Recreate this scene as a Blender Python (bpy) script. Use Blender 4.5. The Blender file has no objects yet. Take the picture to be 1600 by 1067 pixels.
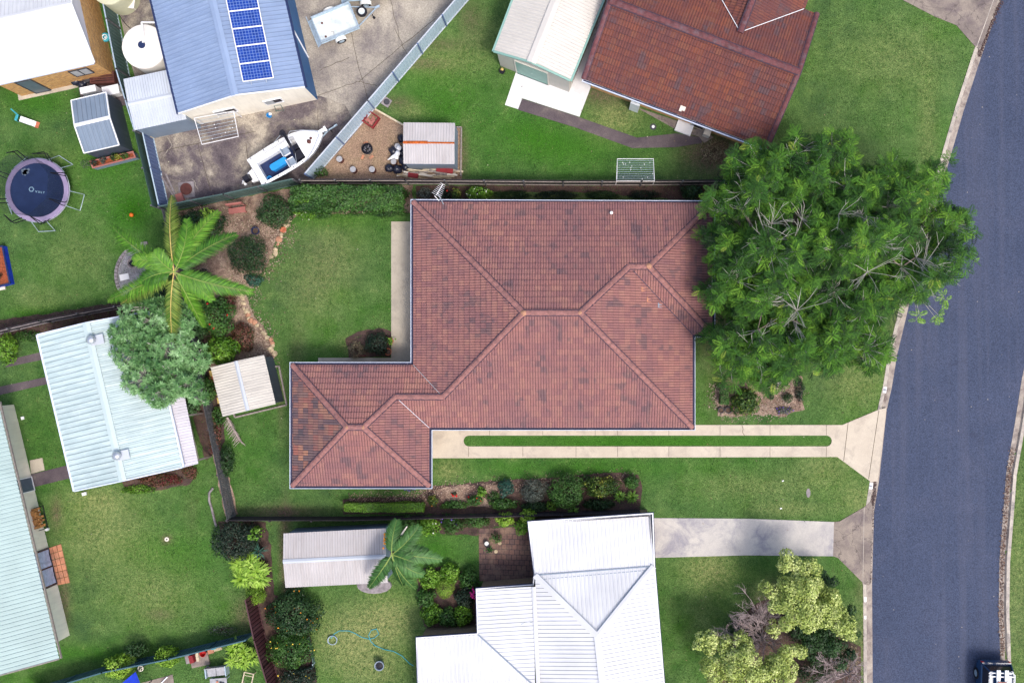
import bpy, bmesh, math, random
import numpy as np
from mathutils import Vector, Matrix, noise
random.seed(7); RNG = np.random.default_rng(11)
R = math.radians
scene = bpy.context.scene
C = scene.collection
# ---------------------------------------------------------------- camera: a drone 56 m up, looking straight down
H = 56.0; S = 26.0; NX, NY = 895.0, 555.0          # height, pixels per metre on the ground, foot point of the camera
cam = bpy.data.cameras.new('camera'); cam_o = bpy.data.objects.new('camera', cam); C.objects.link(cam_o)
cam.sensor_width = 36; cam.lens = 36 * H * S / 1600
cam.shift_x = (800 - NX) / 1600; cam.shift_y = (NY - 533.5) / 1600
cam.clip_end = 500; cam_o.location = (0, 0, H); scene.camera = cam_o
# ---------------------------------------------------------------- world, sun, exposure (soft bright overcast)
SUN_EL, SUN_AZ = R(60), math.atan2(0.85, -1.0)
w = bpy.data.worlds.new('World'); scene.world = w; w.use_nodes = True
nt = w.node_tree; bg = nt.nodes['Background']; sky = nt.nodes.new('ShaderNodeTexSky')
sky.sky_type = 'NISHITA'; sky.sun_disc = False; sky.sun_elevation = SUN_EL; sky.sun_rotation = SUN_AZ
sky.air_density = 1.0; sky.dust_density = 4.0; sky.ozone_density = 1.0
nt.links.new(sky.outputs[0], bg.inputs[0]); bg.inputs[1].default_value = 0.15
sl = bpy.data.lights.new('sun', 'SUN'); sl.energy = 1.45; sl.angle = R(12); sl.color = (1.0, 0.95, 0.88)
so = bpy.data.objects.new('sun', sl); C.objects.link(so)
sd = Vector((math.sin(SUN_AZ) * math.cos(SUN_EL), math.cos(SUN_AZ) * math.cos(SUN_EL), math.sin(SUN_EL)))
so.rotation_euler = sd.to_track_quat('Z', 'Y').to_euler(); so.location = sd * 60
scene.view_settings.view_transform = 'Standard'; scene.view_settings.look = 'None'
scene.view_settings.gamma = 1; scene.view_settings.exposure = 0.66
scene.render.engine = 'CYCLES'
# ---------------------------------------------------------------- helpers
def G(px, py, z=0.0):
    k = (H - z) / (H * S); return ((px - NX) * k, -(py - NY) * k)
def P3(px, py, z=0.0):
    x, y = G(px, py, z); return Vector((x, y, z))
def GP(pts, z=0.0): return [G(a, b, z) for a, b in pts]
def srgb(r, g, b, k=1.0):
    return tuple((c / 255 / 12.92 if c <= 10 else ((c / 255 + 0.055) / 1.055) ** 2.4) * k for c in (r, g, b))
OFF = {}
def tag(o, label=None, cat=None, group=None, kind=None):
    if label: o['label'] = label
    if cat: o['category'] = cat
    if group: o['group'] = group
    if kind: o['kind'] = kind
    return o
def thing(name, label, cat, loc=(0, 0, 0), group=None):
    o = bpy.data.objects.new(name, None); C.objects.link(o); o.location = loc; o.empty_display_size = 0.2
    OFF[o] = Vector(loc); return tag(o, label, cat, group)
def copy_tree(o, parent=None):
    c = o.copy(); C.objects.link(c); c.parent = parent
    for ch in list(o.children): copy_tree(ch, c)
    return c
def place(root, px, py, rot=0.0, z=0.0, zpix=None):
    x, y = G(px, py, z if zpix is None else zpix); root.location = (x, y, z); root.rotation_euler = (0, 0, rot); return root
def link_mesh(name, me, mats, parent=None, smooth=False):
    o = bpy.data.objects.new(name, me); C.objects.link(o)
    for m in (mats if isinstance(mats, (list, tuple)) else [mats]): me.materials.append(m)
    n = len(me.vertices); a = np.zeros(n * 3, np.float32); me.vertices.foreach_get('co', a); a = a.reshape(-1, 3)
    if parent is not None:
        off = OFF[parent]; OFF[o] = off; o.parent = parent
    else:
        off = Vector(((a[:, 0].min() + a[:, 0].max()) / 2, (a[:, 1].min() + a[:, 1].max()) / 2, a[:, 2].min()))
        o.location = off; OFF[o] = Vector(off)
    a = a - np.array(off, np.float32); me.vertices.foreach_set('co', a.ravel())
    if smooth: me.polygons.foreach_set('use_smooth', np.ones(len(me.polygons), bool))
    me.update(); return o
def area2(p): return sum(p[i][0] * p[(i + 1) % len(p)][1] - p[(i + 1) % len(p)][0] * p[i][1] for i in range(len(p)))
def ccw(p): return list(p) if area2(p) > 0 else list(p)[::-1]
def off_poly(p, d):                                   # outward offset of a CCW polygon
    out = []; n = len(p)
    for i in range(n):
        a, b, c = Vector(p[i - 1]), Vector(p[i]), Vector(p[(i + 1) % n])
        e1 = (b - a).normalized(); e2 = (c - b).normalized()
        n1 = Vector((e1.y, -e1.x)); n2 = Vector((e2.y, -e2.x)); m = n1 + n2
        k = 2 * d / max(m.length_squared, 0.3); out.append(tuple(b + m * k))
    return out
class MB:
    def __init__(s): s.v = []; s.f = []; s.m = []; s.uv = {}; s.mi = 0
    def add(s, vs, fs):
        b = len(s.v); s.v += [tuple(x) for x in vs]
        for f in fs: s.f.append([b + i for i in f]); s.m.append(s.mi)
        return s
    def box(s, c, size, rz=0.0, M=None, taper=1.0):
        x, y, z = [a / 2 for a in size]; vs = []
        for dz in (-z, z):
            k = 1.0 if dz < 0 else taper
            for dx, dy in ((-x, -y), (x, -y), (x, y), (-x, y)): vs.append(Vector((dx * k, dy * k, dz)))
        mt = M if M is not None else Matrix.Rotation(rz, 4, 'Z')
        vs = [mt @ q + Vector(c) for q in vs]
        return s.add(vs, [(3, 2, 1, 0), (4, 5, 6, 7), (0, 1, 5, 4), (1, 2, 6, 5), (2, 3, 7, 6), (3, 0, 4, 7)])
    def bar(s, a, b, w, h=None):
        a, b = Vector(a), Vector(b); d = b - a; L = d.length
        if L < 1e-6: return s
        q = d.to_track_quat('X', 'Z').to_matrix().to_4x4()
        return s.box((a + b) / 2, (L, w, h or w), M=q)
    def prism(s, poly, z0, z1, top=True, bottom=True):
        p = ccw(poly); n = len(p)
        vs = [(x, y, z0) for x, y in p] + [(x, y, z1) for x, y in p]
        fs = [(i, (i + 1) % n, n + (i + 1) % n, n + i) for i in range(n)]
        if top: fs.append(tuple(range(n, 2 * n)))
        if bottom: fs.append(tuple(range(n - 1, -1, -1)))
        return s.add(vs, fs)
    def ring(s, pa, pb, z0, z1):                       # band between two same-count polygons
        n = len(pa); vs = [(x, y, z) for z in (z0, z1) for p in (pa, pb) for x, y in p]; fs = []
        for i in range(n):
            j = (i + 1) % n
            fs += [(i, j, n + j, n + i)[::-1], (2 * n + i, 2 * n + j, 3 * n + j, 3 * n + i), (i, j, 2 * n + j, 2 * n + i), (n + i, 3 * n + i, 3 * n + j, n + j)]
        return s.add(vs, fs)
    def tube(s, pts, r, n=6, cap=True):
        pts = [Vector(p) for p in pts]; k = len(pts); rs = r if isinstance(r, (list, tuple)) else [r] * k; vs = []; fs = []
        up = Vector((0, 0, 1)); px = None
        for i, p in enumerate(pts):
            t = (pts[min(i + 1, k - 1)] - pts[max(i - 1, 0)])
            t = t.normalized() if t.length > 1e-9 else Vector((0, 0, 1))
            if px is None:
                px = t.orthogonal().normalized()
            px = (px - t * px.dot(t)); px = px.normalized() if px.length > 1e-6 else t.orthogonal().normalized()
            py = t.cross(px)
            for j in range(n):
                a = 2 * math.pi * j / n; vs.append(p + (px * math.cos(a) + py * math.sin(a)) * rs[i])
        for i in range(k - 1):
            for j in range(n):
                a = i * n + j; b = i * n + (j + 1) % n; fs.append((a, b, b + n, a + n))
        if cap: fs += [tuple(range(n - 1, -1, -1)), tuple(range((k - 1) * n, k * n))]
        return s.add(vs, fs)
    def lathe(s, prof, c=(0, 0, 0), n=20, sx=1, sy=1):
        vs = []; fs = []; k = len(prof)
        for r, z in prof:
            for j in range(n):
                a = 2 * math.pi * j / n; vs.append((c[0] + r * math.cos(a) * sx, c[1] + r * math.sin(a) * sy, c[2] + z))
        for i in range(k - 1):
            for j in range(n):
                a = i * n + j; b = i * n + (j + 1) % n; fs.append((a, b, b + n, a + n))
        closed = tuple(prof[0]) == tuple(prof[-1])
        if prof[0][0] > 1e-4 and not closed: fs.append(tuple(range(n - 1, -1, -1)))
        if prof[-1][0] > 1e-4 and not closed: fs.append(tuple(range((k - 1) * n, k * n)))
        return s.add(vs, fs)
    def ball(s, c, r, n=10, sz=1.0, lump=0.0):
        k = n // 2; prof = []
        vs = []; fs = []; sd_ = random.random() * 50
        for i in range(k + 1):
            th = math.pi * i / k
            for j in range(n):
                a = 2 * math.pi * j / n; d = Vector((math.sin(th) * math.cos(a), math.sin(th) * math.sin(a), -math.cos(th)))
                q = 1 + (lump * noise.noise(d * 1.7 + Vector((sd_, 0, 0))) if lump else 0)
                vs.append((c[0] + d.x * r * q, c[1] + d.y * r * q, c[2] + d.z * r * sz * q))
        for i in range(k):
            for j in range(n):
                a = i * n + j; b = i * n + (j + 1) % n; fs.append((a, b, b + n, a + n))
        return s.add(vs, fs)
    def xform(s, M):
        s.v = [tuple(M @ Vector(q)) for q in s.v]; return s
    def build(s, name, mats, parent=None, smooth=False, uvf=None):
        me = bpy.data.meshes.new(name); me.from_pydata(s.v, [], s.f); me.update()
        me.polygons.foreach_set('material_index', s.m)
        if uvf:
            uv = me.uv_layers.new(name='UVMap')
            for p in me.polygons:
                for li in p.loop_indices: uv.data[li].uv = uvf(Vector(me.vertices[me.loops[li].vertex_index].co), p.normal)
        return link_mesh(name, me, mats, parent, smooth)
# ---------------------------------------------------------------- materials
MATS = {}
def nodes(name):
    m = bpy.data.materials.new(name); m.use_nodes = True; t = m.node_tree; b = t.nodes['Principled BSDF']; MATS[name] = m
    return m, t, b
def N(t, typ, **kw):
    n = t.nodes.new('ShaderNode' + typ)
    for k, v in kw.items(): setattr(n, k, v)
    return n
def L(t, a, b): t.links.new(a, b)
def noise_n(t, co, scale, detail=3.0, rough=0.55, dist=0.0):
    n = N(t, 'TexNoise'); n.inputs['Scale'].default_value = scale; n.inputs['Detail'].default_value = detail
    n.inputs['Roughness'].default_value = rough; n.inputs['Distortion'].default_value = dist; L(t, co, n.inputs['Vector']); return n.outputs[0]
def ramp(t, f, stops, interp='LINEAR'):
    r = N(t, 'ValToRGB'); cr = r.color_ramp; cr.interpolation = interp
    while len(cr.elements) < len(stops): cr.elements.new(0.5)
    for e, (p, c) in zip(cr.elements, stops):
        e.position = p; e.color = (c, c, c, 1) if isinstance(c, (int, float)) else (*c, 1)
    L(t, f, r.inputs[0]); return r.outputs[0]
def mix(t, f, a, b, mode='MIX'):
    m = N(t, 'Mix'); m.data_type = 'RGBA'; m.blend_type = mode
    for i, v in ((0, f), (6, a), (7, b)):
        if isinstance(v, (int, float)): m.inputs[i].default_value = v
        elif isinstance(v, tuple): m.inputs[i].default_value = (*v, 1)
        else: L(t, v, m.inputs[i])
    return m.outputs[2]
def math_n(t, op, a, b=0.0):
    m = N(t, 'Math'); m.operation = op
    for i, v in ((0, a), (1, b)):
        if isinstance(v, (int, float)): m.inputs[i].default_value = v
        else: L(t, v, m.inputs[i])
    return m.outputs[0]
def bump(t, b, h, strength=0.4, dist=0.02):
    n = N(t, 'Bump'); n.inputs['Strength'].default_value = strength; n.inputs['Distance'].default_value = dist
    L(t, h, n.inputs['Height']); L(t, n.outputs[0], b.inputs['Normal'])
def wpos(t): return N(t, 'NewGeometry').outputs['Position']
def simple(name, col, rough=0.6, metal=0.0, var=0.12, scale=3.0, dirt=None, dirt_amt=0.35, grain=0.0, gscale=60, spec=0.3, bmp=0.0):
    m, t, b = nodes(name); co = wpos(t)
    n1 = noise_n(t, co, scale, 4); c = mix(t, ramp(t, n1, [(0.3, 0.0), (0.7, 1.0)]), tuple(x * (1 - var) for x in col), tuple(min(1, x * (1 + var)) for x in col))
    if dirt: c = mix(t, math_n(t, 'MULTIPLY', ramp(t, noise_n(t, co, scale * 0.6, 6, 0.7), [(0.48, 0.0), (0.68, 1.0)]), dirt_amt), c, dirt)
    if grain:
        g = noise_n(t, co, gscale, 2, 0.6); c = mix(t, grain, c, ramp(t, g, [(0.3, 0.25), (0.7, 1.0)]), 'MULTIPLY')
    L(t, c, b.inputs['Base Color']); b.inputs['Roughness'].default_value = rough; b.inputs['Metallic'].default_value = metal
    b.inputs['Specular IOR Level'].default_value = spec
    if bmp: bump(t, b, noise_n(t, co, gscale, 3), bmp, 0.01)
    return m
def m_tile(name, cols, stain, stain_amt, pos=None):
    m, t, b = nodes(name); uv = N(t, 'UVMap').outputs[0]; co = wpos(t)
    f = N(t, 'VectorMath', operation='FLOOR'); L(t, uv, f.inputs[0])
    wn = N(t, 'TexWhiteNoise', noise_dimensions='2D'); L(t, f.outputs[0], wn.inputs['Vector'])
    k = 1.0 / len(cols)
    c = ramp(t, wn.outputs['Value'], [(i * k, q) for i, q in enumerate(cols)], 'CONSTANT')
    big = noise_n(t, co, 0.45, 4, 0.6); c = mix(t, ramp(t, big, [(0.35, 0.0), (0.66, 0.75)]), c, stain)
    wn2 = N(t, 'TexWhiteNoise', noise_dimensions='3D'); L(t, f.outputs[0], wn2.inputs['Vector'])
    clus = noise_n(t, co, 0.9, 2); q = math_n(t, 'MULTIPLY', ramp(t, clus, [(0.54, 0.0), (0.62, 1.0)]), ramp(t, wn2.outputs['Value'], [(0.6, 0.0), (0.62, 1.0)]))
    c = mix(t, math_n(t, 'MULTIPLY', q, stain_amt), c, (0.10, 0.085, 0.10))
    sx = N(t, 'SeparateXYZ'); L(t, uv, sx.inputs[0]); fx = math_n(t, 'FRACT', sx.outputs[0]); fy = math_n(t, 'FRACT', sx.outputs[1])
    fx2 = math_n(t, 'FRACT', math_n(t, 'MULTIPLY', sx.outputs[0], 2.0)); c = mix(t, ramp(t, fx2, [(0.0, .62), (0.14, 0.0), (0.86, 0.0), (1.0, .62)]), c, (0.07, 0.045, 0.065)); c = mix(t, ramp(t, fy, [(0.0, .45), (0.10, 0.0)]), c, (0.06, 0.04, 0.06))  # dark lines paint in the shade of the gaps between rolls and courses
    g = noise_n(t, co, 22, 4, 0.7); c = mix(t, 0.6, c, ramp(t, g, [(0.3, 0.35), (0.72, 1.15)]), 'MULTIPLY')
    L(t, c, b.inputs['Base Color']); b.inputs['Roughness'].default_value = 0.8; b.inputs['Specular IOR Level'].default_value = 0.25
    bump(t, b, noise_n(t, co, 40, 3), 0.25, 0.01); return m
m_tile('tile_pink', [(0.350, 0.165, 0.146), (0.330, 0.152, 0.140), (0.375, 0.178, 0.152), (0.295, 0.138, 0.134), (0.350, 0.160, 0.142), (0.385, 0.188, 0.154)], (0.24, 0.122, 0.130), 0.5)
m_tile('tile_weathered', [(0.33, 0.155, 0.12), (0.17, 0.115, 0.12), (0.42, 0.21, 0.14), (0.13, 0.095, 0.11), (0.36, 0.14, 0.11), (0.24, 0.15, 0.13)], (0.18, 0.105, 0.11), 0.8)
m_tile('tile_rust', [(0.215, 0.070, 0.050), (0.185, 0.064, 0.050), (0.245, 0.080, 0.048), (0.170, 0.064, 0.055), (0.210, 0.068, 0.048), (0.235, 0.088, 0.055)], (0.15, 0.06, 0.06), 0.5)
simple('bedding_shade', (0.06, 0.04, 0.06), 0.9)
simple('ridge_pink', (0.33, 0.155, 0.140), 0.8, var=0.25, scale=5, dirt=(0.14, 0.08, 0.09), dirt_amt=0.6, grain=0.4, gscale=25)
simple('ridge_rust', (0.16, 0.055, 0.06), 0.7, var=0.3, scale=4, dirt=(0.15, 0.12, 0.14), dirt_amt=0.8, grain=0.4, gscale=25)
simple('mortar', (0.42, 0.22, 0.14), 0.9, var=0.3, scale=20)
def m_sheet(name, col, dirt, amt=0.3, rough=0.5, metal=0.0, sp=0, rib_shade=0.38):
    m, t, b = nodes(name); uv = N(t, 'UVMap').outputs[0]; co = wpos(t)
    mp = N(t, 'Mapping'); L(t, uv, mp.inputs[0]); mp.inputs['Scale'].default_value = (3.0, 0.35, 1)
    st = noise_n(t, mp.outputs[0], 1.6, 5, 0.65)
    c = mix(t, ramp(t, noise_n(t, co, 0.5, 3), [(0.3, 0.0), (0.7, 1.0)]), tuple(x * 0.9 for x in col), tuple(min(1, x * 1.07) for x in col))
    c = mix(t, math_n(t, 'MULTIPLY', ramp(t, st, [(0.45, 0.0), (0.75, 1.0)]), amt), c, dirt)
    c = mix(t, math_n(t, 'MULTIPLY', ramp(t, noise_n(t, co, 2.2, 6, 0.75), [(0.60, 0.0), (0.74, 1.0)]), amt), c, dirt)
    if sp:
        sx = N(t, 'SeparateXYZ'); L(t, uv, sx.inputs[0]); fr = math_n(t, 'FRACT', math_n(t, 'ADD', math_n(t, 'DIVIDE', sx.outputs[0], sp), 0.5)); c = mix(t, ramp(t, fr, [(0.02, 0.0), (0.10, rib_shade), (0.20, rib_shade), (0.26, 0.0)]), c, tuple(x * .45 for x in col))  # darker line at each rib foot paints in the rib's shading
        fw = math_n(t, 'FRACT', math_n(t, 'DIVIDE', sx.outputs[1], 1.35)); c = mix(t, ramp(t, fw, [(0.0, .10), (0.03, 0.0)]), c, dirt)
    L(t, c, b.inputs['Base Color']); b.inputs['Roughness'].default_value = rough; b.inputs['Metallic'].default_value = metal; b.inputs['Specular IOR Level'].default_value = 0.35
    return m
m_sheet('sheet_white', (0.50, 0.54, 0.60), (0.30, 0.30, 0.36), 0.22, sp=0.15, rib_shade=0.3)
m_sheet('sheet_bright', (0.63, 0.64, 0.67), (0.42, 0.42, 0.47), 0.28, sp=0.235, rib_shade=0.3)
m_sheet('sheet_cream', (0.58, 0.55, 0.51), (0.42, 0.39, 0.37), 0.25, sp=0.19, rib_shade=0.16)
m_sheet('sheet_oldcream', (0.58, 0.55, 0.50), (0.22, 0.20, 0.20), 0.45, 0.7, sp=0.155, rib_shade=0.3)
m_sheet('sheet_blue', (0.22, 0.295, 0.45), (0.38, 0.46, 0.62), 0.3, sp=0.245, rib_shade=0.42)
m_sheet('sheet_green', (0.42, 0.52, 0.53), (0.72, 0.80, 0.80), 0.5, sp=0.3, rib_shade=0.4)
m_sheet('sheet_greenpale', (0.38, 0.49, 0.48), (0.25, 0.35, 0.35), 0.18, sp=0.245, rib_shade=0.4)
m_sheet('sheet_steel', (0.17, 0.22, 0.29), (0.26, 0.3, 0.36), 0.4, sp=0.27, rib_shade=0.4)
m_sheet('sheet_lav', (0.58, 0.56, 0.62), (0.3, 0.27, 0.28), 0.3, sp=0.16, rib_shade=0.4)
m_sheet('sheet_greyold', (0.48, 0.455, 0.46), (0.27, 0.22, 0.20), 0.35, 0.75, sp=0.15, rib_shade=0.35)
m_sheet('wall_cream', (0.90, 0.84, 0.72), (0.4, 0.36, 0.32), 0.25)
m_sheet('wall_shed', (0.50, 0.48, 0.43), (0.35, 0.33, 0.30), 0.2)
m_sheet('fence_pale', (0.40, 0.51, 0.60), (0.25, 0.34, 0.42), 0.3)
m_sheet('wall_slate', (0.055, 0.07, 0.10), (0.12, 0.14, 0.18), 0.4)
m_sheet('wall_bluegrey', (0.20, 0.26, 0.34), (0.12, 0.15, 0.2), 0.35)
m_sheet('wall_deepblue', (0.012, 0.10, 0.26), (0.03, 0.15, 0.32), 0.3)
m_sheet('fence_blue', (0.10, 0.15, 0.29), (0.2, 0.26, 0.4), 0.3)
m_sheet('fence_teal', (0.04, 0.10, 0.13), (0.14, 0.24, 0.28), 0.5)
m_sheet('fence_brown', (0.07, 0.025, 0.03), (0.14, 0.08, 0.09), 0.5)
m_sheet('fence_green', (0.06, 0.11, 0.10), (0.14, 0.2, 0.19), 0.4)
def m_brick(name, c1, c2, mortar, k=1.0):
    m, t, b = nodes(name); uv = N(t, 'UVMap').outputs[0]
    br = N(t, 'TexBrick'); L(t, uv, br.inputs['Vector']); br.inputs['Scale'].default_value = 1.0 * k
    br.inputs['Color1'].default_value = (*c1, 1); br.inputs['Color2'].default_value = (*c2, 1); br.inputs['Mortar'].default_value = (*mortar, 1)
    br.inputs['Mortar Size'].default_value = 0.01; br.inputs['Brick Width'].default_value = 0.24; br.inputs['Row Height'].default_value = 0.086
    c = mix(t, 0.5, br.outputs[0], ramp(t, noise_n(t, uv, 6, 4, 0.7), [(0.3, 0.35), (0.7, 1.3)]), 'MULTIPLY')
    L(t, c, b.inputs['Base Color']); b.inputs['Roughness'].default_value = 0.85; bump(t, b, br.outputs['Fac'], -0.4, 0.01); return m
m_brick('brick_tan', (0.66, 0.34, 0.09), (0.40, 0.17, 0.05), (0.55, 0.42, 0.24))
m_brick('brick_orange', (0.70, 0.38, 0.15), (0.64, 0.33, 0.12), (0.5, 0.32, 0.18))
m_brick('brick_brown', (0.30, 0.20, 0.12), (0.22, 0.15, 0.09), (0.3, 0.24, 0.18))
simple('paint_white', (0.80, 0.80, 0.82), 0.4, var=0.04)
simple('gutter_white', (0.62, 0.68, 0.82), 0.4, var=0.08)
simple('gutter_dark', (0.03, 0.03, 0.07), 0.6)
simple('gutter_green', (0.22, 0.38, 0.33), 0.5, var=0.06)
simple('cream_paint', (0.70, 0.64, 0.55), 0.5, var=0.06)
simple('steel', (0.55, 0.58, 0.62), 0.35, 0.7, var=0.15, scale=6)
simple('galv', (0.42, 0.52, 0.60), 0.45, 0.35, var=0.2, scale=8)
simple('galv_floor', (0.62, 0.68, 0.68), 0.55, 0.1, var=0.22, scale=2.2, dirt=(0.85, 0.85, 0.80), dirt_amt=0.7)
simple('black', (0.012, 0.012, 0.02), 0.5, grain=0.2)
simple('rubber', (0.014, 0.014, 0.02), 0.85)
simple('mat_navy', (0.016, 0.028, 0.075), 0.9, spec=.1)
simple('navy', (0.014, 0.026, 0.085), 0.65, var=0.2, scale=2)
simple('tank', (0.80, 0.76, 0.70), 0.6, var=0.05, dirt=(0.5, 0.45, 0.4), dirt_amt=0.15)
simple('tank_olive', (0.50, 0.50, 0.36), 0.6, var=0.06)
simple('wood_grey', (0.30, 0.26, 0.24), 0.85, var=0.3, scale=9, grain=0.4, gscale=40)
simple('wood_dark', (0.055, 0.045, 0.055), 0.85, var=0.4, scale=7, grain=0.4, gscale=40)
simple('wood_fence', (0.13, 0.13, 0.14), 0.85, var=0.45, scale=6, grain=0.4, gscale=40)
simple('wood_pale', (0.55, 0.47, 0.34), 0.8, var=0.2, scale=8)
simple('wood_yellow', (0.55, 0.40, 0.13), 0.8, var=0.2, scale=8)
simple('wood_log', (0.42, 0.20, 0.07), 0.85, var=0.45, scale=14)
simple('wood_pink', (0.35, 0.13, 0.11), 0.8, var=0.15)
simple('wood_redbrown', (0.10, 0.035, 0.03), 0.8, var=0.3)
simple('bark', (0.20, 0.16, 0.13), 0.9, var=0.3, scale=6, bmp=0.5, gscale=20)
simple('twig_pale', (0.36, 0.35, 0.31), 0.85, var=0.25, scale=4)
simple('twig_grey', (0.36, 0.29, 0.29), 0.9, var=0.35, scale=5)
simple('stem', (0.07, 0.055, 0.035), 0.9, var=0.3)
simple('terracotta', (0.42, 0.13, 0.07), 0.8, var=0.2, scale=10)
simple('paver_terra', (0.48, 0.21, 0.12), 0.85, var=0.25, scale=2.5, dirt=(0.2, 0.16, 0.14), dirt_amt=0.4)
simple('stone_pale', (0.50, 0.40, 0.26), 0.9, var=0.4, scale=4, grain=0.3, gscale=30)
simple('stone_grey', (0.27, 0.24, 0.25), 0.9, var=0.3, scale=5, grain=0.3)
simple('lilac_pad', (0.27, 0.22, 0.35), 0.6, var=0.1)
simple('logo_grey', (0.20, 0.32, 0.42), 0.6)
simple('paint_red', (0.45, 0.02, 0.02), 0.5)
simple('maroon', (0.22, 0.02, 0.025), 0.7, var=0.2)
simple('rust', (0.50, 0.11, 0.02), 0.9, var=0.45, scale=9, grain=0.3)
simple('orange', (0.75, 0.17, 0.02), 0.5)
simple('petal_red', (0.6, 0.02, 0.02), 0.6); simple('petal_orange', (0.75, 0.28, 0.02), 0.6); simple('petal_magenta', (0.5, 0.01, 0.18), 0.6)
simple('petal_white', (0.7, 0.72, 0.6), 0.6); simple('petal_purple', (0.12, 0.06, 0.35), 0.6); simple('petal_yellow', (0.7, 0.5, 0.06), 0.6)
simple('sky_blue', (0.02, 0.26, 0.62), 0.45); simple('aqua', (0.05, 0.35, 0.42), 0.5); simple('tarp_blue', (0.01, 0.035, 0.42), 0.5, var=0.2)
simple('gel_white', (0.80, 0.81, 0.83), 0.3, var=0.04, dirt=(0.55, 0.55, 0.6), dirt_amt=0.2)
simple('seat_grey', (0.22, 0.27, 0.34), 0.6)
simple('curtain', (0.40, 0.45, 0.62), 0.8, var=0.25, scale=5)
simple('car_blue', (0.012, 0.05, 0.13), 0.25, var=0.1, spec=0.6)
simple('window_dark', (0.01, 0.013, 0.025), 0.1, spec=0.6)
simple('window_grey', (0.10, 0.13, 0.17), 0.3)
simple('fly_mesh', (0.36, 0.37, 0.38), 0.7)
simple('board_white', (0.78, 0.78, 0.74), 0.5, var=0.05)
simple('ac_white', (0.62, 0.66, 0.70), 0.5, var=0.08)
simple('ash', (0.18, 0.17, 0.19), 0.95, var=0.7, scale=18)
simple('bag_black', (0.012, 0.014, 0.03), 0.35, spec=0.5)
simple('bag_white', (0.85, 0.85, 0.87), 0.4)
simple('dead_palm', (0.42, 0.34, 0.33), 0.9, var=0.35, scale=8)
simple('charcoal', (0.05, 0.05, 0.06), 0.6)
simple('flat_grey', (0.34, 0.34, 0.36), 0.7, var=0.2, scale=8)
simple('soil', (0.09, 0.06, 0.045), 0.95, var=0.4, scale=15)
# glassy things
def m_solar():
    m, t, b = nodes('solar_cell'); uv = N(t, 'UVMap').outputs[0]
    br = N(t, 'TexBrick', offset=0.0); L(t, uv, br.inputs['Vector']); br.inputs['Scale'].default_value = 1
    br.inputs['Color1'].default_value = (0.012, 0.05, 0.30, 1); br.inputs['Color2'].default_value = (0.008, 0.035, 0.22, 1); br.inputs['Mortar'].default_value = (0.16, 0.24, 0.48, 1)
    br.inputs['Mortar Size'].default_value = 0.010; br.inputs['Brick Width'].default_value = 0.16; br.inputs['Row Height'].default_value = 0.16
    L(t, br.outputs[0], b.inputs['Base Color']); b.inputs['Roughness'].default_value = 0.25; b.inputs['Specular IOR Level'].default_value = 0.3
m_solar()
def m_net(name, alpha, col):
    m, t, b = nodes(name); b.inputs['Base Color'].default_value = (*col, 1); b.inputs['Alpha'].default_value = alpha; b.inputs['Roughness'].default_value = 0.8
m_net('net_black', 0.32, (0.01, 0.018, 0.04)); m_net('net_fly', 0.5, (0.25, 0.3, 0.28))
# foliage: per-leaf colour in attribute Col
def m_leaf(name, trans=0.25, rough=0.5):
    m, t, b = nodes(name); a = N(t, 'Attribute', attribute_name='Col'); L(t, a.outputs['Color'], b.inputs['Base Color'])
    b.inputs['Roughness'].default_value = rough; b.inputs['Specular IOR Level'].default_value = 0.35
    tr = N(t, 'BsdfTranslucent'); L(t, mix(t, 1.0, a.outputs['Color'], (1.1, 1.25, 0.5), 'MULTIPLY'), tr.inputs[0])
    ms = N(t, 'MixShader'); ms.inputs[0].default_value = trans; L(t, b.outputs[0], ms.inputs[1]); L(t, tr.outputs[0], ms.inputs[2])
    L(t, ms.outputs[0], t.nodes['Material Output'].inputs[0]); return m
m_leaf('leaf', .18); m_leaf('leaf_tree', .07, .8); m_leaf('leaf_gloss', 0.2, 0.55)
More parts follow.
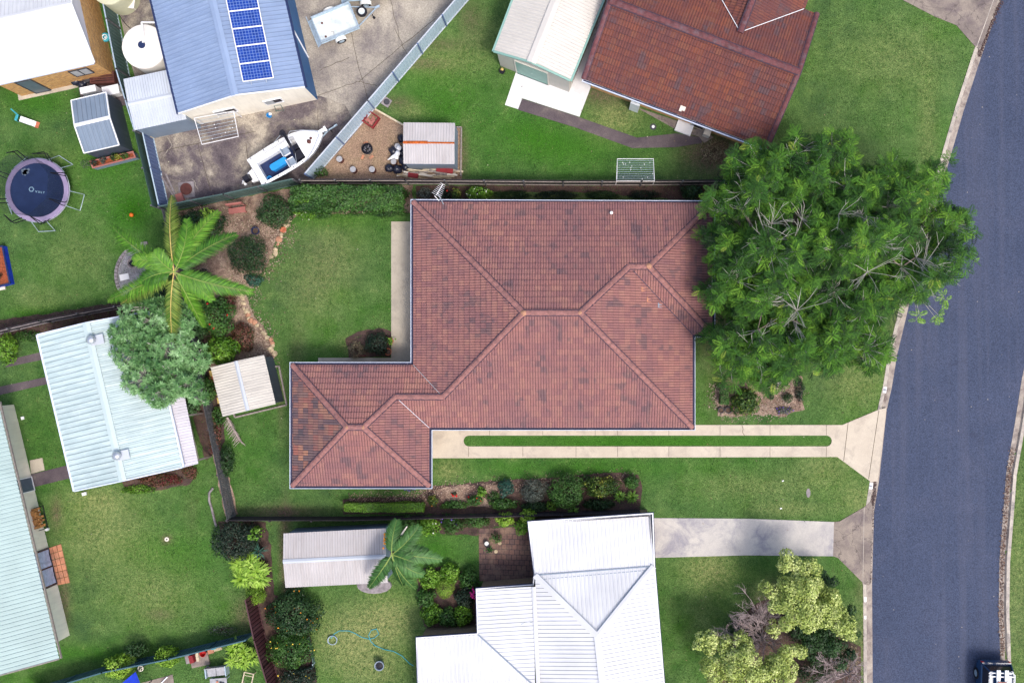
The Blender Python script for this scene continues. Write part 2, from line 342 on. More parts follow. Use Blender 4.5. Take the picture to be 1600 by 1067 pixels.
# ground surfaces
def m_grass():
    m, t, b = nodes('grass'); co = wpos(t); at = N(t, 'Attribute', attribute_name='zone'); sp = N(t, 'SeparateColor'); L(t, at.outputs['Color'], sp.inputs[0])
    big = noise_n(t, co, 0.16, 4, 0.6); mid = noise_n(t, co, 0.9, 5, 0.65); sm = noise_n(t, co, 4.5, 4, 0.7); fine = noise_n(t, co, 17, 3, 0.75)
    c = mix(t, ramp(t, big, [(0.35, 0.0), (0.65, 1.0)]), (0.046, 0.100, 0.034), (0.048, 0.135, 0.018))
    c = mix(t, ramp(t, mid, [(0.35, 0.0), (0.66, 0.95)]), c, (0.098, 0.180, 0.050))
    c = mix(t, sp.outputs[1], c, (0.038, 0.145, 0.009))
    dm = math_n(t, 'MULTIPLY', sp.outputs[0], ramp(t, sm, [(0.28, 0.1), (0.62, 1.0)])); c = mix(t, dm, c, (0.27, 0.28, 0.11))
    d2 = math_n(t, 'MULTIPLY', ramp(t, mid, [(0.60, 0.0), (0.76, 1.0)]), ramp(t, sm, [(0.42, 0.0), (0.68, 0.85)])); c = mix(t, d2, c, (0.21, 0.24, 0.09))
    bm = math_n(t, 'MULTIPLY', sp.outputs[2], ramp(t, sm, [(0.25, 0.25), (0.55, 1.0)])); c = mix(t, bm, c, (0.15, 0.10, 0.075))
    c = mix(t, 0.9, c, ramp(t, fine, [(0.30, 0.30), (0.52, 0.95), (0.72, 1.75)]), 'MULTIPLY')
    c = mix(t, 0.5, c, ramp(t, sm, [(0.3, 0.65), (0.7, 1.3)]), 'MULTIPLY')
    L(t, c, b.inputs['Base Color']); b.inputs['Roughness'].default_value = 0.9; b.inputs['Specular IOR Level'].default_value = 0.1
    h = math_n(t, 'ADD', fine, sm); bump(t, b, h, 0.55, 0.05)
m_grass()
def m_ground(name, stops, scale, fine=30, fine_amt=0.5, spots=None, sscale=2.0, b_=0.3, cracks=None, spot_amt=0.7):
    m, t, b = nodes(name); co = wpos(t)
    c = ramp(t, noise_n(t, co, scale, 6, 0.65, 0.3), stops)
    if spots: c = mix(t, math_n(t, 'MULTIPLY', ramp(t, noise_n(t, co, sscale, 6, 0.7, 0.5), [(0.5, 0.0), (0.66, 1.0)]), spot_amt), c, spots)
    if cracks:
        v = N(t, 'TexVoronoi', feature='DISTANCE_TO_EDGE'); v.inputs['Scale'].default_value = cracks
        dv = N(t, 'VectorMath', operation='ADD'); nn = N(t, 'TexNoise'); nn.inputs['Scale'].default_value = 2.0; L(t, co, nn.inputs['Vector'])
        L(t, co, dv.inputs[0]); L(t, nn.outputs[1], dv.inputs[1]); L(t, dv.outputs[0], v.inputs['Vector'])
        c = mix(t, ramp(t, v.outputs[0], [(0.004, 0.55), (0.012, 0.0)]), c, (0.06, 0.05, 0.05))
    f = noise_n(t, co, fine, 3, 0.7); c = mix(t, fine_amt, c, ramp(t, f, [(0.3, 0.4), (0.7, 1.35)]), 'MULTIPLY')
    L(t, c, b.inputs['Base Color']); b.inputs['Roughness'].default_value = 0.9; b.inputs['Specular IOR Level'].default_value = 0.2
    bump(t, b, f, b_, 0.02); return m
m_ground('asphalt', [(0.3, (0.051, 0.066, 0.115)), (0.7, (0.062, 0.078, 0.132))], 0.25, 14, 0.8, (0.082, 0.092, 0.145), 0.4, 0.5, None, 0.35)
def lanes():
    m = MATS['asphalt']; t = m.node_tree; b = t.nodes['Principled BSDF']; src = b.inputs['Base Color'].links[0].from_socket; co = wpos(t); mp = N(t, 'Mapping'); L(t, co, mp.inputs[0]); mp.inputs['Scale'].default_value = (1.3, 0.05, 1); mp.inputs['Rotation'].default_value = (0, 0, R(7))
    a = noise_n(t, mp.outputs[0], 1.0, 4, 0.6); c = mix(t, ramp(t, a, [(0.5, 0.0), (0.7, 0.35)]), src, (0.10, 0.105, 0.15)); p = noise_n(t, co, 0.9, 5, 0.7); c = mix(t, ramp(t, p, [(0.62, 0.0), (0.75, 0.5)]), c, (0.035, 0.04, 0.07))
    v = N(t, 'TexVoronoi'); v.inputs['Scale'].default_value = 1.1; L(t, co, v.inputs['Vector']); c = mix(t, ramp(t, v.outputs[0], [(0.03, 0.8), (0.045, 0.0)]), c, (0.28, 0.26, 0.24)); L(t, c, b.inputs['Base Color'])
lanes()
m_ground('gutter_conc', [(0.3, (0.22, 0.18, 0.17)), (0.5, (0.36, 0.31, 0.27)), (0.7, (0.46, 0.40, 0.34))], 1.6, 30, 0.5, (0.09, 0.06, 0.06), 1.2)
m_ground('kerb_conc', [(0.3, (0.34, 0.30, 0.27)), (0.7, (0.58, 0.52, 0.44))], 1.5, 30, 0.4, (0.13, 0.12, 0.13), 1.6)
m_ground('conc_cream', [(0.3, (0.50, 0.43, 0.35)), (0.7, (0.60, 0.53, 0.43))], 0.7, 30, 0.35, (0.40, 0.345, 0.29), 1.3, 0.1)
m_ground('conc_patio', [(0.3, (0.40, 0.35, 0.28)), (0.7, (0.52, 0.46, 0.37))], 0.6, 35, 0.25, (0.34, 0.30, 0.25), 1.5, 0.1)
m_ground('conc_white', [(0.3, (0.66, 0.65, 0.66)), (0.7, (0.72, 0.71, 0.72))], 0.9, 35, 0.12, (0.6, 0.6, 0.61), 1.5, 0.1)
m_ground('conc_yard', [(0.34, (0.17, 0.15, 0.15)), (0.44, (0.30, 0.265, 0.23)), (0.54, (0.42, 0.375, 0.31)), (0.64, (0.54, 0.48, 0.40))], 0.20, 14, 0.6, (0.13, 0.11, 0.125), 0.5, 0.15, None, 0.6)
m_ground('conc_dark', [(0.36, (0.085, 0.070, 0.082)), (0.46, (0.15, 0.125, 0.130)), (0.54, (0.26, 0.225, 0.19)), (0.62, (0.42, 0.37, 0.30))], 0.45, 14, 0.7, (0.065, 0.05, 0.065), 0.8, 0.15, None, 0.6)
m_ground('conc_stained', [(0.3, (0.36, 0.34, 0.35)), (0.5, (0.50, 0.47, 0.44)), (0.7, (0.58, 0.54, 0.49))], 0.5, 25, 0.3, (0.24, 0.23, 0.28), 0.55, 0.15, None, 0.8)
m_ground('conc_old', [(0.3, (0.17, 0.14, 0.13)), (0.6, (0.31, 0.26, 0.22)), (0.8, (0.38, 0.31, 0.24))], 0.8, 25, 0.45, (0.14, 0.11, 0.12), 0.9, 0.2, 0.5)
m_ground('path_dark', [(0.3, (0.065, 0.05, 0.065)), (0.55, (0.13, 0.105, 0.11)), (0.75, (0.26, 0.22, 0.18))], 0.45, 25, 0.5)
m_ground('gravel', [(0.3, (0.26, 0.17, 0.12)), (0.7, (0.36, 0.25, 0.17))], 1.2, 16, 1.0, (0.30, 0.22, 0.13), 1.0, 0.8)
m_ground('gravel_grey', [(0.3, (0.18, 0.18, 0.20)), (0.7, (0.32, 0.31, 0.33))], 1.2, 18, 1.0, (0.2, 0.2, 0.2), 1.0, 0.8)
m_ground('mulch', [(0.3, (0.16, 0.10, 0.08)), (0.5, (0.30, 0.21, 0.16)), (0.7, (0.44, 0.33, 0.26))], 1.3, 20, 1.0, (0.09, 0.05, 0.045), 1.1, 0.9)
m_ground('mulch_dark', [(0.3, (0.045, 0.03, 0.03)), (0.7, (0.12, 0.075, 0.062))], 1.3, 20, 0.9, (0.13, 0.08, 0.055), 1.4, 0.7)
def m_paver(name, c1, c2, mort, w_, h_, k=0.5):
    m, t, b = nodes(name); co = wpos(t); mp = N(t, 'Mapping'); L(t, co, mp.inputs[0]); mp.inputs['Rotation'].default_value = (0, 0, R(2)); br = N(t, 'TexBrick', offset=k)
    L(t, mp.outputs[0], br.inputs['Vector']); br.inputs['Scale'].default_value = 1; br.inputs['Brick Width'].default_value = w_; br.inputs['Row Height'].default_value = h_; br.inputs['Mortar Size'].default_value = 0.018
    br.inputs['Color1'].default_value = (*c1, 1); br.inputs['Color2'].default_value = (*c2, 1); br.inputs['Mortar'].default_value = (*mort, 1)
    c = mix(t, ramp(t, noise_n(t, co, 0.7, 5, 0.7), [(0.45, 0.0), (0.7, 0.7)]), br.outputs[0], (0.30, 0.20, 0.14)); c = mix(t, 0.5, c, ramp(t, noise_n(t, co, 12, 4, 0.7), [(0.3, 0.5), (0.7, 1.3)]), 'MULTIPLY')
    L(t, c, b.inputs['Base Color']); b.inputs['Roughness'].default_value = 0.9; bump(t, b, br.outputs['Fac'], -0.3, 0.01)
m_paver('paver_brown', (0.15, 0.08, 0.065), (0.11, 0.065, 0.06), (0.03, 0.025, 0.03), 0.31, 0.31)
M = MATS
# ---------------------------------------------------------------- ground, road, kerbs, paths
def interp(y, pts):                                   # pts (x,y) px sorted by y -> x
    ys = [p[1] for p in pts]; xs = [p[0] for p in pts]; return np.interp(y, ys, xs)
RL = [(1582, -60), (1564, 0), (1535, 85), (1507, 171), (1488, 236), (1474, 285), (1450, 370), (1422, 472), (1402, 556), (1394, 605), (1386, 640), (1374, 750), (1366, 800), (1363, 912), (1364, 1067), (1367, 1130)]
RR = [(1815, -60), (1790, 20), (1745, 150), (1700, 280), (1655, 410), (1622, 500), (1599, 590), (1588, 660), (1574, 740), (1569.5, 801), (1563.5, 878), (1562.5, 955), (1565, 1031), (1570, 1130)]
def build_ground():
    xs = np.concatenate([[-220, -120, -70, -48], np.arange(-38, 30.1, 0.28), [36, 50, 80, 140, 220]])
    ys = np.concatenate([[-220, -120, -60, -30], np.arange(-22.4, 24, 0.28), [30, 60, 120, 220]])
    X, Y = np.meshgrid(xs, ys); nx, ny = len(xs), len(ys)
    PX = X * S + NX; PY = -Y * S + NY
    Z = 0.012 * np.sin(X * 1.3 + Y * 0.7) * np.cos(Y * 1.1)
    xl = interp(PY, RL); xr = interp(PY, RR)
    Z = np.where((PX > xl - 9) & (PX < xr + 9), -0.3, Z)
    dry = np.zeros_like(X); lush = np.zeros_like(X); dirt = np.zeros_like(X)
    def g(cx, cy, rx, ry=None, a=1.0):
        ry = ry or rx; return a * np.exp(-(((PX - cx) / rx) ** 2 + ((PY - cy) / ry) ** 2))
    for q in [(545, 1000, 60, 50, .9), (610, 965, 45, 40, .8), (590, 1050, 50, 30, .5), (160, 830, 70, 60, .6), (240, 930, 70, 50, .45), (690, 95, 60, 25, .5), (520, 400, 45, 60, .35), (480, 460, 40, 50, .3),
              (1110, 890, 45, 30, .9), (1100, 960, 25, 40, .3), (1400, 90, 90, 60, .35), (1340, 600, 50, 40, .5), (1290, 730, 50, 30, .5), (1350, 780, 40, 25, .6), (1180, 760, 90, 20, .4), (960, 185, 40, 30, .8), (760, 60, 40, 40, .3), (700, 735, 25, 18, .7),
              (70, 60, 10, 10, 0), (120, 400, 50, 40, .25), (60, 470, 50, 20, .3), (1590, 900, 20, 200, .5), (1450, 200, 15, 90, .4), (1360, 1000, 16, 120, .6), (555, 540, 25, 14, .7), (150, 780, 40, 20, .5), (870, 120, 12, 12, .5), (640, 175, 25, 14, .6), (1320, 540, 40, 30, .3), (1230, 795, 60, 12, .5), (100, 245, 50, 20, .2), (850, 40, 25, 50, .2), (1085, 230, 20, 20, .6)]: dry += g(*q)
    for q in [(160, 250, 50, 40, .8), (205, 330, 40, 40, 1), (60, 160, 60, 25, .7), (30, 120, 30, 30, .5), (690, 150, 70, 80, .6), (900, 230, 120, 40, .7), (820, 200, 60, 40, .5), (520, 345, 80, 14, .7), (530, 460, 16, 12, .6), (1050, 860, 30, 10, .3), (1150, 900, 70, 30, .5), (1010, 690, 300, 9, .9), (900, 730, 220, 18, .6), (60, 490, 60, 10, .9), (400, 700, 40, 30, .4), (680, 860, 50, 30, .6), (300, 870, 60, 60, .4), (230, 860, 60, 30, .5), (60, 690, 30, 80, .4), (1560, 1060, 1, 1, 0), (1200, 110, 40, 80, .2), (620, 930, 50, 20, .4), (100, 1020, 120, 14, .7), (1395, 620, 10, 40, .3), (1340, 500, 50, 40, .4)]: lush += g(*q)
    for q in [(1120, 240, 45, 26, 1.2), (1100, 200, 25, 12, .8), (955, 150, 35, 16, .6), (925, 145, 20, 14, .5), (385, 960, 22, 30, .7), (500, 420, 60, 60, .16), (385, 740, 8, 60, .0), (100, 940, 9, 40, .8), (88, 800, 8, 24, .8), (735, 30, 20, 30, .5), (660, 100, 40, 8, .6), (690, 70, 40, 10, .5), (620, 160, 25, 10, .6), (725, 240, 5, 45, .9), (445, 860, 8, 70, .9), (440, 800, 60, 10, .8), (260, 842, 8, 7, .9), (900, 305, 250, 6, .5), (1115, 520, 30, 60, .35), (1240, 300, 150, 90, .35), (1300, 420, 90, 90, .3), (1124, 470, 20, 160, .5), (115, 690, 6, 60, .3), (1400, 520, 12, 60, .4), (250, 960, 20, 8, .5), (465, 545, 12, 40, .3), (12, 540, 12, 20, .6), (300, 800, 10, 60, .2), (440, 620, 5, 60, .5), (1345, 920, 10, 20, .3), (1250, 1010, 90, 60, 1), (1220, 930, 50, 30, .6), (450, 900, 8, 60, .6)]: dirt += g(*q)
    v = np.stack([X, Y, Z], -1).reshape(-1, 3).astype(np.float32)
    me = bpy.data.meshes.new('ground'); nq = (nx - 1) * (ny - 1); me.vertices.add(nx * ny); me.vertices.foreach_set('co', v.ravel())
    i = np.arange(nx * ny).reshape(ny, nx); f = np.stack([i[:-1, :-1], i[:-1, 1:], i[1:, 1:], i[1:, :-1]], -1).reshape(-1, 4)
    me.loops.add(nq * 4); me.loops.foreach_set('vertex_index', f.ravel().astype(np.int32)); me.polygons.add(nq); me.polygons.foreach_set('loop_start', np.arange(0, nq * 4, 4, dtype=np.int32)); me.update(calc_edges=True)
    ca = me.color_attributes.new('zone', 'FLOAT_COLOR', 'POINT')
    ca.data.foreach_set('color', np.clip(np.stack([dry, lush, dirt, np.ones_like(dry)], -1), 0, 1).reshape(-1).astype(np.float32))
    me.materials.append(M['grass']); me.polygons.foreach_set('use_smooth', np.ones(nq, bool))
    o = bpy.data.objects.new('ground', me); C.objects.link(o); tag(o, kind='structure', label='green lawns with dry and bare patches', cat='lawn')
build_ground()
def slab(name, pts, z, mat, label=None, base=-0.2, kind='structure', zpix=0.0):
    p = GP(pts, zpix); b = MB().prism(p, base, z, bottom=False); o = b.build(name, M[mat]); return tag(o, label, kind=kind) if label else tag(o, kind=kind)
def sweep(name, path, prof, mat, kind='structure', parent=None, step=None):
    P_ = [Vector(G(*p)) for p in path]
    vs = []; fs = []; k = len(prof)
    for i, p in enumerate(P_):
        t = (P_[min(i + 1, len(P_) - 1)] - P_[max(i - 1, 0)]).normalized(); n = Vector((-t.y, t.x))
        for d, z in prof: q = p + n * d; vs.append((q.x, q.y, z))
    for i in range(len(P_) - 1):
        for j in range(k - 1):
            a = i * k + j; fs.append((a, a + 1, a + k + 1, a + k))
    o = MB().add(vs, fs).build(name, M[mat], parent); return tag(o, kind=kind) if kind else o
def dense(pts, step=20):
    out = []
    for a, b in zip(pts[:-1], pts[1:]):
        n = max(1, int(math.dist(a, b) / step)); out += [(a[0] + (b[0] - a[0]) * i / n, a[1] + (b[1] - a[1]) * i / n) for i in range(n)]
    return out + [pts[-1]]
road_poly = RL + RR[::-1]
slab('road', road_poly, -0.12, 'asphalt', base=-0.35)
RLd, RRd = dense(RL), dense(RR)
# walking down the picture, the left normal points to +x (the road) ; distances in metres from the road edge
sweep('kerb', RLd, [(-0.56, -0.2), (-0.56, 0.02), (-0.36, 0.02)], 'kerb_conc')
sweep('kerb', RRd, [(0.56, -0.2), (0.56, 0.02), (0.36, 0.02)], 'kerb_conc')
sweep('gutter', RLd, [(-0.36, 0.02), (-0.28, -0.10), (0.02, -0.112), (0.03, -0.2)], 'gutter_conc')
sweep('gutter', RRd, [(0.36, 0.02), (0.28, -0.10), (-0.02, -0.112), (-0.03, -0.2)], 'gutter_conc')
def arc(cx, cy, r, a0, a1, n=10): return [(cx + r * math.cos(R(a0 + (a1 - a0) * i / n)), cy - r * math.sin(R(a0 + (a1 - a0) * i / n))) for i in range(n + 1)]
# our driveway: slab round a grass island
def driveway():
    out = [(671, 663.8), (1315.8, 663.8), (1375, 639), (1385, 637), (1379, 690), (1371, 752), (1360, 752), (1308, 713.6), (671, 715.6)]
    isl = [(733, 680.2)] + [(1291, 680.2)] + arc(1291, 688.7, 8.5, 90, -90)[1:-1] + [(1291, 697.2), (733, 697.2)] + arc(733, 688.7, 8.5, 270, 90)[1:-1]
    bm = bmesh.new()
    def loop(pp):
        vs = [bm.verts.new((*G(*p), 0.03)) for p in pp]; return [bm.edges.new((vs[i], vs[(i + 1) % len(vs)])) for i in range(len(vs))]
    es = loop(out) + loop(isl); bmesh.ops.triangle_fill(bm, edges=es, use_beauty=True)
    ext = bmesh.ops.extrude_face_region(bm, geom=bm.faces[:]); 
    for v in [g for g in ext['geom'] if isinstance(g, bmesh.types.BMVert)]: v.co.z = -0.18
    bmesh.ops.recalc_face_normals(bm, faces=bm.faces); me = bpy.data.meshes.new('driveway'); bm.to_mesh(me); bm.free()
    o = link_mesh('driveway', me, M['conc_cream']); tag(o, kind='structure', label='cream concrete driveway of two wheel strips')
    j = MB()
    for x in (765, 848, 930, 965, 1045, 1125, 1203, 1291): j.box((*G(x, 672), 0.031), (0.02, 0.60, 0.004))
    for x in (732, 817, 900, 965, 1045, 1125, 1203, 1291): j.box((*G(x, 705.5), 0.031), (0.02, 0.60, 0.004))
    j.bar((*G(1325, 660), .031), (*G(1318, 720), .031), 0.03, 0.004); j.bar((*G(1373, 641), .031), (*G(1357, 748), .031), 0.03, 0.004)
    for a, b in zip([(1159, 664), (1161, 670), (1160, 675), (1163, 680)][:-1], [(1159, 664), (1161, 670), (1160, 675), (1163, 680)][1:]): j.bar((*G(*a), .031), (*G(*b), .031), 0.03, 0.004)
    tag(j.build('joint', M['stem']), kind='structure')
driveway()
slab('driveway', [(1019, 809), (1100, 809.5), (1170, 810), (1303, 815), (1301.5, 868.5), (1167, 867), (1019, 871)], 0.028, 'conc_stained', 'pale stained concrete driveway beside white roofed house')
slab('driveway', [(1303, 815), (1312, 814), (1350, 792), (1361, 782), (1363.5, 795), (1359.5, 905), (1358, 914), (1350, 912), (1309, 871), (1301.5, 868.5)], 0.030, 'conc_old', 'cracked brown driveway apron at the kerb')
slab('driveway', [(1395, -30), (1411, 1), (1461, 27), (1494, 40), (1524, 74), (1531, 79), (1542, 50), (1556, 8), (1570, -30)], 0.030, 'conc_old', 'grey driveway apron at top right')
j = MB(); j.bar((*G(1525, 76), .033), (*G(1556, -10), .033), 0.05, 0.006); j.bar((*G(1350, 792), .033), (*G(1348, 912), .033), 0.03, 0.006); tag(j.build('joint', M['kerb_conc']), kind='structure')
slab('patio', [(611.5, 346.5), (660, 346.5), (660, 590), (497.5, 590), (497.5, 559), (611.5, 559)], 0.05, 'conc_patio', 'beige concrete patio path beside tiled house')
slab('yard', [(160, -40), (182, 0), (205, 100), (238, 215), (262, 330), (350, 312), (470, 287), (497, 275), (575, 178), (735, -2), (765, -40)], 0.02, 'conc_yard', 'stained concrete yard behind blue roofed shed')
j = MB()
for a, b in [((498, 150), (560, 128)), ((560, 128), (680, 30)), ((497, 172), (500, 270)), ((545, 40), (575, 160)), ((610, 0), (625, 60)), ((310, 225), (330, 300)), ((240, 240), (400, 205)), ((560, 128), (590, 135)), ((385, 225), (395, 290)), ((617, 45), (640, 95)), ((500, 110), (545, 90))]:
    q = [(a[0] + (b[0] - a[0]) * i / 7 + random.uniform(-1, 1), a[1] + (b[1] - a[1]) * i / 7 + random.uniform(-1, 1)) for i in range(8)]
    for c, d in zip(q[:-1], q[1:]): j.bar((*G(*c), .025), (*G(*d), .025), 0.025, 0.004)
tag(j.build('joint', M['stem']), kind='structure')
slab('yard', [(222, 150), (238, 215), (262, 328), (350, 310), (470, 285.5), (497, 273), (560, 203), (540, 165), (500, 150), (400, 160), (300, 190)], 0.024, 'conc_dark', 'darker stained concrete around the boat')
slab('yard', [(184, 0), (205, 100), (225, 130), (262, 110), (240, 0)], 0.024, 'conc_dark')
# pale concrete spill marks poured on the yard
j = MB(); m_ = random.Random(5)
for (x0, y0, a0, ln) in [(500, 125, 20, 40), (510, 140, 5, 30), (530, 150, 60, 30), (545, 118, 80, 26), (505, 118, 150, 18), (262, 215, -75, 40), (255, 290, -60, 34), (300, 280, -70, 26), (250, 250, -85, 50), (540, 145, -80, 35), (600, 112, -50, 14), (390, 215, -80, 12)]:
    pts = []; x, y, a = x0, y0, a0
    for i in range(int(ln / 4)): pts.append((x, y)); a += m_.uniform(-35, 35); x += 4 * math.cos(R(a)); y -= 4 * math.sin(R(a))
    for c, d in zip(pts[:-1], pts[1:]): j.bar((*G(*c), .0255), (*G(*d), .0255), m_.uniform(.02, .05), 0.005)
tag(j.build('spill_marks', M['conc_yard']), kind='structure')
slab('gravel_bed', [(585, 170), (631, 196), (722, 198), (722, 282), (700, 287), (490, 283)], 0.018, 'gravel', 'brown pebble bed')
slab('path', [(789, 164.5), (809.6, 171), (816, 154), (905.5, 183), (925, 131.5), (968, 0), (975, -30), (830, -30), (815, 60), (806, 114)], 0.03, 'conc_white', 'white concrete slab round cream shed')
slab('path', [(816, 155), (860, 169), (904.5, 183.5), (995.5, 215.5), (1056, 209), (1095, 215), (1097, 224), (1056, 230.5), (988, 231.8), (900, 200), (809.6, 172)], 0.025, 'path_dark', 'dark mossy concrete path')
slab('path', [(988, 165), (1000, 170), (1060, 190), (1062, 200), (1100, 203), (1115, 215), (1100, 224), (1092, 214), (1060, 205)], 0.034, 'conc_old')
slab('path', [(9, 574), (15, 562), (64, 550), (66, 562)], 0.02, 'path_dark'); slab('path', [(-10, 607), (0, 604), (72, 589), (74, 600), (0, 617), (-10, 620)], 0.02, 'path_dark')
slab('path', [(47, 741), (112, 725), (117, 745), (52, 761)], 0.02, 'path_dark', 'dark slate stepping path to pale green shed'); slab('path', [(46.5, 719), (66.5, 715), (70, 734), (49, 740)], 0.025, 'conc_patio')
slab('path', [(119, 118), (192, 108), (200, 165), (150, 168), (126, 152)], 0.02, 'path_dark')
slab('path', [(30, 157.5), (110, 140), (122, 137), (120, 128), (28, 146)], 0.05, 'conc_patio')
slab('paver_patio', [(748, 826), (832, 821), (835, 912), (749, 907)], 0.03, 'paver_brown', 'brown square paver patio beside white roof')
# garden beds
def blob_poly(pts, amp=2.0, n=3, seed=0):
    r_ = random.Random(seed); out = []
    for i in range(len(pts)):
        a, b = pts[i], pts[(i + 1) % len(pts)]; k = max(1, int(math.dist(a, b) / 7))
        for j_ in range(k): out.append((a[0] + (b[0] - a[0]) * j_ / k + r_.uniform(-amp, amp), a[1] + (b[1] - a[1]) * j_ / k + r_.uniform(-amp, amp)))
    return out
slab('garden_bed', blob_poly([(262, 335), (330, 318), (465, 292), (645, 290), (645, 332), (470, 335), (455, 345), (432, 375), (420, 410), (400, 440), (385, 462), (395, 490), (410, 510), (428, 540), (430, 560), (400, 570), (340, 590), (330, 600), (345, 700), (365, 770), (372, 803), (352, 805), (300, 560), (270, 430)], 1.5), 0.025, 'mulch', 'pink bark mulch bed under the palm')
slab('garden_bed', blob_poly([(255, 470), (305, 470), (345, 640), (352, 690), (322, 720), (300, 640), (290, 560)], 1.5, seed=2), 0.03, 'mulch_dark')
slab('garden_bed', blob_poly([(536, 780), (575, 777), (650, 776), (675, 760), (745, 753), (790, 750), (850, 748), (900, 742), (960, 738), (998, 742), (1004, 760), (1000, 798), (850, 803), (536, 803)], 1.2, seed=3), 0.025, 'mulch_dark', 'dark mulch bed along south fence')
slab('garden_bed', blob_poly([(682, 768), (700, 760), (745, 756), (785, 757), (786, 775), (770, 790), (700, 795)], 2, seed=4), 0.035, 'mulch')
slab('garden_bed', blob_poly([(610, 806), (840, 804), (838, 822), (775, 822), (745, 836), (690, 835), (620, 812)], 1.5, seed=8), 0.025, 'mulch_dark')
slab('garden_bed', blob_poly([(1117, 605), (1130, 590), (1252, 585), (1256, 640), (1225, 650), (1180, 646), (1150, 650), (1122, 648)], 2, seed=5), 0.025, 'mulch', 'pale bark mulch bed beneath the big tree')
slab('garden_bed', blob_poly([(190, 752), (300, 728), (307, 738), (296, 756), (240, 768), (200, 770)], 1.5, seed=6), 0.02, 'mulch_dark')
slab('garden_bed', blob_poly([(540, 530), (560, 518), (600, 512), (611, 518), (611, 558), (545, 558)], 1.5, seed=7), 0.02, 'mulch_dark')
slab('garden_bed', arc(1208, 985, 50, 200, 40, 14) + [(1300, 990), (1345, 1010), (1345, 1085), (1100, 1085), (1110, 1040)], 0.02, 'mulch_dark', 'round dark mulch bed below yellow green trees')
slab('garden_bed', blob_poly([(0, 500), (60, 492), (200, 470), (250, 465), (255, 480), (180, 495), (60, 525), (0, 530)], 1.5, seed=9), 0.02, 'mulch_dark')
slab('garden_bed', blob_poly([(340, 815), (415, 815), (424, 860), (428, 930), (480, 945), (486, 1010), (496, 1067), (440, 1080), (408, 990), (398, 950), (380, 900), (350, 860)], 2, seed=10), 0.02, 'mulch_dark')
slab('garden_bed', blob_poly([(655, 890), (700, 882), (745, 900), (746, 985), (700, 985), (665, 978), (652, 930)], 2, seed=12), 0.02, 'mulch_dark')
slab('garden_bed', arc(232, 430, 52, 95, 222, 16) + [(232, 430)], 0.03, 'gravel_grey', 'grey gravel half circle under palm fronds')
slab('garden_bed', blob_poly([(650, 290), (1125, 290), (1130, 313), (1060, 312), (900, 300), (760, 300), (760, 318), (650, 318)], 1.0, seed=13), 0.02, 'mulch_dark')  # dark mulch also stands in for house and tree shade on this strip
# ---------------------------------------------------------------- roofs and walls
def plane3(a, b, c):
    A = np.array([[a[0], a[1], 1], [b[0], b[1], 1], [c[0], c[1], 1]], float); return np.linalg.solve(A, np.array([a[2], b[2], c[2]], float))
TILE = dict(kind='tile', pitch=0.15, course=0.32, h=0.045, lift=0.05)
def RIB(sp=0.20, h=0.03): return dict(kind='rib', sp=sp, h=h * 1.2)
def roof_plane(name, polys, pl, udir, prof, mat, parent):
    ud = Vector(udir).normalized(); wd = Vector((-ud.y, ud.x))
    if pl[0] * wd.x + pl[1] * wd.y < 0: ud = -ud; wd = -wd
    V, F, UV = [], [], []
    for poly in polys:
        q = ccw([(Vector(p).dot(ud), Vector(p).dot(wd)) for p in poly]); u0, u1 = min(p[0] for p in q), max(p[0] for p in q); w0, w1 = min(p[1] for p in q), max(p[1] for p in q)
        if prof['kind'] == 'tile':
            pt = prof['pitch']; s_ = [(0, 0), (0.14, .72), (0.5, 1), (0.86, .72)]
            us = [((k + a) * pt, h * prof['h']) for k in range(math.floor(u0 / pt) - 1, math.ceil(u1 / pt) + 1) for a, h in s_]
            cs = prof['course']; ws = []
            for k in range(math.floor(w0 / cs) - 1, math.ceil(w1 / cs) + 1): ws += [(k * cs + 0.001, prof['lift']), ((k + 1) * cs, 0.0)]
        else:
            sp = prof['sp']; s_ = [(0, 0), (0.66, 0), (0.70, 1), (0.94, 1)]
            us = [((k + a) * sp, h * prof['h']) for k in range(math.floor(u0 / sp) - 1, math.ceil(u1 / sp) + 1) for a, h in s_]; ws = [(w0 - .1, 0), (w1 + .1, 0)]
        bm = bmesh.new(); g = [[bm.verts.new((u, w_, hu + hw)) for u, hu in us] for w_, hw in ws]
        for i in range(len(ws) - 1):
            for j_ in range(len(us) - 1): bm.faces.new((g[i][j_], g[i][j_ + 1], g[i + 1][j_ + 1], g[i + 1][j_]))
        n = len(q)
        for i in range(n):
            a, b = Vector((*q[i], 0)), Vector((*q[(i + 1) % n], 0)); e = b - a
            if e.length < 1e-4: continue
            bmesh.ops.bisect_plane(bm, geom=bm.verts[:] + bm.edges[:] + bm.faces[:], plane_co=a, plane_no=Vector((e.y, -e.x, 0)).normalized(), clear_outer=True, dist=1e-5)
        bm.verts.index_update(); base = len(V)
        for v in bm.verts:
            xy = ud * v.co.x + wd * v.co.y; V.append((xy.x, xy.y, pl[0] * xy.x + pl[1] * xy.y + pl[2] + v.co.z)); UV.append((v.co.x, v.co.y))
        for f in bm.faces: F.append([base + v.index for v in f.verts])
        bm.free()
    me = bpy.data.meshes.new(name); me.from_pydata(V, [], F); uvl = me.uv_layers.new(name='UVMap'); vi = np.zeros(len(me.loops), np.int32); me.loops.foreach_get('vertex_index', vi)
    uva = np.array(UV, np.float32)[vi]
    if prof['kind'] == 'tile': uva = uva / np.array([0.30, prof['course']], np.float32)
    uvl.data.foreach_set('uv', uva.ravel()); return link_mesh(name, me, M[mat], parent)
def eave_plane(p, q, zE, pitch, inside):
    p, q = Vector(p), Vector(q); t = (q - p).normalized(); n = Vector((-t.y, t.x))
    if (Vector(inside) - p).dot(n) < 0: n = -n
    k = math.tan(pitch); return (n.x * k, n.y * k, zE - k * n.dot(p)), t
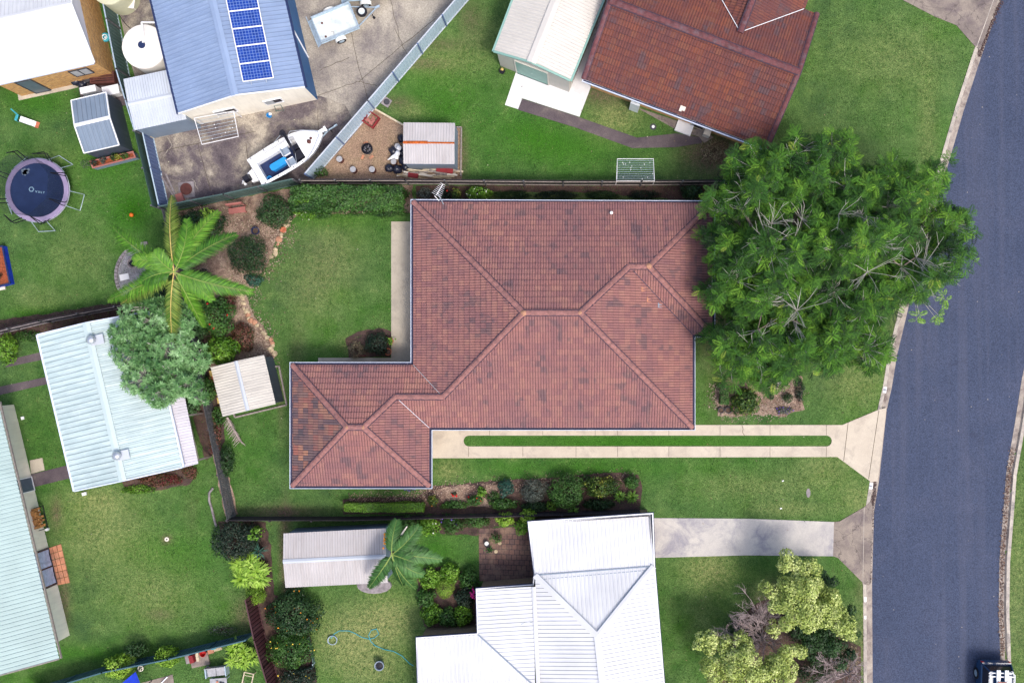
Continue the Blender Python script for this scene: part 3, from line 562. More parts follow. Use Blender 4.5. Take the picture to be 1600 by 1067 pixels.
def zat(pl, p): return pl[0] * p[0] + pl[1] * p[1] + pl[2]
def caps(parent, a, b, mat, r=0.14, seg=0.42):
    a, b = Vector(a), Vector(b); L_ = (b - a).length; n = max(1, round(L_ / seg)); m = MB(); t = (b - a).normalized(); sd_ = t.cross(Vector((0, 0, 1))).normalized(); up = sd_.cross(t)
    for i in range(n):
        p0 = a + t * (L_ * i / n - .02); p1 = a + t * (L_ * (i + 1) / n + .02); vs = []
        for p, rr, dz in ((p0, r * 1.08, .03), (p1, r * .94, .02)):
            for k in range(6): th = math.pi * k / 5; vs.append(p + sd_ * math.cos(th) * rr * 1.15 + up * (math.sin(th) * rr * .8 + dz - .02))
        m.add(vs, [(k, k + 1, 7 + k, 6 + k) for k in range(5)] + [(0, 1, 2, 3, 4, 5), (11, 10, 9, 8, 7, 6)])
    o_ = m.build('ridge_cap', M[mat], parent); bd = MB(); sv = sd_ * r * 1.34; uz = Vector((0, 0, .045)); uz2 = uz + up * .02
    bd.add([a + sv + uz, a - sv + uz, b - sv + uz, b + sv + uz, a + uz2 + up * .02, b + uz2 + up * .02], [(0, 4, 5, 3), (4, 1, 2, 5)]); bd.build('pointing_shade', M['bedding_shade'], parent); return o_  # bedding strip coloured near black to draw the shade line beside the cap
def flatcap(parent, a, b, w_, mat, name='ridge_cap', lift=0.04, drop=0.05):
    a, b = Vector(a), Vector(b); t = (b - a).normalized(); s = t.cross(Vector((0, 0, 1))).normalized() * w_ / 2; z = Vector((0, 0, lift)); dz = Vector((0, 0, lift - drop)); e = Vector((0, 0, -.03))
    vs = [a + s + dz, a + z, a - s + dz, b + s + dz, b + z, b - s + dz]; vs += [v + e for v in vs]
    return MB().add(vs, [(0, 1, 4, 3), (1, 2, 5, 4), (6, 9, 10, 7), (7, 10, 11, 8), (0, 3, 9, 6), (2, 8, 11, 5), (0, 6, 7, 1), (1, 7, 8, 2), (3, 4, 10, 9), (4, 5, 11, 10)]).build(name, M[mat], parent)
def gutter(parent, poly, z, lip='gutter_white', w_=0.13, out=0.0):
    p = ccw(poly); a = MB(); a.ring(off_poly(p, out + w_), off_poly(p, out + w_ + .028), z - .12, z + .03); a.build('gutter_lip', M[lip], parent)
    b = MB(); b.ring(off_poly(p, out - .04), off_poly(p, out + w_ - .001), z - .11, z - .085); b.build('gutter_tray', M['gutter_dark'], parent)  # tray coloured dark for debris and for the shade inside the channel
def walls(parent, poly, z0, z1, mat, name='wall', extra=None):
    p = ccw(poly); b = MB(); b.prism(p, z0, z1, top=False, bottom=False)
    if extra: b.add(*extra)
    return b.build(name, M[mat], parent, uvf=lambda co, n: ((-n.y * co.x + n.x * co.y), co.z) if abs(n.z) < .7 else (co.x, co.y))
def soffit(parent, poly, z, mat='cream_paint'):
    return MB().add([(x, y, z) for x, y in ccw(poly)], [tuple(range(len(poly)))]).build('soffit', M[mat], parent)
def wall_item(parent, name, p0, p1, z0, z1, mat, ref, frame=None, th=0.05, fw=0.05):
    a, b = Vector((*p0, 0)), Vector((*p1, 0)); t = (b - a).normalized(); n = Vector((-t.y, t.x, 0))
    if (Vector((*ref, 0)) - a).dot(n) > 0: n = -n
    o = MB(); o.bar(a + Vector((0, 0, (z0 + z1) / 2)) + n * .012, b + Vector((0, 0, (z0 + z1) / 2)) + n * .012, th, z1 - z0); r_ = o.build(name, M[mat], parent)
    if frame:
        f = MB(); up = Vector((0, 0, 1))
        f.bar(a - t * fw + up * (z0 - fw / 2) + n * .02, b + t * fw + up * (z0 - fw / 2) + n * .02, th + .04, fw); f.bar(a - t * fw + up * (z1 + fw / 2) + n * .02, b + t * fw + up * (z1 + fw / 2) + n * .02, th + .04, fw)
        f.bar(a + up * z0 + n * .02 - t * fw / 2, a + up * z1 + n * .02 - t * fw / 2, fw, th + .04); f.bar(b + up * z0 + n * .02 + t * fw / 2, b + up * z1 + n * .02 + t * fw / 2, fw, th + .04)
        f.build('frame', M[frame], r_)
    return r_
def lerp(a, b, t): return tuple(x + (y - x) * t for x, y in zip(a, b))
# ---- main tiled house
def main_house():
    zE = 2.55; k = (H - zE) / (H * S); tp = math.tan(R(22))
    h = thing('brick_house', 'large pinkish brown tiled hip roof house in the middle of the picture', 'house', P3(860, 500))
    g = lambda x, y: G(x, y, zE)
    A, B_, Cc, D, E, F, Gg, Hh, I, J = g(646, 316), g(1113, 318), g(1113, 523), g(1082, 523), g(1082, 668), g(671, 668), g(671, 759), g(457, 759), g(457, 570), g(646, 570)
    R1, R2, R3, R4 = g(822, 492), g(906, 492), g(980.5, 420.5), g(1010.5, 420.5); Kk, Ll, R5, R6 = g(695, 619), g(622, 619), g(551.5, 664.5), g(576.5, 664.5)
    def pl(p, q, ins): return eave_plane(p, q, zE, R(22), ins)
    faces = [([[A, R1, R2, (R2[0], A[1])], [(R2[0], A[1]), R2, R3, (R3[0], A[1])], [(R3[0], A[1]), R3, R4, B_]], pl(A, (B_[0], A[1]), R1)),
             ([[E, D, R3, R2]], pl(E, D, R2)), ([[B_, Cc, R4]], pl(B_, Cc, R4)), ([[Cc, D, R3, R4]], pl(Cc, D, R3)),
             ([[A, R1, (A[0], R1[1])], [(A[0], R1[1]), R1, Kk, J]], pl(A, J, R1)),
             ([[Hh, I, R5]], pl(Hh, I, R5)), ([[Hh, Gg, R6, R5]], pl(Hh, Gg, R6)), ([[Gg, F, Ll, R6]], pl(Gg, F, R6)),
             ([[I, J, (J[0], Ll[1]), Ll], [J, Kk, (J[0], Ll[1])], [I, Ll, R6, R5]], pl(I, J, R5)),
             ([[F, E, R2, R1], [F, R1, Kk], [F, Kk, Ll]], pl(F, E, R1))]
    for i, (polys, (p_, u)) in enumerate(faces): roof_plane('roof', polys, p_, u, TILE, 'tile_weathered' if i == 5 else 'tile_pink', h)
    def top(p, kpx): return Vector((*p, zE + kpx * k * tp))
    tR1, tR2, tR3, tR4, tK, tL, t5, t6 = top(R1, 176), top(R2, 176), top(R3, 103), top(R4, 102), top(Kk, 49), top(Ll, 49), top(R5, 94.5), top(R6, 94.5)
    e = lambda p: Vector((*p, zE + .02))
    for a, b in [(e(A), tR1), (tR1, tR2), (tR2, e(E)), (tR2, tR3), (tR3, tR4), (tR4, e(B_)), (tR4, e(Cc)), (tR1, tK), (tK, tL), (tL, t6), (t6, t5), (t5, e(I)), (t5, e(Hh)), (t6, e(Gg))]: caps(h, a, b, 'ridge_pink')
    for a, b, mt in [(e(J), tK, 'flat_grey'), (e(F), tL, 'sheet_lav'), (e(D), tR3, 'gutter_dark')]: MB().bar(a.lerp(b, .0) + Vector((0, 0, .075)), b.lerp(a, .06) + Vector((0, 0, .085)), .03, .03).build('valley_flashing', M[mt], h)
    for p, r_ in ((tR1, .17), (tR2, .13), (tR4, .17), (t5, .11), (t6, .11)): MB().ball(p + Vector((0, 0, .07)), r_, 8, .7, .5).build('mortar_patch', M['mortar'], h)
    out = [A, B_, Cc, D, E, F, Gg, Hh, I, J]; gutter(h, out, zE)
    wp = off_poly(ccw(out), -.55); walls(h, wp, 0, zE - .03, 'brick_brown'); soffit(h, off_poly(ccw(out), -.02), zE - .06)
    # vent and odd tiles on the roof
    pn = faces[0][1][0]
    def on(px, py, pl_):                                # point where the sight line meets the roof plane
        z = zE
        for _ in range(6): x, y = G(px, py, z); z = zat(pl_, (x, y))
        return Vector((x, y, z))
    q = on(955, 334, pn); MB().lathe([(.05, 0), (.05, .3), (.09, .31), (.09, .36), (.02, .4)], q, 12).build('vent_pipe', M['paint_white'], h)
    pe = faces[1][1][0]
    for x, y, mt in ((1005, 452, 'terracotta'), (1014, 468, 'terracotta'), (1031, 477, 'seat_grey')):
        q = on(x, y, pe); sl_ = math.atan(tp); o = MB().box(q + Vector((0, 0, .04)), (.27, .28, .02), M=Matrix.Rotation(sl_, 4, 'Y')).build('roof_tile', M[mt if mt != 'terracotta' else 'paver_terra'], h)
    ref = g(860, 500)
    wall_item(h, 'garage_door', (wp[0][0], wp[0][1]) if 0 else lerp(off_poly(ccw([Gg, F, E]), 0)[0], Gg, 0), Gg, .1, 2.2, 'paint_white', ref) if 0 else None
    xw = F[0] - .55; y0, y1 = Gg[1] + 1.0, F[1] - 0.2; wall_item(h, 'garage_door', (xw, y0), (xw, y1 - .4), .06, 2.2, 'cream_paint', g(560, 700), 'paint_white')
    xw = A[0] + .55
    for ya, yb in ((370, 400), (430, 475), (510, 545)): wall_item(h, 'window', (xw, g(0, ya)[1]), (xw, g(0, yb)[1]), .9, 2.0, 'window_dark', ref, 'paint_white')
    yw = E[1] + .55
    for xa, xb in ((760, 800), (860, 910), (980, 1040)): wall_item(h, 'window', (g(xa, 0)[0], yw), (g(xb, 0)[0], yw), .9, 2.0, 'window_dark', ref, 'paint_white')
    yw = A[1] - .55
    for xa, xb in ((700, 740), (860, 890), (960, 1000)): wall_item(h, 'window', (g(xa, 0)[0], yw), (g(xb, 0)[0], yw), 1.1, 2.0, 'window_dark', ref, 'paint_white')
main_house()
# ---- generic gable shed
def gable(name, label, cat, px4, zE, zR, roof, wall, prof=None, over=0.08, ridge_w=0.3, ridge_mat='paint_white', trim='paint_white', trim_w=0.07, roof2=None, group=None, gut=None, sink=0.0):
    A, B_, Cc, D = [G(x, y, zE) for x, y in px4]; c = Vector(((A[0] + B_[0] + Cc[0] + D[0]) / 4, (A[1] + B_[1] + Cc[1] + D[1]) / 4)); root = thing(name, label, cat, (c.x, c.y, 0), group)
    R0, R1 = lerp(A, B_, .5), lerp(D, Cc, .5); prof = prof or RIB()
    A3, B3, C3, D3, r0, r1 = Vector((*A, zE)), Vector((*B_, zE)), Vector((*Cc, zE)), Vector((*D, zE)), Vector((*R0, zR)), Vector((*R1, zR)); ud = (R1[0] - R0[0], R1[1] - R0[1])
    pl1 = plane3(A3, r0, r1 if (D3 - A3).length > .1 else D3); pl2 = plane3(B3, r0, r1)
    roof_plane('roof', [[A, R0, R1, D]], pl1, ud, prof, roof, root); roof_plane('roof', [[B_, Cc, R1, R0]], pl2, ud, prof, roof2 or roof, root)
    if ridge_w: flatcap(root, r0 + Vector((0, 0, prof['h'])), r1 + Vector((0, 0, prof['h'])), ridge_w, ridge_mat)
    if trim:
        z = Vector((0, 0, prof['h'] - .02))
        for a, m_, b in ((A3, r0, B3), (C3, r1, D3)): t = MB(); t.bar(a + z, m_ + z, trim_w, .09); t.bar(b + z, m_ + z, trim_w, .09); t.build('barge_trim', M[trim], root)
    if gut:
        for a, b in ((A3, D3), (B3, C3)):
            t = MB(); n = (b - a).cross(Vector((0, 0, 1))).normalized(); n = n if (a - Vector((c.x, c.y, zE))).dot(n) > 0 else -n; t.bar(a + n * .06 - Vector((0, 0, .05)), b + n * .06 - Vector((0, 0, .05)), .12, .1); t.build('gutter', M[gut], root)
    if wall:
        W = off_poly(ccw([A, B_, Cc, D]), -over)
        # match order to A,B,C,D
        W4 = [min(W, key=lambda q: math.dist(q, p)) for p in (A, B_, Cc, D)]; a, b, c_, d = W4; m0, m1 = lerp(a, b, .5), lerp(d, c_, .5); ze = zE - .04; zr = zR - .06
        vs = [(*a, ze), (*b, ze), (*m0, zr), (*c_, ze), (*d, ze), (*m1, zr)]
        walls(root, W4, -sink, ze, wall, extra=(vs, [(0, 1, 2), (3, 4, 5)]))
        return root, dict(A=a, B=b, C=c_, D=d, R0=m0, R1=m1, c=(c.x, c.y), pl1=pl1, pl2=pl2)
    return root, dict(A=A, B=B_, C=Cc, D=D, R0=R0, R1=R1, c=(c.x, c.y), pl1=pl1, pl2=pl2)
def on_plane(px, py, pl_, z=3.0):
    for _ in range(8): x, y = G(px, py, z); z = zat(pl_, (x, y))
    return Vector((x, y, z))
# ---- orange brown tiled house, top right
def ne_house():
    zE = 2.6; O = Vector(G(912, 124, zE)); Q = Vector(G(1197.5, 231.5, zE)); u = (Q - O).normalized(); w_ = Vector((-u.y, u.x)); Lh = (Q - O).length; W = 8.2; tp = math.tan(R(22)); hw = 3.05; uR = Lh - 3.8
    h = thing('tiled_house', 'orange brown tiled gable roof house behind the big tree', 'house', ((O + u * Lh / 2 + w_ * W / 2).x, (O + u * Lh / 2 + w_ * W / 2).y, 0))
    X = lambda a, b: tuple(O + u * a + w_ * b)
    Z = lambda a, b, z: Vector((*X(a, b), z))
    p1, t1 = eave_plane(X(0, 0), X(Lh, 0), zE, R(22), X(1, 3)); p2, _ = eave_plane(X(0, W), X(Lh, W), zE, R(22), X(1, 3))
    T = dict(TILE, h=.035, course=.33, pitch=.165)
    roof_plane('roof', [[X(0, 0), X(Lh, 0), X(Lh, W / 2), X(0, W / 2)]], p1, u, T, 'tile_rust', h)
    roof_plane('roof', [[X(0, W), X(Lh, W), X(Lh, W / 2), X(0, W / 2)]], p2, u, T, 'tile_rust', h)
    p3, _ = eave_plane(X(uR + hw, W), X(uR + hw, W + 5), zE + .03, R(22), X(uR, W)); p4, _ = eave_plane(X(uR - hw, W), X(uR - hw, W + 5), zE + .03, R(22), X(uR, W))
    P = X(uR, W - hw)
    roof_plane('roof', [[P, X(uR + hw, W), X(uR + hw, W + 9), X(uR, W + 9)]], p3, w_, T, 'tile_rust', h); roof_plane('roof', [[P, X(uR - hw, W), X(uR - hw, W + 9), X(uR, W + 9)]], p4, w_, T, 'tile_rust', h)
    zr = zE + W / 2 * tp; zr2 = zE + hw * tp + .03
    caps(h, Z(0, W / 2, zr + .03), Z(Lh, W / 2, zr + .03), 'ridge_rust', .17); caps(h, Z(uR, W - hw, zr2 + .05), Z(uR, W + 9, zr2 + .03), 'ridge_rust', .15)
    for a, b in ((Z(Lh, 0, zE + .05), Z(Lh, W / 2, zr + .03)), (Z(Lh, W, zE + .05), Z(Lh, W / 2, zr + .03)), (Z(0, 0, zE + .05), Z(0, W / 2, zr + .03)), (Z(0, W, zE + .05), Z(0, W / 2, zr + .03))): caps(h, a, b, 'ridge_rust', .12)
    for s in (1, -1): MB().bar(Z(uR, W - hw, zr2 + .10), Z(uR + s * hw * .98, W - .05, zE + .14), .035, .03).build('valley_flashing', M['paint_white'], h)
    g = MB(); g.bar(Z(-.05, -.10, zE - .02), Z(Lh + .05, -.10, zE - .02), .13, .12); g.build('gutter', M['gutter_white'], h); g = MB(); g.bar(Z(0, -.08, zE + .045), Z(Lh, -.08, zE + .045), .07, .02); g.build('gutter_tray', M['gutter_dark'], h)  # dark strip on the gutter stands in for its shaded inside
    wp = [X(.35, .42), X(Lh - .3, .42), X(Lh - .3, W - .4), X(.35, W - .4)]
    zt = lambda a: 0
    a, b, c_, d = wp; m0 = lerp(a, d, .5); m1 = lerp(b, c_, .5)
    vs = [(*a, zE), (*d, zE), (*m0, zr - .12), (*b, zE), (*c_, zE), (*m1, zr - .12)]
    walls(h, wp, 0, zE, 'brick_orange', extra=(vs, [(0, 1, 2), (3, 4, 5)])); w2 = [X(uR - hw + .35, W - .4), X(uR + hw - .35, W - .4), X(uR + hw - .35, W + 8.6), X(uR - hw + .35, W + 8.6)]; walls(h, w2, 0, zE, 'brick_orange')
    f = lambda px, py: (Vector(G(px, py)) - O).dot(u)
    a0, a1 = f(1012, 172), f(1052, 190); wall_item(h, 'window', X(a0, .42), X(a1, .42), 1.3, 2.1, 'window_grey', X(a0, 4), 'charcoal')
    a0, a1 = f(1078, 200), f(1096, 208); wall_item(h, 'door', X(a0, .42), X(a1, .42), .05, 2.1, 'window_dark', X(a0, 4), 'wood_pale')
    a0, a1 = 1.2, 2.2; wall_item(h, 'window', X(a0, .42), X(a1, .42), 1.0, 2.1, 'window_dark', X(a0, 4), 'charcoal')
    wall_item(h, 'window', X(Lh - .3, 1.5), X(Lh - .3, 3.5), 1.0, 2.1, 'window_dark', X(1, 2), 'paint_white')
    q = on_plane(1066, 170, p1); mx = Matrix.Rotation(math.atan2(u.y, u.x), 4, 'Z'); o = MB(); o.box(q + Vector((-.07, 0, .06)), (.16, .36, .05), M=mx); o.box(q + Vector((.11, .02, .06)), (.16, .36, .05), M=mx); o.build('roof_tile', M['cream_paint'], h)
    return O, u, w_
NEO, NEU, NEW = ne_house()
# ---- cream shed with green roller door
r_, s_ = gable('cream_shed', 'big cream steel shed with green roller door and green fascia', 'shed', [(771.6, 81), (890.5, 126.5), (969, -66), (842, -106)], 2.9, 3.55, 'sheet_cream', 'wall_shed', RIB(.19, .035), .12, .55, 'sheet_cream', 'gutter_green', .12, gut='gutter_green')
a, b, cc = s_['A'], s_['B'], s_['c']; wall_item(r_, 'roller_door', lerp(a, b, .25), lerp(a, b, .70), .03, 2.35, 'gutter_green', cc, 'wall_shed'); MB().ball((*lerp(a, b, .475), 1.1), .05, 8).build('handle', M['paint_white'], r_)
# ---- blue roofed garage with solar panels
r_, s_ = gable('blue_roof_garage', 'garage with ribbed blue roof and cream end wall carrying solar panels', 'garage', [(279, 178), (476.5, 136.6), (430, -65), (220, -68)], 2.8, 3.85, 'sheet_blue', 'wall_cream', RIB(.245, .035), .06, .42, 'sheet_blue', 'paint_white', .06, gut='navy')
gA, gB, gC, gD, gc = s_['A'], s_['B'], s_['C'], s_['D'], s_['c']
def blue_side():
    a, b = Vector((*gB, 0)), Vector((*gC, 0)); t = (b - a).normalized(); n = Vector((t.y, -t.x, 0)); o = MB()
    n = n if n.x > 0 else -n
    o.bar(a + n * .025 + Vector((0, 0, 1.36)), b + n * .025 + Vector((0, 0, 1.36)), .04, 2.72); o.build('side_wall', M['wall_deepblue'], r_, uvf=lambda co, nn: (co.y, co.z))
    o = MB(); q = a + t * 2.6 + n * .07; o.bar(q + Vector((0, 0, .02)), q + t * .9 + Vector((0, 0, 2.6)), .07, .07); o.build('downpipe', M['paint_white'], r_)
blue_side()
for (x0, x1) in ((.22, .38), (.63, .76)):
    wi = wall_item(r_, 'window', lerp(gA, gB, x0), lerp(gA, gB, x1), 1.1, 1.75, 'window_dark', gc, 'paint_white'); m0, m1 = lerp(gA, gB, x0), lerp(gA, gB, (x0 + x1) / 2)
    d_ = (Vector(gB) - Vector(gA)).normalized(); n = Vector((d_.y, -d_.x)); n = n if n.dot(Vector(gA) - Vector(gc)) > 0 else -n
    MB().bar((m0[0] + n.x * .05, m0[1] + n.y * .05, 1.425), (m1[0] + n.x * .05, m1[1] + n.y * .05, 1.425), .03, .62).build('fly_screen', M['fly_mesh'], wi)
def solar():
    pl_ = s_['pl2']; q0 = [on_plane(x, y, pl_) for x, y in ((380, 129), (426.7, 123), (419.6, 96), (376, 102))]
    ex = (q0[1] - q0[0]); ey = ((q0[3] - q0[0]) + (q0[2] - q0[1])) / 2; ey = ey.normalized() * 0.985; ex = ex.normalized() * 1.66; nz = ex.cross(ey).normalized(); step = ey * 1.02
    for k in range(6):
        o = q0[0] + step * k + nz * .12; b = MB(); fs = [(0, 1, 2, 3)]
        b.add([o, o + ex, o + ex + ey, o + ey], fs); pn = b.build('solar_panel', M['solar_cell'], r_)
        uv = pn.data.uv_layers.new(name='UVMap')
        for i, c_ in enumerate([(0, 0), (1.60, 0), (1.60, .96), (0, .96)]): uv.data[i].uv = c_
        f = MB()
        for a_, b_ in ((o, o + ex), (o + ex, o + ex + ey), (o + ex + ey, o + ey), (o + ey, o)): f.bar(a_, b_, .05, .05)
        f.build('frame', M['paint_white'], pn)
    f = MB()
    for t_ in (.25, .75): f.bar(q0[0] + ex * t_ - step * .2 + nz * .07, q0[0] + ex * t_ + step * 5.9 + nz * .07, .04, .04)
    f.build('mounting_rail', M['steel'], r_)
solar()
r_, s_ = gable('carport', 'low white corrugated lean-to roof beside blue roofed garage', 'carport', [(193, 124), (210.5, 204), (292, 186.5), (266, 108.5)], 2.25, 2.38, 'sheet_white', 'wall_bluegrey', RIB(.15, .025), .04, .25, 'sheet_white', None)
# ---- white roofed brick house, top left
r_, s_ = gable('white_roof_house', 'tan brick house with blown white roof at the top left corner', 'house', [(148, 98), (112, -61), (-188, 6), (-152, 165)], 2.6, 3.85, 'sheet_bright', None, RIB(.25, .02), .0, .3, 'sheet_bright', 'paint_white', .06)
A, B_, Cc, D = s_['A'], s_['B'], s_['C'], s_['D']; e1 = (Vector(D) - Vector(A)).normalized(); e2 = (Vector(B_) - Vector(A)).normalized()
w0 = Vector(A) + e1 * .06 + e2 * .05; Wp = [tuple(w0), tuple(w0 + e1 * 5.75), tuple(w0 + e1 * 5.75 + e2 * 6.4), tuple(Vector(B_) + e1 * .06)]
walls(r_, Wp, 0, 2.56, 'brick_tan')
m0 = lerp(Wp[0], Wp[3], .5); MB().add([(*Wp[0], 2.56), (*Wp[3], 2.56), (*m0, 3.74)], [(0, 1, 2)]).build('gable_wall', M['sheet_lav'], r_)
walls(r_, [tuple(w0 + e1 * 5.8), tuple(w0 + e1 * 11), tuple(w0 + e1 * 11 + e2 * 6), tuple(w0 + e1 * 5.8 + e2 * 6)][:4] if 0 else [tuple(w0 + e1 * 5.8 + e2 * 2), tuple(w0 + e1 * 11 + e2 * 2), tuple(w0 + e1 * 11 + e2 * 6), tuple(w0 + e1 * 5.8 + e2 * 6)], 0, 2.5, 'brick_tan')
ref = tuple(w0 + e1 * 3 + e2 * 3)
wall_item(r_, 'door', tuple(w0 + e1 * 4.0), tuple(w0 + e1 * 4.85), .05, 2.2, 'window_grey', ref, 'charcoal')
wi = wall_item(r_, 'window', tuple(w0 + e1 * .75), tuple(w0 + e1 * 1.75), 1.2, 2.05, 'fly_mesh', ref, 'charcoal'); 
MB().bar((*(w0 + e1 * 1.25 - e2 * .05), 1.2), (*(w0 + e1 * 1.25 - e2 * .05), 2.05), .06, .03).build('mullion', M['charcoal'], wi)
f = MB(); q0, q1 = Vector((*(w0 - e2 * .06), 2.56)), Vector((*(w0 + e1 * 11 - e2 * .06), 2.56)); f.bar(q0, q1, .12, .1); f.build('gutter', M['gutter_white'], r_)
# ---- small sheds
r_, s_ = gable('blue_grey_shed', 'small blue grey steel shed with white ridge and trims behind raised planter', 'shed', [(111.5, 157.4), (131.7, 239.7), (186.4, 227), (166, 144.7)], 1.85, 2.2, 'sheet_steel', 'wall_slate', RIB(.27, .02), .03, .2, 'paint_white', 'paint_white', .06)
A, B_, Cc, D = [Vector((*G(x, y, 1.85), 1.87)) for x, y in [(111.5, 157.4), (131.7, 239.7), (186.4, 227), (166, 144.7)]]; MB().bar(B_, Cc, .05, .05).build('eave_trim', M['paint_white'], r_); MB().bar(A, D, .05, .05).build('eave_trim', M['paint_white'], r_)
r_, s_ = gable('tin_shed', 'small pale tin shed with orange rusted ridge beside the pebble bed', 'shed', [(630.5, 191.7), (630.7, 256.3), (710.6, 256.8), (711, 192.5)], 1.85, 2.02, 'sheet_greyold', 'wall_bluegrey', RIB(.165, .025), .05, .10, 'rust', None)
flatcap(r_, Vector((*G(630.6, 222.8, 2.02), 2.07)), Vector((*G(668, 222.8, 2.02), 2.07)), .16, 'rust', 'rust_strip', .03)
r_, s_ = gable('garden_shed', 'cream corrugated garden shed with dark walls on the palm bed edge', 'shed', [(329, 573.5), (412.8, 554.5), (431, 631), (348, 651)], 1.9, 2.15, 'sheet_oldcream', 'wall_slate', RIB(.155, .03), .10, .22, 'sheet_white', None)
f = MB(); q = [Vector((*G(x, y), .05)) for x, y in ((341, 584), (436.5, 572), (448.5, 632.5), (368, 652))]
for i in range(4): f.bar(q[i], q[(i + 1) % 4], .09, .12)
f.build('base_frame', M['wood_grey'], r_)
r_, s_ = gable('long_shed', 'long weathered white corrugated shed beside the small palm', 'shed', [(443, 833), (446, 917.7), (606, 910), (603, 825)], 2.2, 2.45, 'sheet_greyold', 'wall_bluegrey', RIB(.15, .03), .10, .24, 'sheet_white', None)
MB().lathe([(.62, 0), (.62, .02), (.6, .12), (.5, .14)], (*G(585, 914), 0), 16, 1.7, .8).build('concrete_footing', M['stone_grey'], r_)
# ---- pale green shed with whirly vents
r_, s_ = gable('pale_green_shed', 'large pale green ribbed shed roof with two round vents', 'shed', [(59, 523), (229, 487), (285, 730), (117, 767)], 2.8, 3.45, 'sheet_green', 'wall_shed', RIB(.30, .035), .12, .42, 'sheet_green', 'gutter_white', .07, gut='gutter_white')
for x, y in ((146, 531), (186, 711)):
    q = on_plane(x, y, s_['pl1'], 3.3); v = MB(); v.box(q + Vector((.22, 0, .03)), (.75, .55, .05), R(12)); sk = v.build('vent_flashing', M['sheet_white'], r_)
    v = MB(); v.lathe([(.13, 0), (.13, .16), (.21, .18), (.25, .28), (.22, .40), (.10, .46), (0, .47)], q, 18)
    for k in range(12): aa = 2 * math.pi * k / 12; v.bar(q + Vector((.245 * math.cos(aa), .245 * math.sin(aa), .19)), q + Vector((.2 * math.cos(aa + .3), .2 * math.sin(aa + .3), .43)), .02)
    v.build('roof_vent', M['steel'], r_, smooth=True)
E_ = [G(x, y, 2.3) for x, y in ((233, 490), (262, 490), (310, 724), (284, 731))]; r2 = thing('lean_to', 'narrow lavender grey corrugated lean-to along the pale green shed', 'lean-to', (*lerp(E_[0], E_[2], .5), 0))
pl_ = plane3((*E_[0], 2.55), (*E_[3], 2.55), (*E_[2], 2.3)); roof_plane('roof', [E_], pl_, (E_[3][0] - E_[0][0], E_[3][1] - E_[0][1]), RIB(.16, .03), 'sheet_lav', r2)
p = MB()
for t_ in (.02, .35, .68, .98): x, y = lerp(E_[1], E_[2], t_); p.box((x - .1, y, 1.13), (.09, .09, 2.26)); 
p.build('post', M['wood_grey'], r2)
# ---- pale green roofed house at the left edge
def left_house():
    zE = 2.55; a, b = G(-3, 628, zE), G(93, 1029, zE); va, vb = Vector(a), Vector(b); t = (vb - va).normalized(); n = Vector((t.y, -t.x)); n = n if n.x < 0 else -n
    root = thing('green_roof_house', 'cream house with long pale green ribbed roof on the left edge', 'house', (*lerp(a, b, .5), 0))
    c_, d = tuple(vb + n * 4.5), tuple(va + n * 4.5); pl_, _ = eave_plane(a, b, zE, R(12), c_); roof_plane('roof', [[a, b, c_, d]], pl_, t, RIB(.245, .035), 'sheet_greenpale', root)
    e_, f_ = tuple(vb + n * 9), tuple(va + n * 9); pl2, _ = eave_plane(f_, e_, zE, R(12), c_); roof_plane('roof', [[c_, d, f_, e_]], pl2, t, RIB(.245, .035), 'sheet_greenpale', root)
    g = MB(); z = Vector((0, 0, zE - .05)); A3, B3 = Vector((*a, 0)) + z, Vector((*b, 0)) + z; n3 = Vector((*n, 0)); g.bar(A3 - n3 * .1, B3 - n3 * .1, .03, .14); g.bar(A3 - n3 * .04 - Vector((0, 0, .05)), B3 - n3 * .04 - Vector((0, 0, .05)), .10, .02); g.bar(B3 + Vector((0, 0, .05)), Vector((*c_, pl_[0] * c_[0] + pl_[1] * c_[1] + pl_[2])), .06, .1); g.build('gutter', M['wood_grey'], root)
    w0, w1 = Vector(G(22, 632)), Vector(G(109, 992)); Wp = [tuple(w0), tuple(w1), tuple(w1 + n * 7.2), tuple(w0 + n * 7.2)]; walls(root, Wp, 0, zE + .0, 'wall_cream')
    ref = tuple(w0 + n * 3); Lw = (w1 - w0).length; tw = (w1 - w0).normalized()
    f = lambda px, py: (Vector(G(px, py)) - w0).dot(tw)
    at = lambda d_: tuple(w0 + tw * d_)
    d0, d1 = f(75.5, 856), f(87, 911); gd = wall_item(root, 'sliding_door', at(d0), at(d1), .12, 2.15, 'window_dark', ref, 'charcoal'); nn = -n
    for q0, q1 in ((d0 + .06, (d0 + d1) / 2 - .05), ((d0 + d1) / 2 + .05, d1 - .06)):
        m = MB(); k = 14
        vs = [];
        for i in range(k + 1):
            s = q0 + (q1 - q0) * i / k; o = .05 + .008 * math.sin(i * 1.3); p = w0 + tw * s + nn * o
            for zz in (.16, .9, 1.5, 2.1): sag = .05 * math.sin(i / k * math.pi) * (zz < 1); vs.append((p.x, p.y, zz + sag))
        m.add(vs, [(i * 4 + j_, i * 4 + j_ + 4, i * 4 + j_ + 5, i * 4 + j_ + 1) for i in range(k) for j_ in range(3)]); m.build('curtain', M['curtain'], gd, smooth=True)
    d0, d1 = f(50, 745), f(55, 762); wall_item(root, 'screen_door', at(d0), at(d1 + .1), .1, 2.1, 'window_grey', ref, 'paint_white')
    for (p0, p1) in (((62, 797), (70, 829)), ((93, 942), (101, 976)), ((35, 688), (42, 718))):
        d0, d1 = f(*p0), f(*p1); wall_item(root, 'window', at(d0), at(d1), 1.85, 2.05, 'window_dark', ref, None, .09)
    return root
left_house()
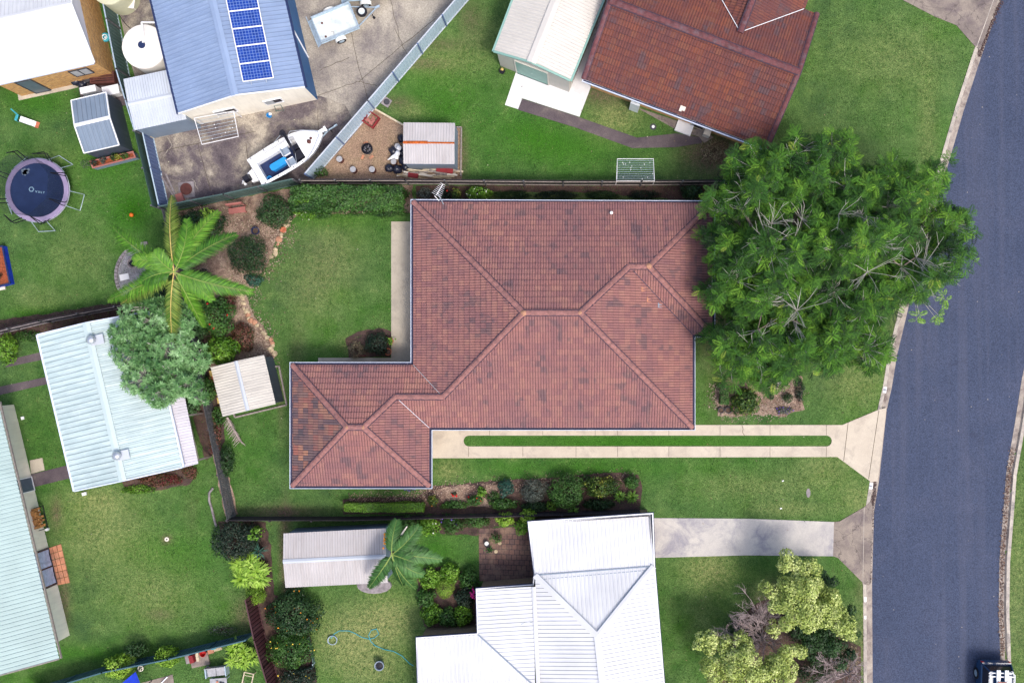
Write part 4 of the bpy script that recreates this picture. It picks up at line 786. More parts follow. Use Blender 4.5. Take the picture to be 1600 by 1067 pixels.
# ---- white roofed house, bottom
def white_house():
    z = 2.5; g = lambda x, y, zz=2.5: Vector((*G(x, y, zz), zz)); h = thing('white_house', 'house with bright white ribbed steel roof at the bottom', 'house', P3(900, 1000))
    nw, ne, e1, se = g(826.7, 816, 2.42), g(1018.6, 802.8, 2.42), g(1021.5, 884, 2.5), g(1046, 1180, 2.5); m0, m1, mS = g(836, 898, 2.75), g(834, 916, 2.75), g(846, 1180, 2.75); ra, rb = g(933, 993, 3.6), g(953, 1180, 3.6)
    xy = lambda *v: [tuple(q.xy) for q in v]; rb_ = RIB(.235, .025); dn = (se - e1).xy; ac = (ne - nw).xy
    roof_plane('roof', [xy(nw, ne, e1, m0)], plane3(nw, m0, e1), ac, rb_, 'sheet_bright', h)
    roof_plane('roof', [xy(m0, e1, ra)], plane3(m0, e1, ra), ac, rb_, 'sheet_bright', h)
    roof_plane('roof', [xy(e1, ra, rb, se)], plane3(e1, ra, rb), dn, rb_, 'sheet_bright', h)
    roof_plane('roof', [xy(m0, ra, rb, mS)], plane3(m0, ra, rb), dn, rb_, 'sheet_bright', h)
    w1, w2, v0 = g(745.5, 921), g(747.6, 991), g(836, 1072, 2.75)
    roof_plane('roof', [xy(w1, m1, v0, w2)], plane3(w1, w2, m1), dn, rb_, 'sheet_bright', h)
    s1 = g(652, 997.5); v1 = g(846, 1180, 3.0); s2 = g(657, 1180, 3.0)
    roof_plane('roof', [xy(s1, w2, v0, (v0 + Vector((0, -5, 0))), (s1 + Vector((.2, -7, 0))))], plane3(s1, w2, v0), (w2 - s1).xy, rb_, 'sheet_bright', h)
    u = Vector((0, 0, .06))
    for a, b, w_ in ((m0, ra, .34), (e1, ra, .34), (ra, rb, .36), (m1, mS, .22)): flatcap(h, a + u, b + u, w_, 'sheet_bright', lift=.05, drop=.03)
    flatcap(h, m0 + u, e1 + u, .06, 'seat_grey', 'flashing', .01, 0); flatcap(h, m0 + u * 1.1 + Vector((.1, -.25, 0)), e1 + u * 1.1 + Vector((-.1, -.2, 0)), .03, 'seat_grey', 'flashing', .01, 0)
    flatcap(h, w2 + u, v0 + u, .07, 'seat_grey', 'valley_flashing', .01, 0)
    for sx, a in ((.18, m0), (-.18, e1)): flatcap(h, a + u * 1.6 + Vector((sx * 1.5, -.02, 0)), ra + u * 1.6 + Vector((0, .28, 0)), .025, 'seat_grey', 'flashing', .012, 0)
    out = xy(nw, ne, e1, se) + [tuple((s1 + Vector((.2, -7, 0))).xy)] + xy(s1, w2, w1, m1, m0); gutter(h, out, 2.44, 'navy', .08)
    g2 = MB(); o = ccw(out); g2.ring(off_poly(o, .01), off_poly(o, .07), 2.4, 2.5); g2.build('gutter_tray', M['paint_white'], h)
    walls(h, off_poly(ccw(out), -.12), 0, 2.38, 'brick_brown')
    q = g(844, 965, 2.8); m = MB(); m.tube([g(814, 975, 2.72) + u, g(820, 971, 2.75) + u * 2, g(827, 970, 2.78) + u * 2, g(833, 972, 2.8) + u * 2], .012, 5); m.build('loose_wire', M['seat_grey'], h)
white_house()
# ---------------------------------------------------------------- fences
def fence(name, label, px, h, style, mat, face=1, post='wood_fence', sp=2.4, cat='fence', rail=None, group=None, z0=0.0, pw=.08):
    P_ = [Vector(G(*p)) for p in px]; c = (P_[0] + P_[-1]) / 2; root = thing(name, label, cat, (c.x, c.y, 0), group)
    for a, b in zip(P_[:-1], P_[1:]):
        Ls = (b - a).length; t = (b - a) / Ls; n = Vector((-t.y, t.x)) * face; k = max(1, round(Ls / sp)); rot = math.atan2(t.y, t.x)
        for i in range(k + 1):
            q = a + t * (Ls * i / k); MB().box((q.x, q.y, z0 + (h + .04) / 2), (pw, pw, h + .04), rot).build('post', M[post], root)
        m = MB()
        if style == 'sheet':
            us = []; d = 0.0
            while d < Ls: us += [(d, 0), (min(Ls, d + .12), 0), (min(Ls, d + .15), .035), (min(Ls, d + .19), .035)]; d += .22
            us.append((Ls, 0)); vs = []
            for s, o in us:
                q = a + t * s + n * (o + .02); vs += [(q.x, q.y, z0 + .03), (q.x, q.y, z0 + h)]
            m.add(vs, [(2 * i, 2 * i + 2, 2 * i + 3, 2 * i + 1) for i in range(len(us) - 1)])
            m.build('panel', M[mat], root, uvf=lambda co, nn: (co.x * t.x + co.y * t.y, co.z))
            r2 = MB(); A3, B3 = Vector((*a, z0)), Vector((*b, z0)); r2.bar(A3 + Vector((*(n * .02), h)), B3 + Vector((*(n * .02), h)), .07, .04); r2.bar(A3 + Vector((*(n * .02), .05)), B3 + Vector((*(n * .02), .05)), .06, .06); r2.build('rail', M[rail or mat], root)
        else:
            d = 0.0; rr = random.Random(int(abs(a.x * 10)))
            while d < Ls - .05:
                q = a + t * (d + .05) + n * .05; hh = h + rr.uniform(-.03, .02); m.box((q.x, q.y, z0 + hh / 2 + rr.uniform(0, .02)), (.088, .018, hh), rot + rr.uniform(-.03, .03)); d += .105
            m.build('paling', M[mat], root)
            for zz in (.35, h - .3):
                r2 = MB(); q0 = a - n * .0; r2.bar((a.x, a.y, z0 + zz), (b.x, b.y, z0 + zz), .045, .09); r2.build('rail', M[rail or post], root)
    return root
fence('steel_fence', 'pale blue corrugated steel fence running diagonally behind the boat', [(490, 281), (585.5, 171), (735, -2), (760, -31)], 1.8, 'sheet', 'fence_pale', 1, 'fence_blue', 2.37, rail='sheet_white')
fence('slat_fence', 'weathered green fence with pale rails left of the water tank', [(174, -30), (204, 122), (232, 215)], 1.75, 'sheet', 'fence_green', -1, 'wood_fence', 2.4, rail='galv')
fence('steel_fence', 'blue corrugated steel fence at the left end of the stained yard', [(240, 213), (265, 326)], 1.45, 'sheet', 'fence_blue', -1, 'fence_blue', 2.4, rail='fence_pale')
fence('paling_fence', 'old grey green paling fence beside the lawn with the orange ball', [(229, 215), (256, 328)], 1.7, 'paling', 'fence_green', 1, 'wood_fence', 2.4)
fence('steel_fence', 'grey green steel fence between stained yard and palm bed', [(266, 330), (365, 311), (470, 288)], 1.6, 'sheet', 'fence_green', 1, 'wood_fence', 2.4)
fence('paling_fence', 'dark timber fence behind the tiled house along its north side', [(480, 289), (640, 289), (880, 291), (1000, 291), (1125, 290)], 1.6, 'paling', 'wood_dark', 1, 'wood_fence', 2.4, rail='wood_grey')
fence('paling_fence', 'grey timber paling fence left of the palm bed', [(268, 332), (300, 470), (325, 600), (368, 806)], 1.5, 'paling', 'wood_fence', 1, 'wood_dark', 2.4)
fence('paling_fence', 'dark timber paling fence south of the driveway lawn', [(368, 808), (560, 808), (760, 803), (998, 797)], 1.35, 'paling', 'wood_dark', 1, 'wood_dark', 2.4)
fence('paling_fence', 'dark timber fence above the pale green shed', [(-12, 526), (85, 503), (255, 470)], 1.6, 'paling', 'wood_dark', 1, 'wood_fence', 2.4, rail='stone_grey')
fence('steel_fence', 'teal steel fence behind the lime shrubs at bottom left', [(60, 1072), (180, 1036), (280, 1016), (398, 987)], 1.6, 'sheet', 'fence_teal', -1, 'fence_teal', 2.4)
fence('steel_fence', 'dark red brown steel fence beside the orange dotted bush', [(400, 925), (413, 985), (440, 1075)], 1.8, 'sheet', 'fence_brown', -1, 'fence_brown', 2.4)
fence('side_gate', 'short pale grey gate at the right end of the north fence', [(1133, 290), (1134, 336)], 1.7, 'sheet', 'fence_pale', 1, 'paint_white', 1.8, cat='gate', rail='gutter_white')
# bed edging of the neighbour
r_ = thing('garden_edging', 'low green mesh edging round the citrus bed', 'edging', P3(500, 1010)); e = MB()
q = [(483, 995), (488, 1012), (492, 1034), (490, 1040), (455, 1050)]
for a, b in zip(q[:-1], q[1:]): e.bar((*G(*a), .2), (*G(*b), .2), .05, .35)
e.build('edging_strip', M['fence_green'], r_)
e = MB()
for a in q: e.box((*G(*a), .25), (.06, .06, .5))
e.build('stake', M['galv'], r_)
e = MB()
for a, b in zip([(585, 170.5), (631, 196.5)][:-1], [(585, 170.5), (631, 196.5)][1:]): e.bar((*G(*a), .05), (*G(*b), .05), .1, .12)
tag(e.build('timber_edging', M['wood_pale']), 'pale timber edging between pebble bed and lawn', 'edging')
# ---------------------------------------------------------------- vegetation
def quad_mesh(name, V, cols, mat, parent):            # V (N,4,3), cols (N,3)
    n = len(V); me = bpy.data.meshes.new(name); me.vertices.add(4 * n); me.vertices.foreach_set('co', V.reshape(-1).astype(np.float32))
    me.loops.add(4 * n); me.loops.foreach_set('vertex_index', np.arange(4 * n, dtype=np.int32)); me.polygons.add(n); me.polygons.foreach_set('loop_start', np.arange(0, 4 * n, 4, dtype=np.int32)); me.update(calc_edges=True)
    ca = me.color_attributes.new('Col', 'FLOAT_COLOR', 'POINT'); c4 = np.ones((n, 4, 4), np.float32); c4[:, :, :3] = cols[:, None, :]; ca.data.foreach_set('color', c4.ravel())
    return link_mesh(name, me, M[mat], parent)
def unit(a): return a / np.maximum(np.linalg.norm(a, axis=-1, keepdims=True), 1e-9)
def leaves(cen, d, nrm, Ln, Wd, fold=0.12):           # rhombus leaves: base, side, tip, side
    n = len(cen); d = unit(d); s = unit(np.cross(nrm, d)); nn = np.cross(d, s); Ln = np.broadcast_to(Ln, n)[:, None]; Wd = np.broadcast_to(Wd, n)[:, None]
    V = np.empty((n, 4, 3)); V[:, 0] = cen; V[:, 1] = cen + d * Ln * .45 + s * Wd * .5 + nn * Wd * fold; V[:, 2] = cen + d * Ln - nn * Ln * .08; V[:, 3] = cen + d * Ln * .45 - s * Wd * .5 + nn * Wd * fold; return V
def palette(n, cols, clump=None, var=.22):
    cols = np.array(cols); k = len(cols); i = RNG.integers(0, k, n) if clump is None else np.clip(((clump * .6 + RNG.random(n) * .4) * k).astype(int), 0, k - 1)
    return np.clip(cols[i] * (1 + RNG.normal(0, var, (n, 1))), 0.002, 1)
def vnoise(P, sc, seed=0):
    r_ = np.random.default_rng(seed); out = np.zeros(len(P))
    for k in range(5): w_ = r_.normal(0, 1, 3) * sc * (1 + .5 * k); out += np.sin(P @ w_ + r_.random() * 6.28) / (1 + .35 * k)
    return np.clip(.5 + out / 4.5, 0, 1)
def crown_pts(blobs, dens, seed=0):
    cs, ns = [], []
    for b in blobs:
        x, y, z, rx, ry, rz = b; n = int(dens * 3.14 * rx * ry * 1.6); v = RNG.normal(0, 1, (n, 3)); v[:, 2] = np.abs(v[:, 2]) * 1.0 - .35; v = unit(v)
        rr = 1 - .32 * RNG.random((n, 1)) ** 1.6; lump = 1 + .22 * (vnoise(v * 1.0, 2.6, seed + int(abs(x * 7))) - .5)[:, None] * 2
        cs.append(np.array([x, y, z]) + v * rr * lump * np.array([rx, ry, rz])); ns.append(v)
    return np.concatenate(cs), np.concatenate(ns)
def stems_mesh(root, base, tips, r=.03, mat='stem', name='stems'):
    m = MB()
    for t in tips:
        mid = [(base[0] * .6 + t[0] * .4) + random.uniform(-.1, .1), (base[1] * .6 + t[1] * .4) + random.uniform(-.1, .1), base[2] * .4 + t[2] * .6]; m.tube([base, mid, t], [r, r * .7, r * .3], 5)
    return m.build(name, M[mat], root)
PAL = dict(dark=[(.012, .035, .012), (.02, .055, .018), (.03, .075, .02), (.045, .10, .03)], mid=[(.02, .06, .012), (.035, .10, .018), (.055, .14, .025), (.08, .18, .035)],
           bright=[(.05, .14, .012), (.09, .21, .016), (.14, .29, .025), (.20, .36, .045)], lime=[(.12, .24, .015), (.19, .34, .03), (.28, .45, .05), (.36, .52, .09)],
           blue=[(.015, .06, .05), (.03, .10, .07), (.05, .14, .10)], frangi=[(.04, .12, .035), (.085, .20, .06), (.15, .30, .11), (.25, .42, .20)],
           yellow=[(.16, .22, .05), (.33, .41, .10), (.48, .55, .18), (.64, .69, .30)], grey=[(.05, .07, .06), (.10, .12, .10), (.16, .17, .14)], black=[(.008, .02, .012), (.015, .035, .02), (.03, .05, .03)],
           red=[(.14, .02, .025), (.07, .05, .02), (.20, .08, .06), (.05, .07, .02)], straw=[(.25, .2, .12), (.35, .28, .18), (.15, .14, .08)], ochre=[(.02, .05, .01), (.04, .09, .015), (.10, .15, .02), (.26, .26, .04)],
           tree=[(.008, .030, .006), (.021, .077, .008), (.052, .148, .011), (.125, .265, .022)])
def shrub(label, px, py, rpx, h, pal, leaf=(.13, .07), dens=95, ry=None, cat='shrub', name='shrub', subs=7, group=None, whorl=False, flowers=None, flat=.45, rot=0, seed=0, up=.3, stem=True):
    zc = h * flat; cx, cy = G(px, py, h * .7); k = (H - h * .7) / (H * S); rx = rpx * k; ryy = (ry or rpx) * k; root = thing(name, label, cat, (cx, cy, 0), group)
    r_ = random.Random(int(px * 13 + py)); bl = [(cx, cy, zc, rx * .72, ryy * .72, h - zc)]
    for i in range(subs):
        a = 2 * math.pi * (i + r_.random() * .6) / subs; q = r_.uniform(.45, .68); s_ = r_.uniform(.28, .42); bl.append((cx + math.cos(a) * rx * q, cy + math.sin(a) * ryy * q, zc * r_.uniform(.7, 1.0), rx * s_, ryy * s_, (h - zc) * r_.uniform(.45, .85)))
    P_, Nn = crown_pts(bl, dens * 2.7, int(abs(px))); P_[:, 2] = np.maximum(P_[:, 2], .04); n = len(P_)
    rnd = RNG.normal(0, 1, (n, 3)); tang = unit(np.cross(Nn, rnd)); d = tang * .85 + Nn * up + np.array([0, 0, .05]); nr = unit(Nn + RNG.normal(0, .35, (n, 3)) + np.array([0, 0, .35]))
    cl = vnoise(P_, 2.4, int(abs(px))); sz = RNG.uniform(.7, 1.25, n)
    if whorl:
        V = []; c_ = []
        for w_ in range(whorl):
            a = 2 * math.pi * w_ / whorl + RNG.random(n) * .5; t1 = unit(np.cross(nr, np.array([1., .2, 0]))); t2 = np.cross(nr, t1); dd = t1 * np.cos(a)[:, None] + t2 * np.sin(a)[:, None] + nr * .35
            V.append(leaves(P_, dd, nr, leaf[0] * sz, leaf[1] * sz)); c_.append(palette(n, PAL[pal], cl, .15))
        quad_mesh('foliage', np.concatenate(V), np.concatenate(c_), 'leaf', root)
    else: quad_mesh('foliage', leaves(P_, d, nr, leaf[0] * sz, leaf[1] * sz), palette(n, PAL[pal], cl), 'leaf', root)
    if stem: stems_mesh(root, (cx, cy, 0), [(b[0], b[1], b[2] * .9) for b in bl[:6]], .03 + .01 * h)
    if flowers:
        mt, nf, sf = flowers; m = MB()
        for i in RNG.integers(0, n, nf): c_ = P_[i] + Nn[i] * .05; m.ball(c_, sf * random.uniform(.7, 1.2), 6, .6, .3)
        m.build('flowers', M[mt], root)
    return root
def hedge(label, px0, py0, px1, py1, h, pal, leaf=(.09, .05), dens=260, flowers=None, name='hedge', rough=.12):
    x0, y0 = G(px0, py0, h * .8); x1, y1 = G(px1, py1, h * .8); x0, x1 = min(x0, x1), max(x0, x1); y0, y1 = min(y0, y1), max(y0, y1); root = thing(name, label, 'hedge', ((x0 + x1) / 2, (y0 + y1) / 2, 0))
    w_, d_ = x1 - x0, y1 - y0; nt_ = int(w_ * d_ * dens * 3.2); ns = int(2 * (w_ + d_) * h * dens * 1.2)
    T = np.stack([RNG.uniform(x0, x1, nt_), RNG.uniform(y0, y1, nt_), np.full(nt_, h)], -1); Tn = np.tile([0, 0, 1.], (nt_, 1))
    s = RNG.random(ns) * 2 * (w_ + d_); S_ = np.zeros((ns, 3)); Sn = np.zeros((ns, 3)); zz = RNG.uniform(.05, h, ns)
    for i, (a, b, c_) in enumerate([(0, w_, 0), (w_, w_ + d_, 1), (w_ + d_, 2 * w_ + d_, 2), (2 * w_ + d_, 2 * (w_ + d_), 3)]):
        q = (s >= a) & (s < b); u = s[q] - a
        if c_ == 0: S_[q] = np.stack([x0 + u, np.full(q.sum(), y0), zz[q]], -1); Sn[q] = (0, -1, 0)
        if c_ == 1: S_[q] = np.stack([np.full(q.sum(), x1), y0 + u, zz[q]], -1); Sn[q] = (1, 0, 0)
        if c_ == 2: S_[q] = np.stack([x1 - u, np.full(q.sum(), y1), zz[q]], -1); Sn[q] = (0, 1, 0)
        if c_ == 3: S_[q] = np.stack([np.full(q.sum(), x0), y1 - u, zz[q]], -1); Sn[q] = (-1, 0, 0)
    P_ = np.concatenate([T, S_]); Nn = np.concatenate([Tn, Sn]); n = len(P_); lum = (vnoise(P_, 1.6, 3) - .5)[:, None] * rough * 3 - RNG.random((n, 1)) * rough * 1.5; P_ = P_ + Nn * lum; P_[:, 2] = np.maximum(P_[:, 2], .04)
    d = unit(np.cross(Nn, RNG.normal(0, 1, (n, 3)))) + Nn * .35; nr = unit(Nn + RNG.normal(0, .4, (n, 3)) + np.array([0, 0, .3])); sz = RNG.uniform(.7, 1.3, n)
    quad_mesh('foliage', leaves(P_, d, nr, leaf[0] * sz, leaf[1] * sz), palette(n, PAL[pal], vnoise(P_, 1.8, int(px0))), 'leaf', root)
    b = MB()
    for i in range(max(3, int(w_ / .6))): x = x0 + (i + .5) * w_ / max(3, int(w_ / .6)); b.tube([(x, (y0 + y1) / 2, 0), (x + random.uniform(-.1, .1), (y0 + y1) / 2, h * .85)], [.035, .015], 5)
    b.build('stems', M['stem'], root)
    if flowers:
        mt, nf, sf = flowers; m = MB()
        for i in RNG.integers(0, nt_, nf): m.ball(P_[i] + Nn[i] * .04, sf * random.uniform(.7, 1.2), 6, .6, .3)
        m.build('flowers', M[mt], root)
    return root
# ---- the two big feathery leaved trees at the road side
def pinnate(nl=8, L_=1.0, lw=.30, lt=.085, droop=.25):
    q = []
    for i in range(nl):
        t = .12 + .88 * i / (nl - 1); z = -droop * t * t; ln = lw * math.sin(math.pi * (.18 + .72 * t)) + .05
        for s in (-1, 1):
            a = Vector((t * L_, 0, z)); d = Vector((.55, s * .83, -.12)).normalized(); w_ = Vector((lt * .5, 0, 0)); e = a + d * ln
            q.append([a - w_, a + d * ln * .5 - w_ * 1.3, e, a + d * ln * .5 + w_ * 1.3])
    return np.array([[list(v) for v in r] for r in q])
def place_templ(T, cen, d, nr, sc):                    # T (k,4,3) at N places
    d = unit(d); s = unit(np.cross(nr, d)); n_ = np.cross(d, s); B = np.stack([d, s, n_], -1)   # columns
    V = np.einsum('nij,kvj->nkvi', B, T) * np.asarray(sc)[:, None, None, None] + cen[:, None, None, :]; return V.reshape(-1, 4, 3)
def big_tree(label, trunk_px, blobs, n_ros, seed, bursts, group):
    r_ = random.Random(seed); rg = np.random.default_rng(seed); tx, ty = G(*trunk_px); root = thing('tree', label, 'tree', (tx, ty, 0), group)
    area = [b[2] * b[2] for b in blobs]; tot = sum(area); ros = []; ends = []
    for (px, py, rp, z), ar in zip(blobs, area):
        n = int(n_ros * ar / tot); k = (H - z) / (H * S); cx, cy = G(px, py, z); rr = rp * k
        a = rg.random(n) * 6.283; q = np.sqrt(rg.random(n)) ; lob = 1 + .18 * np.sin(a * 3 + px) + .12 * np.sin(a * 7 + py); x = cx + np.cos(a) * q * rr * lob; y = cy + np.sin(a) * q * rr * lob
        zz = z - 1.7 * q ** 2 * min(1, rr / 2) + rg.normal(0, .38, n) - 1.6 * (rg.random(n) < .35) * rg.random(n)
        ros.append(np.stack([x, y, zz, np.cos(a) * q, np.sin(a) * q], -1)); ends.append(Vector((cx, cy, z - .9)))
        for _ in range(max(1, int(rp / 22))): aa = r_.random() * 6.28; e = r_.uniform(.4, .8) * rr; ends.append(Vector((cx + e * math.cos(aa), cy + e * math.sin(aa), z - .8 - r_.random() * .5)))
    Rz = np.concatenate(ros); n = len(Rz); cen = Rz[:, :3]; cl = vnoise(cen, .9, seed); nc_ = vnoise(cen * np.array([1, 1, .2]), 1.15, seed + 9); cen[:, 2] += (nc_ - .5) * 3.4; keep = nc_ > .20; cen, Rz, cl = cen[keep], Rz[keep], cl[keep]; n = len(cen)
    T = pinnate(7, 1.0, .32, .085); Vs, Cs = [], []; tone = np.clip(cl * .6 + rg.normal(.2, .24, n), 0, 1); nf = 5
    base = rg.random(n) * 6.28
    for w_ in range(nf):
        a = base + 2 * math.pi * w_ / nf + rg.normal(0, .25, n); d = np.stack([np.cos(a) + Rz[:, 3] * .8, np.sin(a) + Rz[:, 4] * .8, rg.normal(-.05, .22, n)], -1); nr = np.stack([rg.normal(0, .45, n), rg.normal(0, .45, n), np.ones(n)], -1); sc = rg.uniform(.34, .60, n)
        Vs.append(place_templ(T, cen, d, nr, sc)); c_ = palette(n, PAL['tree'], tone, .15); c_[rg.random(n) < .006] = (.22, .30, .04); Cs.append(np.repeat(c_, len(T), 0) * rg.uniform(.7, 1.3, (n * len(T), 1)))
    quad_mesh('crown', np.concatenate(Vs), np.concatenate(Cs), 'leaf_tree', root)
    zt = 3.0; t = MB(); t.tube([(tx, ty, -.1), (tx + .05, ty + .05, .3), (tx + .1, ty, 1.6), (tx + .05, ty + .1, zt)], [.42, .32, .27, .25], 10); t.build('trunk', M['bark'], root, smooth=True)
    top = Vector((tx + .05, ty + .1, zt - .1)); br = MB(); node = []
    mains = ends[:len(blobs)]
    for e in mains:
        m1 = top.lerp(e, .4) + Vector((r_.uniform(-.3, .3), r_.uniform(-.3, .3), .5)); m2 = top.lerp(e, .75) + Vector((r_.uniform(-.2, .2), r_.uniform(-.2, .2), .35)); br.tube([top, m1, m2, e], [.17, .12, .08, .045], 7); node += [m1, m2, e]
    for e in ends[len(blobs):]:
        b = min(node, key=lambda q: (q - e).length + (0 if q.z <= e.z + .3 else 1)); mid = b.lerp(e, .5) + Vector((r_.uniform(-.2, .2), r_.uniform(-.2, .2), .15)); br.tube([b, mid, e], [.055, .035, .02], 5); node.append(e)
    br.build('limbs', M['bark'], root, smooth=True)
    tw = MB(); na = np.array([list(q) for q in node])
    for i in range(0, n, 2):
        p = cen[i]; j = np.argmin(((na - p) ** 2).sum(1)); b = Vector(na[j]); p = Vector(p); mid = b.lerp(p, .5) + Vector((r_.uniform(-.15, .15), r_.uniform(-.15, .15), r_.uniform(0, .2))); tw.tube([b, mid, p], [.022, .016, .009], 3, False)
    for (px, py, z, rp, nb) in bursts:
        c0 = P3(px, py, z - .6); rr = rp * (H - z) / (H * S)
        for k in range(nb):
            a = r_.random() * 6.28; l_ = rr * r_.uniform(.6, 1.35); e = c0 + Vector((math.cos(a) * l_, math.sin(a) * l_, .95 + r_.uniform(-.1, .45))); mid = c0.lerp(e, .5) + Vector((r_.uniform(-.05, .05), r_.uniform(-.05, .05), .12)); tw.tube([c0, mid, e], [.017, .013, .006], 4, False)
            for _ in range(1): s_ = mid.lerp(e, r_.uniform(.1, .7)); a2 = a + r_.uniform(-.8, .8); f = s_ + Vector((math.cos(a2) * l_ * .4, math.sin(a2) * l_ * .4, .1)); tw.tube([s_, f], [.010, .006], 3, False)
    tw.build('twigs', M['twig_pale'], root)
big_tree('broad feathery green tree beside the tiled house, nearer the house of the two big trees', (1190, 430), [(1195, 300, 62, 6.6), (1260, 265, 52, 6.4), (1130, 325, 28, 5.6), (1150, 385, 42, 6.2), (1210, 400, 66, 7.2), (1141, 450, 34, 5.8), (1200, 470, 60, 6.8), (1155, 530, 44, 5.8), (1215, 555, 46, 5.6), (1150, 575, 26, 5.2), (1245, 500, 44, 6.2), (1190, 255, 32, 5.8), (1260, 340, 46, 7.0), (1205, 585, 30, 5.0)], 2100, 3,
         [(1200, 385, 7.5, 46, 16), (1240, 375, 7.5, 40, 8), (1150, 440, 6.6, 30, 9), (1245, 485, 7.0, 34, 14), (1160, 300, 6.6, 30, 8), (1178, 545, 6.2, 36, 8), (1205, 350, 7.4, 26, 8), (1235, 245, 6.6, 20, 7)], 'big feathery trees by the road')
big_tree('broad feathery green tree reaching out over the road kerb', (1352, 400), [(1330, 290, 55, 6.8), (1395, 320, 52, 6.6), (1455, 300, 40, 6.0), (1490, 350, 34, 5.6), (1480, 390, 34, 5.6), (1330, 370, 60, 7.4), (1400, 395, 56, 7.0), (1440, 425, 38, 6.0), (1310, 450, 55, 6.8), (1370, 465, 48, 6.4), (1300, 520, 44, 6.0), (1355, 535, 36, 5.4), (1310, 245, 34, 5.8), (1395, 265, 30, 5.8), (1290, 560, 22, 5.0), (1372, 560, 22, 4.8)], 2050, 5,
         [(1360, 380, 7.6, 34, 14), (1355, 425, 7.3, 40, 10), (1440, 420, 6.6, 40, 10), (1287, 545, 5.2, 22, 14), (1345, 490, 6.6, 28, 6), (1350, 545, 5.8, 30, 9), (1310, 335, 7.6, 26, 6)], 'big feathery trees by the road')
def outlier_twigs():                                   # the sparse low branch over the kerb
    root = thing('tree', 'thin sparse leafed sapling standing at the kerb edge under the big tree', 'tree', P3(1412, 462)); c0 = P3(1412, 462); m = MB(); m.tube([c0, P3(1418, 458, 2), P3(1425, 455, 3.6)], [.06, .045, .03], 6); cen = []; top = P3(1425, 455, 3.6)
    for px, py, z in ((1478, 468, 4.4), (1462, 497, 4.0), (1436, 492, 4.1), (1468, 440, 4.6), (1455, 428, 4.7), (1432, 500, 3.8), (1400, 480, 4.2), (1446, 465, 4.4), (1405, 440, 4.6), (1475, 462, 4.3), (1466, 492, 4.0)):
        e = P3(px, py, z); m.tube([top, top.lerp(e, .5) + Vector((0, 0, .2)), e], [.025, .018, .008], 4); cen.append(list(e))
    m.build('branches', M['twig_pale'], root); cen = np.array(cen); n = len(cen); T = pinnate(8, 1.0, .3, .1); Vs = []
    for w_ in range(4): a = RNG.random(n) * 6.28; Vs.append(place_templ(T, cen, np.stack([np.cos(a), np.sin(a), np.zeros(n)], -1), np.tile([0, 0, 1.], (n, 1)), RNG.uniform(.35, .55, n)))
    V = np.concatenate(Vs); quad_mesh('foliage', V, palette(len(V), PAL['bright'], None, .15), 'leaf', root)
outlier_twigs()
